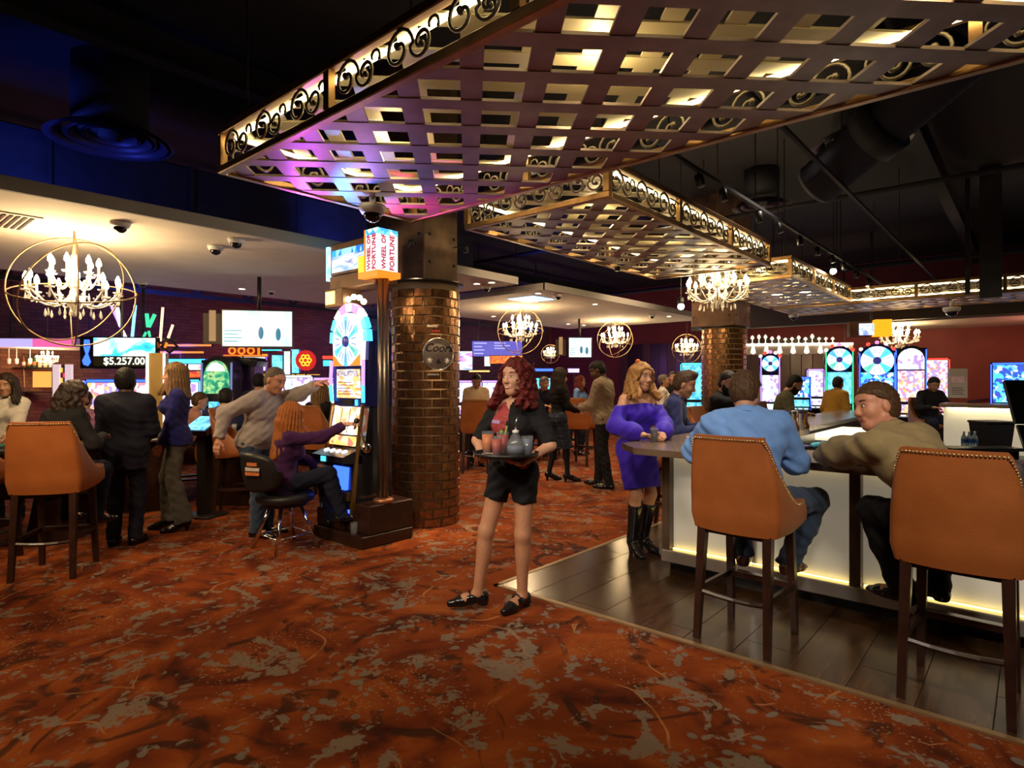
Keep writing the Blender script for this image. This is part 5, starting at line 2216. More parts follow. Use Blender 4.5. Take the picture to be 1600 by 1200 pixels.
# plinth: low toe in front, higher box under the right post
MB().box(-.42, .42, -.30, .32, 0, .12, .01).build('plinth', M_DKWOOD, slot)
MB().box(-.42, .05, -.26, .32, .12, .30, .01).build('plinth_step', M_DKWOOD, slot)
MB().box(.05, .42, -.22, .32, .12, .40, .01).build('post_box', M_DKWOOD, slot)
MB().prism_yz([(-.24, .30), (-.20, .86), (-.12, .86), (-.05, 1.36), (.22, 1.36), (.22, .30)], -.34, .20).build('lower_cabinet', M_SLOTBLK, slot)
MB().prism_yz([(-.10, 1.34), (-.12, 1.80), (.22, 1.80), (.22, 1.34)], -.35, .21).build('upper_cabinet', M_SLOTBLUE, slot)
CXX = -.07
# arched top with wheel
arc = [(CXX - .29, 1.80), (CXX + .29, 1.80)] + [(CXX + math.cos(a) * .30, 2.00 + math.sin(a) * .36) for a in [R(-6) + R(192) * i / 18 for i in range(19)]]
MB().prism_xz(arc, -.08, .20).build('arch_housing', M_SLOTBLUE, slot)
arcf = [(CXX - .235, 1.745), (CXX + .235, 1.745)] + [(CXX + math.cos(a) * .25, 1.99 + math.sin(a) * .29) for a in [R(0) + R(180) * i / 18 for i in range(19)]]
MB().prism_xz(arcf, -.135, -.08).build('arch_glass', G_WHITE, slot)
wheel(slot, (CXX, -.137, 1.99), .215, .25)
MB().prism_xz([(CXX - .235, 1.745), (CXX - .06, 1.745), (CXX - .235, 1.86)], -.142, -.136).build('corner_light', G_ORANGE, slot)
MB().prism_xz([(CXX + .235, 1.745), (CXX + .06, 1.745), (CXX + .235, 1.86)], -.142, -.136).build('corner_light', G_ORANGE, slot)
# lit fins around the arch
for i in range(9):
    a = R(8) + R(164) * i / 8
    m_ = [G_CYAN, G_CYAN, G_WHITE, G_PINK, G_WHITE, G_PINK, G_WHITE, G_CYAN, G_CYAN][i]
    a0, a1 = a - R(8.5), a + R(8.5)
    r0, r1 = .265, .335
    pts = [(CXX + math.cos(q) * r * (1.0), 1.99 + math.sin(q) * r * 1.17) for r, q in ((r0, a0), (r1, a0), (r1, a1), (r0, a1))]
    MB().prism_xz(pts, -.12, -.06).build('arch_fin', m_, slot)
for i in range(5):
    a = R(60) + R(60) * i / 4
    MB().ball((CXX + math.cos(a) * .34 * (1 + .1 * (i % 2)), -.05, 1.99 + math.sin(a) * .46), .03, 8, 6).build('topper_bulb', glow('topper_bulb', (1, .75, .4), 14), slot, True)
# side light tubes
for x, in ((-.345,), (.205,)):
    MB().tube([(x, -.13, 1.38), (x - .012 * (1 if x < 0 else -1), -.14, 1.55)], .018, 8).build('side_tube', G_CYAN, slot, True)
    MB().tube([(x - .012 * (1 if x < 0 else -1), -.14, 1.55), (x, -.13, 1.80)], .018, 8).build('side_tube', G_PURPLE, slot, True)
MB().box(CXX - .19, CXX + .20, -.126, -.105, 1.42, 1.71).build('upper_screen', screen_mat('paytable_screen', [(.9, .45, .15), (1, .9, .8), (.75, .75, .95), (.9, .3, .1)], 1.6, 14, 1, 'cells', (1, 1, 2.4)), slot)
MB().box(CXX - .17, CXX + .18, -.13, -.126, 1.64, 1.70).build('upper_screen_header', screen_mat('paytable_header', [(.05, .04, .1), (.8, .7, .7)], 1.4, 22, 2), slot)
for k in range(5):
    MB().box(CXX - .17, CXX + .1 - .03 * (k % 3), -.129, -.126, 1.455 + k * .03, 1.463 + k * .03).build('pay_line', mat('pay_line_ink', (.25, .1, .2), .5), slot)
MB().box(CXX - .10, CXX + .06, -.115, -.09, 1.35, 1.40).build('bill_slot', M_BLACK, slot)
MB().box(CXX + .12, CXX + .145, -.12, -.09, 1.345, 1.405).build('ticket_light', G_CYAN, slot)
ms = MB().prism_yz([(-.185, 1.06), (-.13, 1.33), (-.10, 1.33), (-.155, 1.06)], CXX - .21, CXX + .21).build('reel_screen', screen_mat('reel_screen_art', [(.9, .25, .12), (1, .8, .6), (1, 1, 1), (.95, .5, .2)], 2.2, 12, 3, 'cells'), slot)
for q in (-.07, .07):
    MB().prism_yz([(-.187, 1.07), (-.134, 1.32), (-.132, 1.32), (-.185, 1.07)], CXX + q - .006, CXX + q + .006).build('reel_divider', M_GLDTRIM, slot)
MB().prism_yz([(-.205, .95), (-.19, 1.04), (-.16, 1.04), (-.175, .95)], CXX - .21, CXX + .21).build('lower_glass', screen_mat('lower_glass_art', [(.9, .4, .1), (1, .75, .3), (.5, .15, .1)], 1.8, 16, 4, 'cells'), slot)
MB().prism_yz([(-.36, .80), (-.36, .86), (-.18, .92), (-.14, .92), (-.14, .78)], CXX - .27, CXX + .27).build('button_deck', M_SLOTBLK, slot)
for k in range(4):
    MB().lathe([(.03, 0), (.028, .014), (.0, .018)], 12, cap=False).xf(Matrix.Translation((CXX - .16 + k * .105, -.26, .893)) @ Matrix.Rotation(R(18), 4, 'X')).build('button', glow('button_light', (.9, .95, 1), 1.6), slot, True)
MB().box(CXX - .10, CXX - .02, -.368, -.355, .80, .85).build('coin_light', G_CYAN, slot)
MB().prism_yz([(-.255, .52), (-.225, .74), (-.20, .74), (-.22, .52)], CXX - .10, CXX + .16).build('belly_glass', G_BLUE, slot)
MB().prism_yz([(-.26, .42), (-.24, .50), (-.2, .50), (-.22, .42)], CXX - .2, CXX + .22).build('belly_panel', M_GLDTRIM, slot)
MB().box(CXX - .22, CXX + .24, -.262, -.245, .305, .335).build('toe_light', G_BLUE, slot)
for x in (CXX - .262, CXX + .262):
    MB().prism_yz([(-.27, .30), (-.215, .86), (-.14, 1.36), (-.11, 1.36), (-.18, .86), (-.23, .30)], x - .012, x + .012).build('side_trim', M_GLDTRIM, slot)
# lever arm with knob
lv = MB().tube([(.215, -.1, .93), (.26, -.18, 1.06), (.275, -.25, 1.19)], .009, 8).build('lever', M_CHROME, slot, True)
MB().ball((.275, -.255, 1.21), .028, 12, 8).build('lever_knob', M_BLACK, lv, True)
MB().lathe([(.05, 0), (.05, .03), (.02, .035)], 14).xf(Matrix.Translation((.20, -.1, .93)) @ Matrix.Rotation(PI / 2, 4, 'Y')).build('lever_hub', M_CHROME, lv, True)
gl = thing('drinking_glass', 'clear tumbler standing at the foot of the wheel slot machine', 'glass', (SX + .24, SY - .26, .12))
M_GLASS = mat('clear_glass', (.35, .38, .42), .04, alpha=.16, spec=1.0)
MB().lathe([(.03, 0), (.038, .11), (.035, .11), (.028, .008), (0, .008)], 16, cap=False).build('tumbler', M_GLASS, gl, True)

# posts and marquee sign above the machine
mq = thing('marquee_sign', 'lit marquee sign on two ribbed posts above the wheel slot machine', 'sign', (SX, SY, 0))
for (x, y_, z0) in ((.33, .02, .40), (-.40, .12, .30)):
    pb = MB()
    for dx, dy in ((-.03, 0), (.03, 0), (0, -.03)):
        pb.tube([(x + dx, y_ + dy, z0 + .03), (x + dx, y_ + dy, 2.62)], .034, 10)
    pb.build('post', mat('grey_bronze_post', (.16, .13, .115), .3, .8), mq, True)
    MB().lathe([(.10, z0), (.10, z0 + .03), (.07, z0 + .045)], 20, (x, y_, 0)).build('post_collar', mat('copper_collar', (.45, .2, .1), .35, .7), mq, True)
MB().box(-.50, .30, -.06, .22, 2.55, 2.70, .01).build('beam', M_COLSTEEL, mq)
MB().box(-.50, .22, -.05, .20, 2.70, 3.04, .01).build('screen_housing', M_COLSTEEL, mq)
MB().box(-.46, .17, -.058, -.05, 2.735, 2.965).build('screen', screen_mat('marquee_screen', [(.05, .1, .35), (.3, .5, .9), (.85, .85, .9), (.15, .2, .45)], 1.1, 5, 6, stretch=(.6, 1, 2)), mq)
MB().box(-.46, .17, -.060, -.057, 2.905, 2.965).build('screen_header', screen_mat('marquee_header', [(.02, .25, .8), (.2, .75, 1), (.02, .1, .4)], 2.0, 18, 7, 'cells', (1, 1, .4)), mq)
MB().box(-.55, -.50, -.07, .1, 2.66, 3.02).build('end_light', screen_mat('marquee_end', [(.05, .35, .9), (.4, .9, 1)], 2.4, 9, 8), mq)
MB().box(-.53, -.20, -.10, .14, 2.36, 2.56, .01).build('lamp_box', M_COLSTEEL, mq)
MB().box(-.50, -.34, -.108, -.10, 2.40, 2.53).build('lamp_window', glow('amber_window', (1, .55, .08), 6), mq)
# corner tower with lettering on both faces
TX0, TX1, TY0, TY1, TZ0, TZ1 = .235, .425, -.12, .12, 2.66, 3.07
M_TOWER = glow('tower_white', (1, .90, .94), 1.25)
MB().box(TX0, TX1, TY0, TY1, TZ0, TZ1 - .06).build('tower', M_TOWER, mq)
MB().box(TX0, TX1, TY0, TY1, TZ1 - .06, TZ1).build('tower_crown', screen_mat('tower_crown', [(.02, .2, .8), (.1, .7, 1), (.9, .95, 1)], 2.4, 20, 9, 'cells'), mq)
MB().box(TX0 - .025, TX0, TY0 - .004, TY1, TZ0, TZ1).build('tower_edge', G_ORANGE, mq)
M_LETTER = glow('letter_red', (.75, .01, .08), .6)
text('lettering', 'WHEEL OF', .07, M_LETTER, mq, (TX0 + .052, TY0 - .004, (TZ0 + TZ1) / 2 - .02), (PI / 2, -PI / 2, 0), .003, bold=.002)
text('lettering', 'FORTUNE', .078, M_LETTER, mq, (TX0 + .135, TY0 - .004, (TZ0 + TZ1) / 2 - .02), (PI / 2, -PI / 2, 0), .003, bold=.002)
text('lettering', 'WHEEL OF', .07, M_LETTER, mq, (TX1 + .004, TY0 + .07, (TZ0 + TZ1) / 2 - .02), (PI / 2, -PI / 2, PI / 2), .003, bold=.002)
text('lettering', 'FORTUNE', .078, M_LETTER, mq, (TX1 + .004, TY0 + .17, (TZ0 + TZ1) / 2 - .02), (PI / 2, -PI / 2, PI / 2), .003, bold=.002)
MB().box(TX0 - .10, TX1 + .02, TY0 - .02, TY1 + .02, 2.60, 2.66).build('tower_tray', G_ORANGE, mq)
MB().box(TX0 - .10, TX0 - .025, TY0 - .02, TY0 + .12, 2.66, 2.82).build('tray_block', G_YELLOW, mq)
# the sign's own colour-changing up-lights, washing the canopy above it
for (dx, dy, tgt, c, e, a) in ((.2, -.1, (-4.1, 3.0, 3.1), (.05, .25, 1), 120, 42), (.3, -.12, (-4.25, 3.35, 3.1), (1, .04, .04), 110, 34), (.4, -.1, (-4.05, 3.5, 3.1), (.75, .1, 1), 70, 50), (-.3, -.1, (-4.35, 2.7, 3.1), (.6, .1, .9), 40, 60), (.42, 0, (-3.4, 3.2, 3.1), (.5, .15, .8), 30, 70)):
    lamp('SPOT', 'sign_up_light', (SX + dx, SY + dy - .35, 2.58), e, c, tgt, .03, a, .8)


# ---------------------------------------------------------------- black casino chair
def make_slot_chair():
    t = thing('casino_chair', 'black padded swivel chair with chrome legs at the wheel slot machine', 'chair')
    M_PAD = mat('black_vinyl', (.012, .012, .014), .45, bump=.15, bscale=90)
    prof = [(.0, .0), (.20, .0), (.235, .02), (.24, .06), (.22, .09), (.12, .10), (0, .10)]
    MB().lathe(prof, 28, (0, 0, .44), cap=False).build('seat', M_PAD, t, True)
    MB().lathe([(.18, 0), (.18, .03)], 20, (0, 0, .41)).build('swivel', M_BLACK, t, True)
    vs, fs = [], []
    for side in (0, 1):
        for i in range(17):
            for j in range(9):
                a = R(-62) + R(124) * i / 16
                q = j / 8
                zc = .58 + .36 * q
                rr = .245 + (.045 if side else 0) - .02 * math.sin(q * PI) * (1 if not side else -.6)
                edge = abs(i - 8) / 8
                zz = .76 + (zc - .76) * math.sqrt(max(0, 1 - edge ** 3.2)) ** .9
                vs.append((math.sin(a) * rr, -math.cos(a) * rr - .02 - .05 * q, zz))
    n = 17 * 9
    for i in range(16):
        for j in range(8):
            a = i * 9 + j
            fs.append((a, a + 1, a + 10, a + 9))
            fs.append((n + a, n + a + 9, n + a + 10, n + a + 1))
        fs.append((i * 9, i * 9 + 9, n + i * 9 + 9, n + i * 9))
        fs.append((i * 9 + 8, n + i * 9 + 8, n + i * 9 + 17, i * 9 + 17))
    bk = MB().add(vs, fs).build('backrest', M_PAD, t, True)
    # embroidered badge on the back: white and red bands of illegible stitching
    for k, (dz, w_, m_) in enumerate(((.045, .07, mat('badge_orange', (.6, .18, .05), .6)), (.0, .11, mat('badge_white', (.6, .55, .52), .6)), (-.04, .11, MATS['badge_orange']))):
        bd = MB()
        for i in range(5):
            a = R(0) + (i - 2) * w_ / 5 / .29 * 1.25 + R(20)
            bd.box(-.006, .006, -.004, .004, -.011, .011)
            bd.v[-8:] = [tuple(Matrix.Translation((math.sin(a) * .30, -math.cos(a) * .30 - .065, .80 + dz)) @ Matrix.Rotation(a + .2 * (i % 2), 4, 'Z') @ Vector((p[0] * 2.1, p[1] * 1.6, p[2] * 1.3))) for p in bd.v[-8:]]
        bd.build('badge', m_, bk)
    for k in range(4):
        an = PI / 4 + k * PI / 2
        c, s_ = math.cos(an), math.sin(an)
        lg = MB().tube([(c * .12, s_ * .12, .42), (c * .27, s_ * .27, .0)], .0155, 8).build('leg', M_CHROME, t, True)
    rp = []
    for k in range(4):
        an = PI / 4 + k * PI / 2
        rp.append((math.cos(an) * .222, math.sin(an) * .222, .135))
    MB().tube(rp + [rp[0]], .008, 6).build('foot_ring', M_CHROME, t, True)
    return t


chair = make_slot_chair()
x_, y_ = at(446, 5.78)
chair.location = (x_, y_, 0)
CHX, CHY = x_, y_
chair.rotation_euler = (0, 0, YAW + R(-40))
chair.scale = (1.12, 1.12, 1.0)

# ---------------------------------------------------------------- televisions on ceiling poles


def tv(u0, u1, v0, v1, Y, rot, label, screenm, polez, side=True):
    c = PY((u0 + u1) / 2, (v0 + v1) / 2, Y)
    w_ = (u1 - u0) / F * Y / math.cos(rot)
    h_ = (v1 - v0) / F * Y
    t = thing('hanging_television', label, 'television', tuple(c), YAW + rot)
    MB().box(-w_ / 2 - .02, w_ / 2 + .02, 0, .06, -h_ / 2 - .02, h_ / 2 + .02, .006).build('casing', M_BLACK, t)
    MB().box(-w_ / 2, w_ / 2, -.006, 0, -h_ / 2, h_ / 2).build('screen', screenm, t)
    for k in range(4):
        MB().box(-w_ / 2 + .02, -w_ / 2 + .02 + w_ * (.2 + .05 * (k % 2)), -.009, -.006, -h_ * .38 + k * h_ * .1, -h_ * .35 + k * h_ * .1).build('caption_bar', glow('caption_cyan', (.08, .5, .62), .8), t)
    for k, (dx, dz) in enumerate(((.05, -.12), (.30, -.16))):
        MB().ball((dx * w_, -.006, dz * h_), (.035, .004, .09), 8, 6).build('figure_mark', glow('caption_teal', (.03, .25, .4), .7), t)
    # second screen seen edge-on behind
    if side:
        MB().box(-w_ / 2 - .30, -w_ / 2 - .05, .15, .2, -h_ / 2 + .04, h_ / 2 - .03).build('side_panel', mat('brown_side_panel', (.05, .025, .015), .5), t)
        for k in range(3):
            MB().box(-w_ / 2 - .22, -w_ / 2 - .13, .14, .15, -h_ * .35 + k * h_ * .27, -h_ * .35 + k * h_ * .27 + .17).build('panel_picture', mat('panel_cream', (.5, .35, .2), .5, emit=.25), t)
    MB().tube([(0, .1, h_ / 2 - .05), (0, .1, polez - c.z)], .028, 10).build('pole', M_DARKMETAL, t, True)
    return t


TVART = screen_mat('sports_screen', [(.45, .9, 1), (.75, .95, 1), (.95, 1, 1), (1, 1, 1)], 0.95, 2.5, 2)
tv(352, 453, 486, 541, 8.6, R(10), 'big bright hanging television above the man in grey', TVART, ZS)
tv(889, 924, 528, 558, 14.5, R(5), 'small bright hanging television between two orb chandeliers', TVART, ZS)


# ---------------------------------------------------------------- gaming floor behind
ART = [screen_mat('slot_art_pink', [(1, .7, .85), (1, .3, .4), (1, .95, 1), (.5, .35, 1), (1, .6, .2)], 1.1, 16, 11, 'cells'),
       screen_mat('slot_art_blue', [(.03, .2, .9), (.2, .6, 1), (.9, .95, 1), (.05, .1, .6), (.1, .8, .9)], 1.15, 15, 12, 'cells'),
       screen_mat('slot_art_white', [(1, 1, 1), (.6, .75, 1), (1, .8, 1), (.5, .3, .9), (.9, .9, 1)], 1.15, 14, 13, 'cells'),
       screen_mat('slot_art_green', [(.01, .16, .08), (.03, .4, .2), (.5, .8, .3), (.01, .15, .08)], 1.0, 10, 14),
       screen_mat('slot_art_warm', [(1, .35, .05), (1, .75, .3), (.8, .08, .03), (1, 1, .9)], 1.1, 16, 15, 'cells'),
       screen_mat('slot_art_cyan', [(.05, .5, .9), (.3, .9, 1), (.1, .6, .8), (.03, .25, .7)], 1.1, 9, 16)]
M_PURPLE = mat('purple_laminate', (.10, .05, .20), .4)


def slot_machine(u, Y, rot, label, style='flat', art=(0, 1), trim=None, w_=.58, top=1.75, body=None, z0=0.0, group='slot machines on the floor'):
    x, y_ = at(u, Y)
    t = thing('slot_machine', label, 'slot machine', (x, y_, z0), YAW + rot, group)
    body = body or M_SLOTBLK
    h = w_ / 2
    MB().box(-h, h, -.02, .45, 0, .42, .01).build('base', M_DKWOOD, t)
    MB().prism_yz([(-.02, .42), (-.02, .72), (.08, 1.02), (.10, top), (.45, top), (.45, .42)], -h, h).build('cabinet', body, t)
    MB().prism_yz([(-.22, .70), (-.22, .75), (-.02, .81), (.03, .81), (.03, .68)], -h + .02, h - .02).build('button_deck', M_SLOTBLK, t)
    for k in range(3):
        MB().box(-h + .1 + k * .15, -h + .19 + k * .15, -.17, -.09, .775 + .0, .79).build('button', glow('button_light', (.9, .95, 1), 1.6), t)
    MB().prism_yz([(.01, .84), (.065, 1.03), (.085, 1.03), (.03, .84)], -h + .06, h - .06).build('lower_screen', ART[art[1]], t)
    if style == 'arch':
        pts = [(-h + .05, top - .50), (h - .05, top - .50)] + [(math.cos(a) * (h - .05), top - .28 + math.sin(a) * .27) for a in [R(5) + R(170) * i / 12 for i in range(13)]]
        MB().prism_xz(pts, .05, .10).build('upper_screen', ART[art[0]], t)
        if art[0] == 3:
            MB().box(-h + .12, h - .12, .065, .10, 1.12, top - .62).build('mid_screen', ART[5], t)
        else:
            MB().box(-h + .05, h - .05, .065, .10, 1.10, top - .53).build('mid_screen', ART[art[1]], t)
        pts2 = [(math.cos(a) * (h - .08), top - .26 + math.sin(a) * .22) for a in [R(25) + R(130) * i / 10 for i in range(11)]]
        MB().prism_xz(pts2, .04, .05).build('arch_light', G_WHITE, t)
        pts3 = [(math.cos(a) * (h + .02), top - .28 + math.sin(a) * .34) for a in [R(0) + R(180) * i / 12 for i in range(13)]]
        MB().prism_xz(pts3, .10, .45).build('arch_housing', body, t)
    elif style == 'wheel':
        MB().prism_xz([(-h + .04, 1.08), (h - .04, 1.08), (h - .04, top - .5), (-h + .04, top - .5)], .06, .10).build('upper_screen', ART[art[0]], t)
        wheel(t, (0, .06, top - .22), h - .03, h - .03, 12)
        pts3 = [(math.cos(a) * (h + .03), top - .22 + math.sin(a) * (h + .03)) for a in [2 * PI * i / 20 for i in range(20)]]
        MB().prism_xz(pts3, .08, .3).build('wheel_housing', M_SLOTBLUE, t)
        for i in range(5):
            a = R(40) + R(100) * i / 4
            MB().ball((math.cos(a) * (h + .06), .1, top - .22 + math.sin(a) * (h + .06)), .045, 8, 6).build('topper_light', [G_RED, G_WHITE, G_PINK][i % 3], t, True)
    else:
        MB().box(-h + .05, h - .05, .07, .10, 1.10, top - .06).build('upper_screen', ART[art[0]], t)
        MB().box(-h + .04, h - .04, .06, .10, top - .05, top - .01).build('top_light', trim or G_BLUE, t)
    for sx in (-1, 1):
        MB().tube([(sx * (h - .015), .0, .84), (sx * (h - .015), .055, 1.05), (sx * (h - .015), .075, top - .04)], .014, 6).build('edge_light', trim or G_BLUE, t, True)
    return t


# left part of the floor
slot_machine(155, 9.6, R(8), 'slot machine with pink art, blue edges, left of the man in black suit', 'flat', (0, 2), G_BLUE, .52, 1.62)
slot_machine(222, 9.7, R(8), 'slot machine with blue edges seen between suit and lit pillar', 'flat', (0, 1), G_BLUE, .52, 1.62)
slot_machine(118, 11.8, R(14), 'slot machine under the light columns at far left', 'flat', (2, 1), G_PURPLE, .6, 1.6)
slot_machine(335, 8.9, R(4), 'arched slot machine with glowing green screen', 'arch', (3, 3), glow('dim_trim', (.2, .25, .5), .8), .46, 1.90)
slot_machine(285, 11.5, R(10), 'slot machine behind the woman in blue sweater', 'flat', (2, 5), G_CYAN, .6, 1.62)
slot_machine(405, 12.2, R(0), 'slot machine behind the head of the man in grey', 'flat', (1, 2), G_WHITE, .6, 1.7)
slot_machine(462, 11.4, R(-4), 'slot machine under the pointing arm, pale screen', 'flat', (2, 2), G_WHITE, .6, 1.7)
slot_machine(430, 14.0, R(0), 'slot machine in the back row below the cyan screens', 'flat', (1, 1), G_BLUE, .65, 1.75)
slot_machine(508, 9.9, R(-10), 'slot machine in front of the blonde woman', 'flat', (0, 2), G_PURPLE, .55, 1.65)
slot_machine(375, 10.2, R(2), 'slot machine in the gap beside the purple cabinet', 'flat', (4, 0), G_ORANGE, .5, 1.6)
slot_machine(250, 13.0, R(10), 'slot machine with warm screen behind the lit pillar', 'flat', (4, 4), G_RED, .65, 1.7)
# centre
slot_machine(728, 13.5, R(-4), 'slot machine just right of the brick column, white screen', 'flat', (2, 2), G_PURPLE, .52, 1.6)
slot_machine(768, 13.6, R(-4), 'slot machine behind the man in cream shirt', 'flat', (2, 2), G_PURPLE, .52, 1.6)
slot_machine(832, 16.5, R(-8), 'slot machine with cyan screen left of the seated men', 'flat', (5, 5), G_CYAN, .44, 1.66)
slot_machine(860, 16.5, R(-8), 'slot machine with cyan screen above the seated men', 'flat', (5, 5), G_CYAN, .44, 1.66)
slot_machine(1082, 15.5, R(-14), 'slot machine with cyan screen left of the far column', 'flat', (5, 5), G_CYAN, .6, 2.05)
slot_machine(1150, 16.5, R(-14), 'slot machine hidden behind the far column, cyan screen', 'flat', (5, 1), G_BLUE, .6, 1.9)
# right
slot_machine(1204, 14.5, R(-18), 'narrow slot tower with a round white wheel above the stools', 'wheel', (2, 2), G_PURPLE, .44, 2.22)
slot_machine(1312, 13.5, R(-24), 'wheel slot machine nearest the yellow shirt', 'wheel', (5, 2), G_GREEN, .56, 2.28)
slot_machine(1371, 14.2, R(-26), 'wheel slot machine with blue rimmed wheel above the olive shirt man', 'wheel', (1, 1), G_BLUE, .74, 2.28)
slot_machine(1424, 14.0, R(-28), 'slot machine with blazing white screen right of the blue wheel', 'arch', (2, 0), G_BLUE, .62, 2.35)
slot_machine(1462, 14.8, R(-28), 'slot machine with red and white screen behind the seated dealer', 'flat', (0, 0), G_RED, .6, 2.15)
slot_machine(1578, 13.5, R(-36), 'slot machine glowing blue against the red wall', 'flat', (1, 1), G_BLUE, .68, 2.0)
slot_machine(1250, 17.5, R(-20), 'distant slot machine behind the bearded man', 'flat', (1, 5), G_BLUE, .6, 1.7)
slot_machine(1275, 18.5, R(-20), 'distant slot machine with plain white screen', 'flat', (2, 2), G_PURPLE, .5, 1.95)

# purple cabinet with black cornice beside the green machine
pc = thing('purple_cabinet', 'purple cabinet with a black cornice behind the green slot machine', 'cabinet', (*at(374, 9.6), 0), YAW + R(4))
MB().box(-.24, .24, 0, .4, 0, 1.82).build('body', M_PURPLE, pc)
MB().prism_xz([(-.28, 1.82), (.27, 1.82), (.30, 1.90), (.25, 1.96), (-.26, 1.96), (-.31, 1.88)], -.05, .45).build('cornice', M_SLOTBLK, pc)
MB().box(-.27, -.235, -.01, .0, 1.1, 1.85).build('edge_light', G_CYAN, pc)

# lit pillar between the suit and the woman in blue
lp = thing('lit_pillar', 'gold and white lit square pillar left of the woman in blue', 'pillar', (*at(247, 7.9), 0), YAW + R(16))
MB().box(-.10, .10, -.10, .10, 0, 1.95).build('shaft', mat('pillar_gold', (.38, .24, .07), .4, .4), lp)
for x in (-.105, .085):
    MB().box(x, x + .022, -.115, -.095, .55, 1.95).build('light_strip', glow('pillar_strip', (1, .88, .85), 2.2), lp)
MB().box(-.13, -.11, -.05, .08, .5, 1.95).build('light_strip', glow('pillar_strip2', (1, .8, .9), 1.2), lp)

# stack of lit blocks between two white columns at far left
for k, (u, Y, lab) in enumerate(((89, 10.0, 'slim pale lit column left of the coloured blocks'), (108, 10.0, 'slim pale lit column right of the coloured blocks'))):
    t = thing('light_column', lab, 'column', (*at(u, Y), 0), YAW + R(14), 'slim lit columns')
    MB().box(-.045, .045, -.04, .04, 0, 1.86).build('shaft', mat('pale_column', (.6, .5, .52), .4, emit=.55, ecol=(1, .75, .8)), t)
    MB().box(-.06, .06, -.055, .055, 0, .08).build('foot', M_DARKMETAL, t)
bl = thing('block_tower', 'tower of red, amber and black lit blocks at far left', 'display', (*at(98.5, 10.05), 0), YAW + R(14))
MB().box(-.05, .05, .0, .05, 0, 1.85).build('backing', M_BLACK, bl)
for k in range(9):
    MB().box(-.048, -.004, -.02, 0, 1.05 + k * .085, 1.125 + k * .085).build('block', [glow('amber_dim', (1, .45, .02), 1.3), M_BLACK][k % 2], bl)
    MB().box(.004, .048, -.02, 0, 1.05 + k * .085, 1.125 + k * .085).build('block', [M_PURPLE, glow('red_dim', (1, .03, .08), 1.2)][k % 2], bl)

# jackpot sign
js = thing('jackpot_sign', 'jackpot screen showing $5.257.00 at left under the neon bars', 'sign', tuple(PY(187, 549, 9.0)), YAW + R(6))
MB().box(-.56, .52, 0, .12, -.26, .22, .01).build('casing', M_SLOTBLK, js)
MB().box(-.36, .50, -.01, 0, -.07, .20).build('picture', screen_mat('jackpot_art', [(.02, .3, .8), (.05, .7, 1), (.9, 1, 1), (1, 1, 1)], 1.5, 3.2, 4, stretch=(1, 1, 1.5)), js)
MB().box(-.36, .50, -.008, 0, -.22, -.075).build('number_panel', mat('number_panel_olive', (.04, .04, .02), .4), js)
text('number', '$5.257.00', .15, glow('number_white', (1, 1, .85), 3), js, (.07, -.014, -.15), (PI / 2, 0, 0), .002, sx=.98)
MB().prism_xz([(-.50, -.2), (-.44, -.22), (-.40, -.16), (-.44, -.04), (-.41, .06), (-.42, .17), (-.49, .17), (-.5, .06), (-.47, -.04), (-.52, -.14)], -.01, 0).build('blue_mark', G_BLUE, js)
MB().tube([(0, .06, .22), (0, .06, 3.07 - js.location.z)], .02, 8).build('hanger', M_DARKMETAL, js)
# neon bars fanning out above it
nn = thing('neon_sign', 'fan of coloured neon bars above the jackpot screen', 'neon sign', tuple(PY(222, 530, 9.2)), YAW + R(5))
nk = 9.2 / F
for (u0, v0, u1, v1, m_, r_) in ((177, 480, 191, 512, G_PURPLE, .022), (185, 481, 190, 510, glow('neon_white', (.9, .8, 1), 1.9), .028), (192, 517, 198, 530, MATS['neon_white'], .03),
                                 (212, 477, 207, 530, glow('neon_cyan', (.2, .7, 1), 1.9), .022), (229, 490, 231, 511, G_GREEN, .028), (241, 491, 232, 511, G_GREEN, .028), (228, 519, 223, 529, G_GREEN, .018), (232, 517, 234, 529, G_GREEN, .018),
                                 (253, 480, 249, 533, glow('neon_peach', (1, .55, .3), 1.9), .02), (268, 507, 261, 528, MATS['neon_peach'], .02), (259, 535, 256, 543, G_ORANGE, .018)):
    MB().tube([((u0 - 222) * nk, 0, (530 - v0) * nk), ((u1 - 222) * nk, 0, (530 - v1) * nk)], r_, 8).build('neon_bar', m_, nn, True)
MB().box(-.46, .46, .03, .05, -.02, .02).box(-.02, .02, .03, .05, 0, 3.07 - nn.location.z).build('carrier', M_DARKMETAL, nn)
MB().tube([((a - 222) * nk, .02, (530 - b_) * nk) for a, b_ in ((262, 530), (274, 541), (262, 551), (250, 541), (262, 530))], .022, 6).build('diamond_frame', M_DARKMETAL, nn)

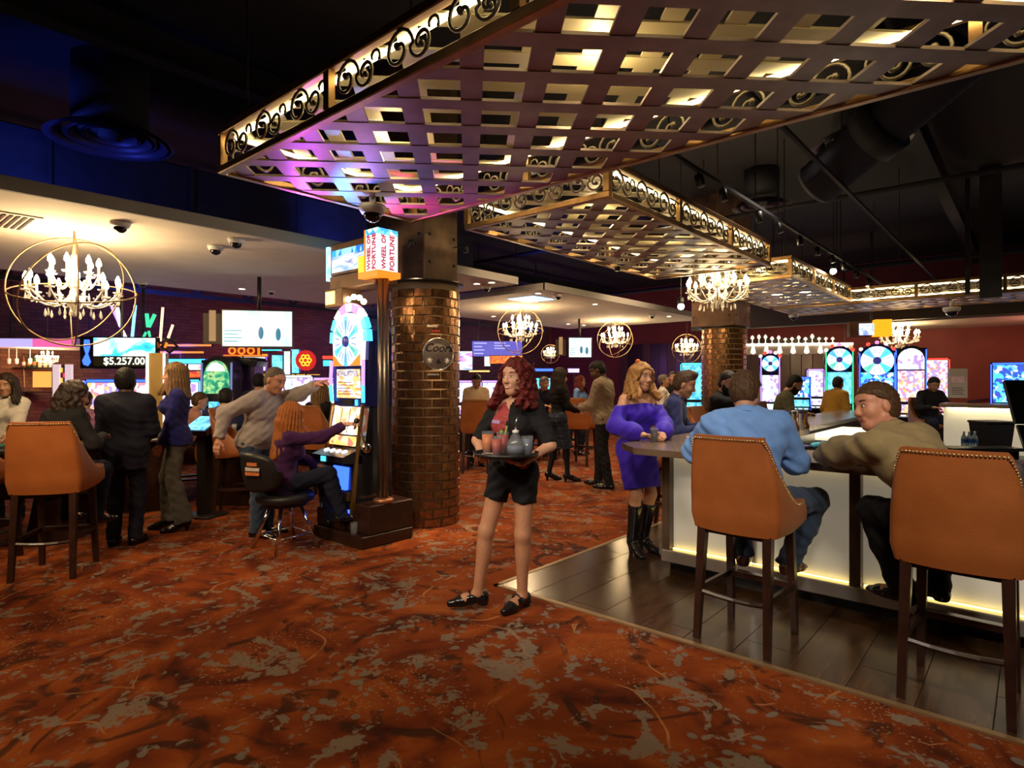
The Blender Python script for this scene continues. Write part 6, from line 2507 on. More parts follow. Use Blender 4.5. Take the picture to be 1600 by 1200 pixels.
# signs and screens over the back rows: (u0, u1, v0, v1, Y, material, name, label)
NEON = screen_mat('neon_red_art', [(.8, .02, .02), (1, .15, .02), (.3, .01, .05), (1, .4, .05)], 1.3, 7, 21)
BACK = [(262, 320, 561, 568, 12.6, G_CYAN, 'lit_fascia', 'cyan lit fascia above the row of white bulbs'),
        (262, 322, 569, 578, 12.5, screen_mat('bulb_row_art', [(1, .1, .1), (1, .9, .9), (1, 1, 1)], 1.4, 14, 22), 'lit_fascia', 'row of white and red lights under the cyan fascia'),
        (264, 322, 580, 590, 12.55, NEON, 'lit_fascia', 'red glowing band behind the woman in blue'),
        (376, 414, 558, 579, 12.8, screen_mat('warm_white_screen', [(1, .9, .85), (1, 1, 1), (.9, 1, .9)], 1.3, 5, 23), 'wall_screen', 'white screen in orange frame below the big television'),
        (372, 418, 553, 557, 12.75, G_ORANGE, 'light_bar', 'orange light bar over the white screen'),
        (372, 500, 585, 594, 12.75, screen_mat('orange_band_art', [(1, .3, .02), (1, .6, .1), (.8, .1, .02)], 1.2, 12, 24), 'light_bar', 'orange glowing band behind the man in grey'),
        (425, 441, 555, 577, 12.6, ART[5], 'wall_screen', 'upright cyan screen right of the white screen'),
        (444, 453, 549, 585, 12.6, ART[2], 'wall_screen', 'narrow tall white screen beside the cyan one'),
        (455, 467, 546, 583, 12.55, ART[5], 'wall_screen', 'tall cyan and white screen left of the neon flower'),
        (504, 520, 556, 561, 12.6, G_RED, 'light_bar', 'short red light bar near the machine post'),
        (505, 518, 563, 572, 12.6, G_CYAN, 'wall_screen', 'small cyan screen near the machine post'),
        (400, 440, 546, 548, 13.0, glow('teal_line', (.05, .6, .6), 2), 'light_bar', 'thin teal light line below the television'),
        (245, 330, 538, 541, 13.0, G_ORANGE, 'light_bar', 'thin orange neon line above the cyan fascia'),
        (245, 318, 549, 552, 13.0, G_ORANGE, 'light_bar', 'second thin orange neon line, above the cyan fascia'),
        (712, 738, 549, 578, 14.0, screen_mat('purple_promo', [(.1, .05, .5), (.8, .4, .9), (1, .9, 1), (.1, .3, .9)], 1.2, 5, 25, stretch=(.5, .5, 2)), 'wall_screen', 'purple promotional screen beside the round beer sign'),
        (757, 766, 557, 572, 14.6, G_WHITE, 'wall_screen', 'small white lit panel under the blue board'),
        (766, 816, 556, 568, 14.8, screen_mat('orange_promo', [(1, .12, .02), (1, .25, .04), (.6, .05, .02), (1, .6, .3)], 1.3, 5, 26), 'wall_screen', 'glowing orange sign behind the waitress'),
        (733, 765, 579, 581, 14.2, glow('amber_line', (1, .5, .1), 3), 'light_bar', 'thin amber light line behind the man in cream'),
        (822, 864, 576, 580, 16.2, G_BLUE, 'light_bar', 'blue light band above the cyan machines'),
        (888, 905, 576, 582, 18.0, glow('soft_violet', (.5, .35, 1), 2), 'light_bar', 'violet lit edge behind the plaid skirt woman')]
for kk_, (u0, u1, v0, v1, Y, m_, nm, lab) in enumerate(BACK):
    Y = Y + .16 * ((kk_ * 5) % 7)
    c = PY((u0 + u1) / 2, (v0 + v1) / 2, Y)
    w_, h_ = (u1 - u0) / F * Y / 2, (v1 - v0) / F * Y / 2
    t = thing(nm, lab, 'screen' if 'screen' in nm else 'light', tuple(c), YAW)
    MB().box(-w_ - .015, w_ + .015, .01, .07, -h_ - .015, h_ + .015).build('housing', M_SLOTBLK, t)
    MB().box(-w_, w_, -.005, .01, -h_, h_).build('lit_face', m_, t)
    MB().tube([(0, .04, -h_), (0, .04, -c.z)], .02, 6).build('stand', M_DARKMETAL, t)
# orange ring sign and neon flower
rs = thing('neon_sign', 'orange neon sign of three rings below the big television', 'neon sign', tuple(PY(378, 548, 12.9)), YAW)
MB().box(-.40, .40, .03, .06, -.11, .11).build('backing', mat('deep_red_board', (.25, .03, .01), .5), rs)
for k in range(3):
    MB().tube([(-.21 + k * .2 + math.cos(a) * .065, 0, math.sin(a) * .065) for a in [2 * PI * i / 16 for i in range(16)]], .02, 6, True).build('ring', G_ORANGE, rs, True)
MB().box(-.40, .40, 0, .03, -.11, -.09).box(-.40, .40, 0, .03, .09, .11).box(.33, .37, 0, .03, -.09, .09).build('border', G_ORANGE, rs)
MB().tube([(0, .05, -.1), (0, .05, -rs.location.z)], .02, 6).build('stand', M_DARKMETAL, rs)
nf = thing('neon_sign', 'yellow neon flower glowing red around it', 'neon sign', tuple(PY(477, 563, 12.9)), YAW)
MB().lathe([(.22, 0), (.22, .02)], 18).xf(Matrix.Translation((0, .05, 0)) @ RX90).build('backing', glow('red_backing', (.8, .02, .02), .7), nf)
for k in range(6):
    a = k * PI / 3
    MB().tube([(math.cos(a) * .085 + math.cos(b_) * .04, 0, math.sin(a) * .085 + math.sin(b_) * .04) for b_ in [2 * PI * i / 10 for i in range(10)]], .014, 5, True).build('petal', G_YELLOW, nf, True)
MB().tube([(0, .05, -.2), (0, .05, -nf.location.z)], .02, 6).build('stand', M_DARKMETAL, nf)
# hanging blue notice board with lines of small print
nb_ = thing('notice_board', 'blue violet hanging board with lines of small white print', 'sign', tuple(PY(777, 545, 16.0)), YAW + R(6))
MB().box(-.66, .66, 0, .06, -.20, .20).build('board', glow('board_violet', (.10, .10, .62), .8), nb_)
for k in range(4):
    MB().box(-.62, -.62 + (.34, .22, .28, .25)[k], -.006, 0, .13 - k * .09, .16 - k * .09).build('print_line', glow('print_pale', (.5, .5, 1), .9), nb_)
for k in range(3):
    MB().box(-.08, -.08 + (.3, .42, .3)[k], -.006, 0, .14 - k * .07, .165 - k * .07).build('print_line', MATS['print_pale'], nb_)
for x in (-.5, .5):
    MB().tube([(x, .03, .2), (x, .03, HC - nb_.location.z)], .012, 6).build('hanging_rod', M_DARKMETAL, nb_)

# far left alcove bar: floating lit shelf canopy, bottle shelf, pendants
al = thing('alcove_canopy', 'floating canopy with pink and blue lit edge over the far left bar', 'canopy', tuple(PY(50, 540, 11.6)), YAW + R(6))
MB().box(-1.2, .78, 0, 1.6, -.02, .14).build('slab', M_PLASTER, al)
MB().box(-1.2, .02, -.02, 0, -.03, .13).build('edge_light', glow('edge_lilac', (.45, .4, .95), 1.0), al)
MB().box(.02, .78, -.02, 0, -.03, .13).build('edge_light', glow('edge_pink', (.8, .12, .35), 1.0), al)
for x in (-.9, .6):
    MB().tube([(x, .8, .14), (x, .8, HC - al.location.z)], .02, 6).build('hanging_rod', M_DARKMETAL, al)
for k, u in enumerate((14, 26, 47)):
    t = thing('track_spot', 'small white pendant spot under the alcove canopy, %s from the left' % ['first', 'second', 'third'][k], 'spotlight', tuple(PY(u, 549, 12.2)), 0, 'alcove pendant spots')
    MB().tube([(0, 0, .075), (0, 0, -.14)], .006, 6).build('stalk', M_WHITEP, t)
    MB().lathe([(.02, -.14), (.035, -.16), (.03, -.25), (.012, -.26)], 10).build('can', M_WHITEP, t, True)
ls = PY(48, 574, 12.6)
sh = thing('bottle_shelf', 'backlit bottle shelf on slim poles in the far left alcove', 'shelf', (ls.x, ls.y, 0), YAW + R(6))
MB().box(-.36, .42, 0, .3, ls.z - .03, ls.z, .005).build('board', M_BLACK, sh)
MB().box(-.36, .42, 0, .3, ls.z - .53, ls.z - .50, .005).build('board', M_BLACK, sh)
for x in (-.2, .36):
    MB().tube([(x, .1, 0), (x, .1, ls.z - .03)], .014, 6).build('pole', M_CHROME, sh)
MB().box(-.4, .5, .34, .36, ls.z - .42, ls.z - .08).build('backlight', glow('amber_backlight', (1, .42, .08), 1.0), sh)
lamp('POINT', 'alcove_light', tuple(PY(50, 560, 11.8)), 30, WARM, None, .2)
btl = MB().lathe([(.035, 0), (.038, .01), (.038, .17), (.016, .21), (.013, .28), (.016, .285)], 10).mesh('bottle', M_GLASS, True)
BCOL = [mat('bottle_amber', (.30, .11, .02), .1, trans=.4), mat('bottle_clear', (.75, .75, .7), .1, trans=.5), mat('bottle_green', (.03, .14, .05), .1, trans=.4), mat('bottle_red', (.3, .03, .03), .1, trans=.3), mat('bottle_cream', (.6, .5, .3), .3)]


def bottle(loc, mi, label, group, s_=1.0):
    me = btl.copy()
    me.materials.clear()
    me.materials.append(BCOL[mi % len(BCOL)])
    t = thing('bottle', label, 'bottle', tuple(loc), 0, group)
    link('glass_body', me, t).scale = (s_, s_, s_)
    MB().lathe([(.016 * s_, .285 * s_), (.016 * s_, .31 * s_)], 8).build('cap', M_BLACK, t, True)
    MB().lathe([(.0395 * s_, .05 * s_), (.0395 * s_, .13 * s_)], 10, cap=False).build('paper_label', [M_WHITEP, MATS['panel_cream'], MATS['badge_orange']][mi % 3], t, True)
    return t


NTH = ['first', 'second', 'third', 'fourth', 'fifth', 'sixth', 'seventh', 'eighth', 'ninth', 'tenth', 'eleventh', 'twelfth', 'thirteenth', 'fourteenth']
for k in range(6):
    p_ = Matrix.Rotation(YAW + R(6), 4, 'Z') @ Vector((-.22 + k * .105, .13, 0))
    bottle((ls.x + p_.x, ls.y + p_.y, ls.z), k + (k % 2), 'bottle on the alcove shelf, %s from the left' % NTH[k], 'bottles on the alcove shelf', .9)

# ---------------------------------------------------------------- far right side
vl = thing('lit_valance', 'long bright lit valance above the distant slot area', 'light', tuple(PY(1255, 545, 17.3)), YAW + R(-12))
MB().box(-1.75, 1.3, 0, .25, -.15, .16).build('board', M_PLASTER, vl)
MB().box(-1.75, 1.3, -.03, 0, .10, .16).build('light_strip', glow('valance_strip', (1, .9, .7), 3), vl)
for k in range(7):
    x = -1.35 + k * .36
    MB().prism_xz([(x - .03, .10), (x + .03, .10), (x + .075, -.1), (x, -.15), (x - .075, -.1)], -.012, -.002).build('scallop_light', glow('scallop_light', (1, .85, .65), 1.3), vl)  # downlight cones on the board, built as glowing shapes without lamps
for x in (-1.5, 1.1):
    MB().tube([(x, .12, .16), (x, .12, HC - vl.location.z)], .02, 6).build('hanging_rod', M_DARKMETAL, vl)
rnd = random.Random(5)
rot_ = Matrix.Rotation(YAW + R(-12), 4, 'Z')
for k in range(13):
    p_ = rot_ @ Vector((-1.35 + k * .18, .12, .165))
    t = thing('crystal_ornament', 'sparkling ornament on the lit valance, %s from the left' % NTH[k], 'ornament', tuple(vl.location + p_), YAW + rnd.random(), 'ornaments on the valance')
    hh_ = rnd.uniform(.14, .26)
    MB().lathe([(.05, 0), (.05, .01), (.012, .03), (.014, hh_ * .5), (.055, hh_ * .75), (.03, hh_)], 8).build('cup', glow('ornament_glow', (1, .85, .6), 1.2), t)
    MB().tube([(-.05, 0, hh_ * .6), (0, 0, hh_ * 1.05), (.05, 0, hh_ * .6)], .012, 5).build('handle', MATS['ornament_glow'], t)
ob = thing('orange_sign_box', 'glowing orange sign box with a small screen above the wheel machines', 'sign', tuple(PY(1364, 515, 14.6)), YAW + R(-16))
MB().box(-.50, -.02, 0, .3, -.16, .20).build('frame', mat('sign_brown', (.16, .06, .02), .5), ob)
MB().box(-.30, .02, -.02, 0, -.13, .15).build('screen', screen_mat('sign_screen', [(.1, .15, .6), (.6, .7, .95), (.2, .3, .8)], 1.6, 5, 31), ob)
MB().box(.05, .40, -.02, .3, -.16, .24).build('amber_block', glow('amber_block', (1, .35, .01), 1.25), ob)
MB().tube([(0, .15, .2), (0, .15, HC - ob.location.z)], .03, 8).build('hanger', M_DARKMETAL, ob)
bn = thing('banner_stand', 'white upright banner with a red picture before the red wall', 'banner', (*at(1497, 13.0), 0), YAW + R(-20))
MB().box(-.17, .17, 0, .015, 1.22, 1.85).build('sheet', mat('banner_white', (.85, .82, .83), .5), bn)
MB().box(-.12, .12, -.004, 0, 1.55, 1.68).build('picture', screen_mat('banner_art', [(.5, .2, .12), (.7, .4, .3), (.4, .1, .08)], .25, 20, 33), bn)
for k in range(4):
    MB().box(-.11, .11 - .03 * (k % 2), -.004, 0, 1.29 + k * .045, 1.305 + k * .045).build('print_line', mat('print_grey', (.25, .2, .25), .6), bn)
MB().box(-.17, .17, 0, .015, 1.0, 1.22).build('foot_panel', mat('banner_red', (.4, .08, .06), .5), bn)
MB().tube([(0, .02, 0), (0, .02, 1.8)], .012, 6).build('pole', M_STEEL, bn)
# curved plum stripe standing off the red wall
cs = thing('curved_stripe', 'sweeping dark violet curved band on the red wall', 'wall art', (0, Y1 - .03, 0))
pr_, pl_ = [], []
for i in range(13):
    q = i / 12
    px_ = -.35 - 2.6 * (1 - math.cos(q * PI / 2)) * 1.0
    pz_ = 3.05 - 2.0 * math.sin(q * PI / 2)
    pr_.append((px_ + 1.6, pz_))
    pl_.append((px_ + 1.6 - .55, pz_ - .0 - .12 * q))
MB().prism_xz(pl_ + pr_[::-1], -.04, .0).build('band', mat('violet_band', (.03, .02, .10), .5), cs)
# dark wood panelling on the back wall, board by board
wp = thing('wood_panelling', 'dark vertical wood panelling on the far wall behind the second chandelier', 'panelling', (0, Y1 - .06, 0))
for k in range(22):
    MB().box(-12.6 + k * .34, -12.6 + k * .34 + .325, 0, .05, 0, 3.0, .006).build('board', M_DKWOOD if k % 3 else mat('brown_stained_wood', (.07, .03, .018), .4), wp)
# waste bin, water bottles and till on the bar's inner side
tb = thing('waste_bin', 'tall black waste bin before the lit far counter', 'bin', (*at(1549, 8.2), .44 - .44), YAW)
MB().frustum((0, 0, .44), .26, .26, (0, 0, 1.02), .36, .34).build('bin_body', M_BLACK, tb)
MB().box(-.20, .20, -.18, .18, 1.02, 1.05, .008).build('rim', M_BLACK, tb)
MB().box(-.12, .12, -.1, .1, 0, .44).build('stand', M_BLACK, tb)
for k in range(3):
    p_ = PY(1506 + k * 8.5, 697, 7.6)
    t = thing('water_bottle', 'small blue capped water bottle before the lit counter, %s of three' % NTH[k], 'bottle', tuple(p_), 0, 'water bottles')
    MB().lathe([(.028, 0), (.03, .01), (.03, .11), (.012, .15), (.012, .17)], 10).build('bottle_body', mat('clear_pet', (.6, .75, .85), .1, trans=.6), t, True)
    MB().lathe([(.0305, .04), (.0305, .09)], 10, cap=False).build('band', mat('water_label', (.02, .12, .35), .5), t, True)
    MB().lathe([(.013, .17), (.013, .185)], 8).build('cap', M_WHITEP, t, True)
p_ = PY(1515, 699, 7.6)
sh2 = thing('bottle_ledge', 'low black ledge under the water bottles', 'ledge', (p_.x, p_.y, 0), YAW)
MB().box(-.3, .6, -.12, .2, p_.z - .04, p_.z - .001).build('board', M_BLACK, sh2)
MB().box(-.28, .58, -.05, .15, 0, p_.z - .04).build('leg_panel', M_BLACK, sh2)
ps = thing('till_monitor', 'black touch till at the right edge behind the counter', 'till', (*at(1592, 4.6), 0), YAW + R(-10))
MB().box(-.02, .5, .0, .3, .82, .96).build('printer_base', M_BLACK, ps)
MB().prism_yz([(-.02, 1.28), (.12, 1.60), (.15, 1.585), (.01, 1.265)], -.03, .42).build('screen_back', M_SLOTBLK, ps)
MB().prism_yz([(-.0, 1.0), (.05, 1.32), (.09, 1.32), (.05, 1.0)], .1, .22).build('arm', M_STEEL, ps)
MB().prism_yz([(-.1, 1.03), (.02, 1.26), (.04, 1.25), (-.08, 1.02)], .0, .44).build('second_screen', M_SLOTBLK, ps)
MB().box(.02, .2, -.02, .0, .84, .94).build('blue_display', screen_mat('till_blue', [(.1, .3, .9), (.4, .7, 1)], 1.5, 12, 41), ps)
MB().box(.0, .48, .02, .28, 0, .82).build('pedestal', M_DARKMETAL, ps)

# open steel trusses under the dark ceiling before the brick wall
for k, (x_, z_, lab) in enumerate(((-11.6, 3.55, 'dark steel roof truss behind the left soffit'), (-13.6, 3.35, 'dark steel roof truss close to the brick wall'))):
    t = thing('roof_truss', lab, 'truss', (x_, 6.5, z_), 0, 'roof trusses')
    MB().box(-.05, .05, -11, 11, 0, .09).build('bottom_chord', M_DUCT, t)
    MB().box(-.05, .05, -11, 11, .75, .84).build('top_chord', M_DUCT, t)
    for i in range(20):
        y0 = -11 + i * 1.1
        MB().tube([(0, y0, .05), (0, y0 + .55, .8)], .03, 6).build('web_bar', M_DUCT, t)
        MB().tube([(0, y0 + .55, .8), (0, y0 + 1.1, .05)], .03, 6).build('web_bar', M_DUCT, t)
    for y0 in (-8, 0, 8):
        MB().tube([(0, y0, .8), (0, y0, HC - z_)], .025, 6).build('hanger', M_DUCT, t)


# ---------------------------------------------------------------- people
H_AUB = hair_mat('auburn_hair', (0.035, 0.004, 0.004), (0.16, 0.014, 0.012))
H_BLONDE = hair_mat('golden_blonde_hair', (0.20, 0.085, 0.022), (0.50, 0.25, 0.075))
H_GINGER = hair_mat('ginger_hair', (0.22, 0.06, 0.012), (0.48, 0.16, 0.035))
H_DARK = hair_mat('dark_brown_hair', (0.008, 0.004, 0.003), (0.035, 0.017, 0.009))
H_BROWN = hair_mat('brown_hair', (0.035, 0.017, 0.008), (0.11, 0.055, 0.025))
H_GREY = hair_mat('greying_hair', (0.06, 0.045, 0.035), (0.17, 0.13, 0.10))
H_DBLOND = hair_mat('dark_blonde_hair', (0.09, 0.045, 0.018), (0.27, 0.15, 0.06))
H_BLACK = hair_mat('black_hair', (0.004, 0.003, 0.003), (0.014, 0.010, 0.008))


def cloth(name, c, rough=.85, bump=.25, bscale=140, noise=.08):
    return mat(name, c, rough, noise=noise, nscale=18, bump=bump, bscale=bscale, sheen=.1 if max(c) > .05 else 0, spec=.2)


C_BLACKTOP = cloth('black_jersey', (.012, .011, .013))
C_SHORTS = cloth('black_twill', (.011, .011, .014), .7)
C_ROYAL = cloth('royal_blue_crepe', (.045, .014, .42), .6)
C_LTBLUE = cloth('light_blue_shirting', (.15, .30, .66), .75)
C_OLIVE = cloth('olive_tan_shirting', (.27, .20, .095), .8)
C_NAVY = cloth('navy_pique', (.018, .022, .085), .8)
C_JEANS = cloth('blue_denim', (.035, .055, .10), .9, .35, 260)
C_DKJEANS = cloth('dark_denim', (.012, .014, .03), .9)
C_GREYSW = cloth('grey_heather_knit', (.36, .31, .29), .95, .4, 300)
C_PURPLE = cloth('plum_knit', (.055, .014, .075), .95, .35, 260)
C_SUIT = cloth('black_suiting', (.010, .010, .020), .8)
C_BLUESW = cloth('cobalt_knit', (.018, .018, .13), .95)
C_GREYPT = cloth('grey_flannel', (.085, .075, .062), .9)
C_TAUPE = cloth('taupe_jacketing', (.25, .18, .125), .85)
C_WHITE = cloth('white_shirting', (.55, .50, .45), .8)
C_CREAM = cloth('cream_shirting', (.60, .42, .26), .8)
C_BLACK = cloth('plain_black_cloth', (.010, .009, .010), .85)
C_YELLOW = cloth('mustard_knit', (.48, .25, .035), .85)
C_PINK = cloth('dusty_pink_blouse', (.50, .22, .17), .85)
C_BLOUSE = screen_mat('red_patterned_blouse', [(.30, .02, .03), (.45, .06, .06), (.20, .01, .02), (.5, .18, .15)], 0.0, 90, 50)
_b = C_BLOUSE.node_tree.nodes['Principled BSDF']
C_BLOUSE.node_tree.links.new(_b.inputs['Emission Color'].links[0].from_socket, _b.inputs['Base Color'])
_b.inputs['Roughness'].default_value = .7
C_CAMO = screen_mat('camouflage_cloth', [(.02, .018, .012), (.09, .07, .035), (.04, .05, .02), (.16, .12, .07)], 0.0, 22, 51)
_b = C_CAMO.node_tree.nodes['Principled BSDF']
C_CAMO.node_tree.links.new(_b.inputs['Emission Color'].links[0].from_socket, _b.inputs['Base Color'])
_b.inputs['Roughness'].default_value = .9
C_FLORAL = screen_mat('floral_blouse', [(.5, .35, .3), (.5, .08, .08), (.2, .2, .5), (.6, .5, .45)], 0.0, 30, 52)
_b = C_FLORAL.node_tree.nodes['Principled BSDF']
C_FLORAL.node_tree.links.new(_b.inputs['Emission Color'].links[0].from_socket, _b.inputs['Base Color'])


def plaid_mat():
    m, nt, b = newmat('navy_plaid')
    tc = nt.nodes.new('ShaderNodeTexCoord')
    wv = nt.nodes.new('ShaderNodeTexWave')
    wv.bands_direction = 'Z'
    wv.inputs['Scale'].default_value = 5
    w2 = nt.nodes.new('ShaderNodeTexWave')
    w2.bands_direction = 'X'
    w2.inputs['Scale'].default_value = 5
    mx = nt.nodes.new('ShaderNodeMath')
    mx.operation = 'ADD'
    for q in (wv, w2):
        nt.links.new(tc.outputs['Object'], q.inputs['Vector'])
    nt.links.new(wv.outputs['Fac'], mx.inputs[0])
    nt.links.new(w2.outputs['Fac'], mx.inputs[1])
    r = ramp(nt, [(.5, (.006, .008, .02)), (.75, (.015, .03, .05)), (1.0, (.03, .035, .09))])
    sc_ = nt.nodes.new('ShaderNodeMath')
    sc_.operation = 'MULTIPLY'
    sc_.inputs[1].default_value = .6
    nt.links.new(mx.outputs[0], sc_.inputs[0])
    nt.links.new(sc_.outputs[0], r.inputs[0])
    nt.links.new(r.outputs[0], b.inputs['Base Color'])
    b.inputs['Roughness'].default_value = .9
    return m


C_PLAID = plaid_mat()
M_SHOE = mat('black_shoe_leather', (.008, .007, .008), .18)
M_TANSHOE = mat('tan_shoe_leather', (.10, .036, .013), .35)
M_STOCK = skin_mat('tan_stocking', (.46, .22, .12))
SK_F = (.58, .30, .19)
SK_M = (.50, .25, .155)
SK_D = (.10, .042, .022)
SK_T = (.40, .20, .12)


def loc2(u, Y):
    return at(u, Y)


# --- waitress with tray -------------------------------------------------------
w1 = Person('smiling waitress with curly dark red hair carrying a tray of drinks', at(803, 4.25), R(160), 1.70, 'f', bulk=.98, near=2, heel=.02, hyaw=R(-16), hpitch=R(0), hroll=R(5), roll=R(-3), twist=R(-4),
            ar=(.235, .10, .105), al=(-.055, -.02, .105), tr=(.88, .48, 0), tl=(.35, .94, 0), kr=(.4, 1, 0), kl=(-.1, 1, 0),
            wl=(-.155, .28, 1.06), el=(-1, -.5, -.3), wr=(.12, .27, 1.07), er=(1, -.6, -.3),
            hand_l=dict(dir=(.95, .3, .12), palm=(0, 0, 1), curl=.22, spread=.5, thumb=.2), hand_r=dict(dir=(-.3, .95, .12), palm=(0, 0, 1), curl=.25, spread=.4, thumb=.3),
            pelvis=(0, 0, .985), skin=SK_F)
w1.body()
w1.face(lips=(.45, .05, .05), smile=True)
w1.trousers(C_SHORTS, 'shorts', t=.016, length=.235, top=.10)
w1.garment('blouse', C_BLOUSE, w1.allp('torso')[1:4] + w1.allp('torso')[6:8], t=.010, cuts=[Ell(w1.neck + vn((0, .06, .02)), (.075, .09, .11)), Ell(w1.pv + vn((0, 0, -.1)), (.3, .3, .14))])
w1.top(C_BLACKTOP, 'cardigan', t=.017, sleeve=.98, hem=.04, neck=.07)
# open front of the cardigan: cut a wedge so that the blouse shows
cd = [c for c in bpy.data.objects if c.parent == w1.root and c.name.startswith('cardigan')][0]
bm = bmesh.new()
bm.from_mesh(cd.data)
dl_ = []
for f in bm.faces:
    c = w1.Rs.T @ (np.array(f.calc_center_median()) - w1.neck)
    if c[1] > .02 and -.50 < c[2] and -.02 < c[0] - .03 < .10 + max(0, -c[2] - .1) * .08:
        dl_.append(f)
bmesh.ops.delete(bm, geom=dl_, context='FACES')
bm.to_mesh(cd.data)
bm.free()
stk = w1.garment('stockings', M_STOCK, w1.allp('leg_r', 'leg_l', 'foot_r', 'foot_l'), t=.003, wr=0, k=.03)
w1.shoes(M_SHOE, strap=True)
w1.hair('curly', H_AUB, ln=.14, vol=1.12)
# name tag
tgp = w1.S(.085, .155, .33)
MB().box(-.03, .03, -.004, .004, -.011, .011).xf(Matrix(np.vstack([np.hstack([w1.Rs, tgp[:, None]]), [0, 0, 0, 1]]))).build('name_tag', mat('violet_tag', (.45, .3, .6), .3), w1.root)
MB().tube([w1.wl + vn((math.cos(a) * .034, -.03, math.sin(a) * .034)) for a in [2 * PI * i / 14 for i in range(14)]], .009, 6, True).build('wrist_band', mat('red_band', (.35, .03, .03), .5), w1.root, True)


def from_person(p_, q):
    M4 = Matrix.Rotation(p_.rot, 4, 'Z')
    return Vector(p_.root.location) + (M4 @ Vector(q))


TRX = -.07
tray = thing('serving_tray', 'round black tray held by the waitress', 'tray', from_person(w1, (TRX, .345, 1.115)))
MB().lathe([(.0, 0), (.20, 0), (.215, .022), (.208, .022), (.195, .008), (0, .008)], 32, cap=False).build('dish', M_BLACK, tray, True)


def tumbler(loc, label, liq, h=.13, r=.036, fill=.85, garnish=None, group=None):
    t = thing('drink_glass', label, 'drink', tuple(loc), 0, group)
    MB().lathe([(r * .78, 0), (r, h), (r * .95, h), (r * .74, .008), (0, .008)], 18, cap=False).build('tumbler', M_GLASS, t, True)
    if liq:
        MB().lathe([(0, .009), (r * .735, .009), (r * (.74 + .2 * fill), h * fill), (0, h * fill)], 16, cap=False).build('drink', liq, t, True)
    if garnish:
        MB().tube([(r * .3, 0, h * .5), (r * .7, .01, h * 1.28)], .007, 6).build('garnish', garnish, t)
        MB().ball((-r * .2, 0, h * .98), .014, 8, 6).build('lime_wedge', mat('lime_green', (.2, .35, .05), .5), t)
    return t


TZ = 1.115 + .009
tumbler(from_person(w1, (TRX + .12, .36, TZ)), 'tall glass of orange juice on the tray', mat('orange_juice', (.85, .22, .02), .35), .145, .042)
tumbler(from_person(w1, (TRX + .035, .315, TZ)), 'glass of bloody mary with celery on the tray', mat('tomato_juice', (.55, .045, .02), .35), .14, .042, garnish=mat('celery', (.3, .4, .12), .6))
tumbler(from_person(w1, (TRX + .03, .43, TZ)), 'second red drink standing at the front of the tray', mat('tomato_juice', (.5, .05, .03), .35), .12, .036)
dk = thing('glass_decanter', 'clear glass decanter with a pouring spout on the tray', 'decanter', from_person(w1, (TRX - .075, .37, TZ)))
MB().lathe([(.05, 0), (.062, .02), (.062, .07), (.03, .125), (.018, .14), (.015, .14), (.026, .12), (.057, .068), (.057, .02), (0, .01)], 18, cap=False).build('flask', M_GLASS, dk, True)
MB().lathe([(0, .011), (.054, .02), (.055, .06), (0, .06)], 16, cap=False).build('water', mat('bluish_water', (.35, .4, .6), .1, trans=.6), dk, True)
MB().lathe([(.02, .138), (.022, .155), (.01, .16)], 10).build('stopper', M_WHITEP, dk, True)
MB().tube([(0, 0, .155), (0, 0, .20), (.012, 0, .24)], [.006, .005, .003], 6).build('spout', M_CHROME, dk, True)
tumbler(from_person(w1, (TRX - .14, .33, TZ)), 'clear water glass at the end of the tray', mat('bluish_water', (.35, .4, .6), .1, trans=.6), .12, .04)

# --- blonde in royal blue -----------------------------------------------------
w2 = Person('blonde woman in a royal blue off shoulder dress and black boots', (-2.80, 5.0), R(203), 1.70, 'f', bulk=1.08, near=2, heel=.06, hyaw=R(8), hpitch=R(0), hroll=R(-5), lean=R(4),
            wr=(.17, .30, 1.125), wl=(-.02, .36, 1.125), er=(1, -.6, -.5), el=(-1, -.4, -.6),
            hand_r=dict(dir=(-.8, .6, -.02), palm=(-.3, .4, -1), curl=.55, thumb=.3), hand_l=dict(dir=(.55, .8, -.02), palm=(.6, .1, -.6), curl=.6, thumb=.3),
            ar=(.07, .03, .145), al=(-.10, -.04, .145), pelvis=(0, -.01, 1.0), skin=(.62, .31, .17))
w2.body()
w2.face(lips=(.5, .08, .07), smile=True, brow=(.12, .06, .03))
# off-shoulder bodice with loose sleeves
up_ = w2.S(0, 0, .395)
pr = w2.allp('torso')[:4] + w2.allp('torso')[6:]
for sd, sh_, e_, wv_ in (('r', w2.shr, w2.er, w2.wr), ('l', w2.shl, w2.el, w2.wl)):
    pr += [Cone(sh_, e_, .052, .056), Cone(e_, e_ + (wv_ - e_) * .7, .058, .064), Cone(e_ + (wv_ - e_) * .7, wv_, .062, .030, cutb=.96)]


def post_dress(D, X, Y, Z):
    D = D + wob(X, Y, Z, .004, 30, 1.0)
    cut = (Z - up_[2]) + .10 * np.abs(X) - .005
    return np.maximum(D, cut + 0 * Y)


blob('dress_bodice', pr, .0092, C_ROYAL, w2.root, .045, .014, (), post_dress)
w2.skirt(C_ROYAL, 'dress_skirt', hem=.40, top=.17, t=.0145, wr=.004)
MB().tube([w2.S(-.115 + math.cos(a) * .012, .11, .395 + math.sin(a) * .014) for a in [2 * PI * i / 12 for i in range(12)]], .004, 6, True).build('brooch', M_CHROME, w2.root, True)
w2.shoes(M_SHOE, boot=.78)
w2.hair('wavy', H_BLONDE, ln=.13, vol=1.0)
MB().ball(tuple(w2.Hd(.04, -.02, .14)), (.022, .022, .02), 8, 6).build('hair_clip', G_ORANGE if False else mat('orange_clip', (.8, .16, .03), .4), w2.root, True)
tumbler(from_person(w2, (.10, .40, BZ)), 'dark cola in a short glass held by the blonde woman', mat('cola', (.03, .008, .004), .2), .12, .036)

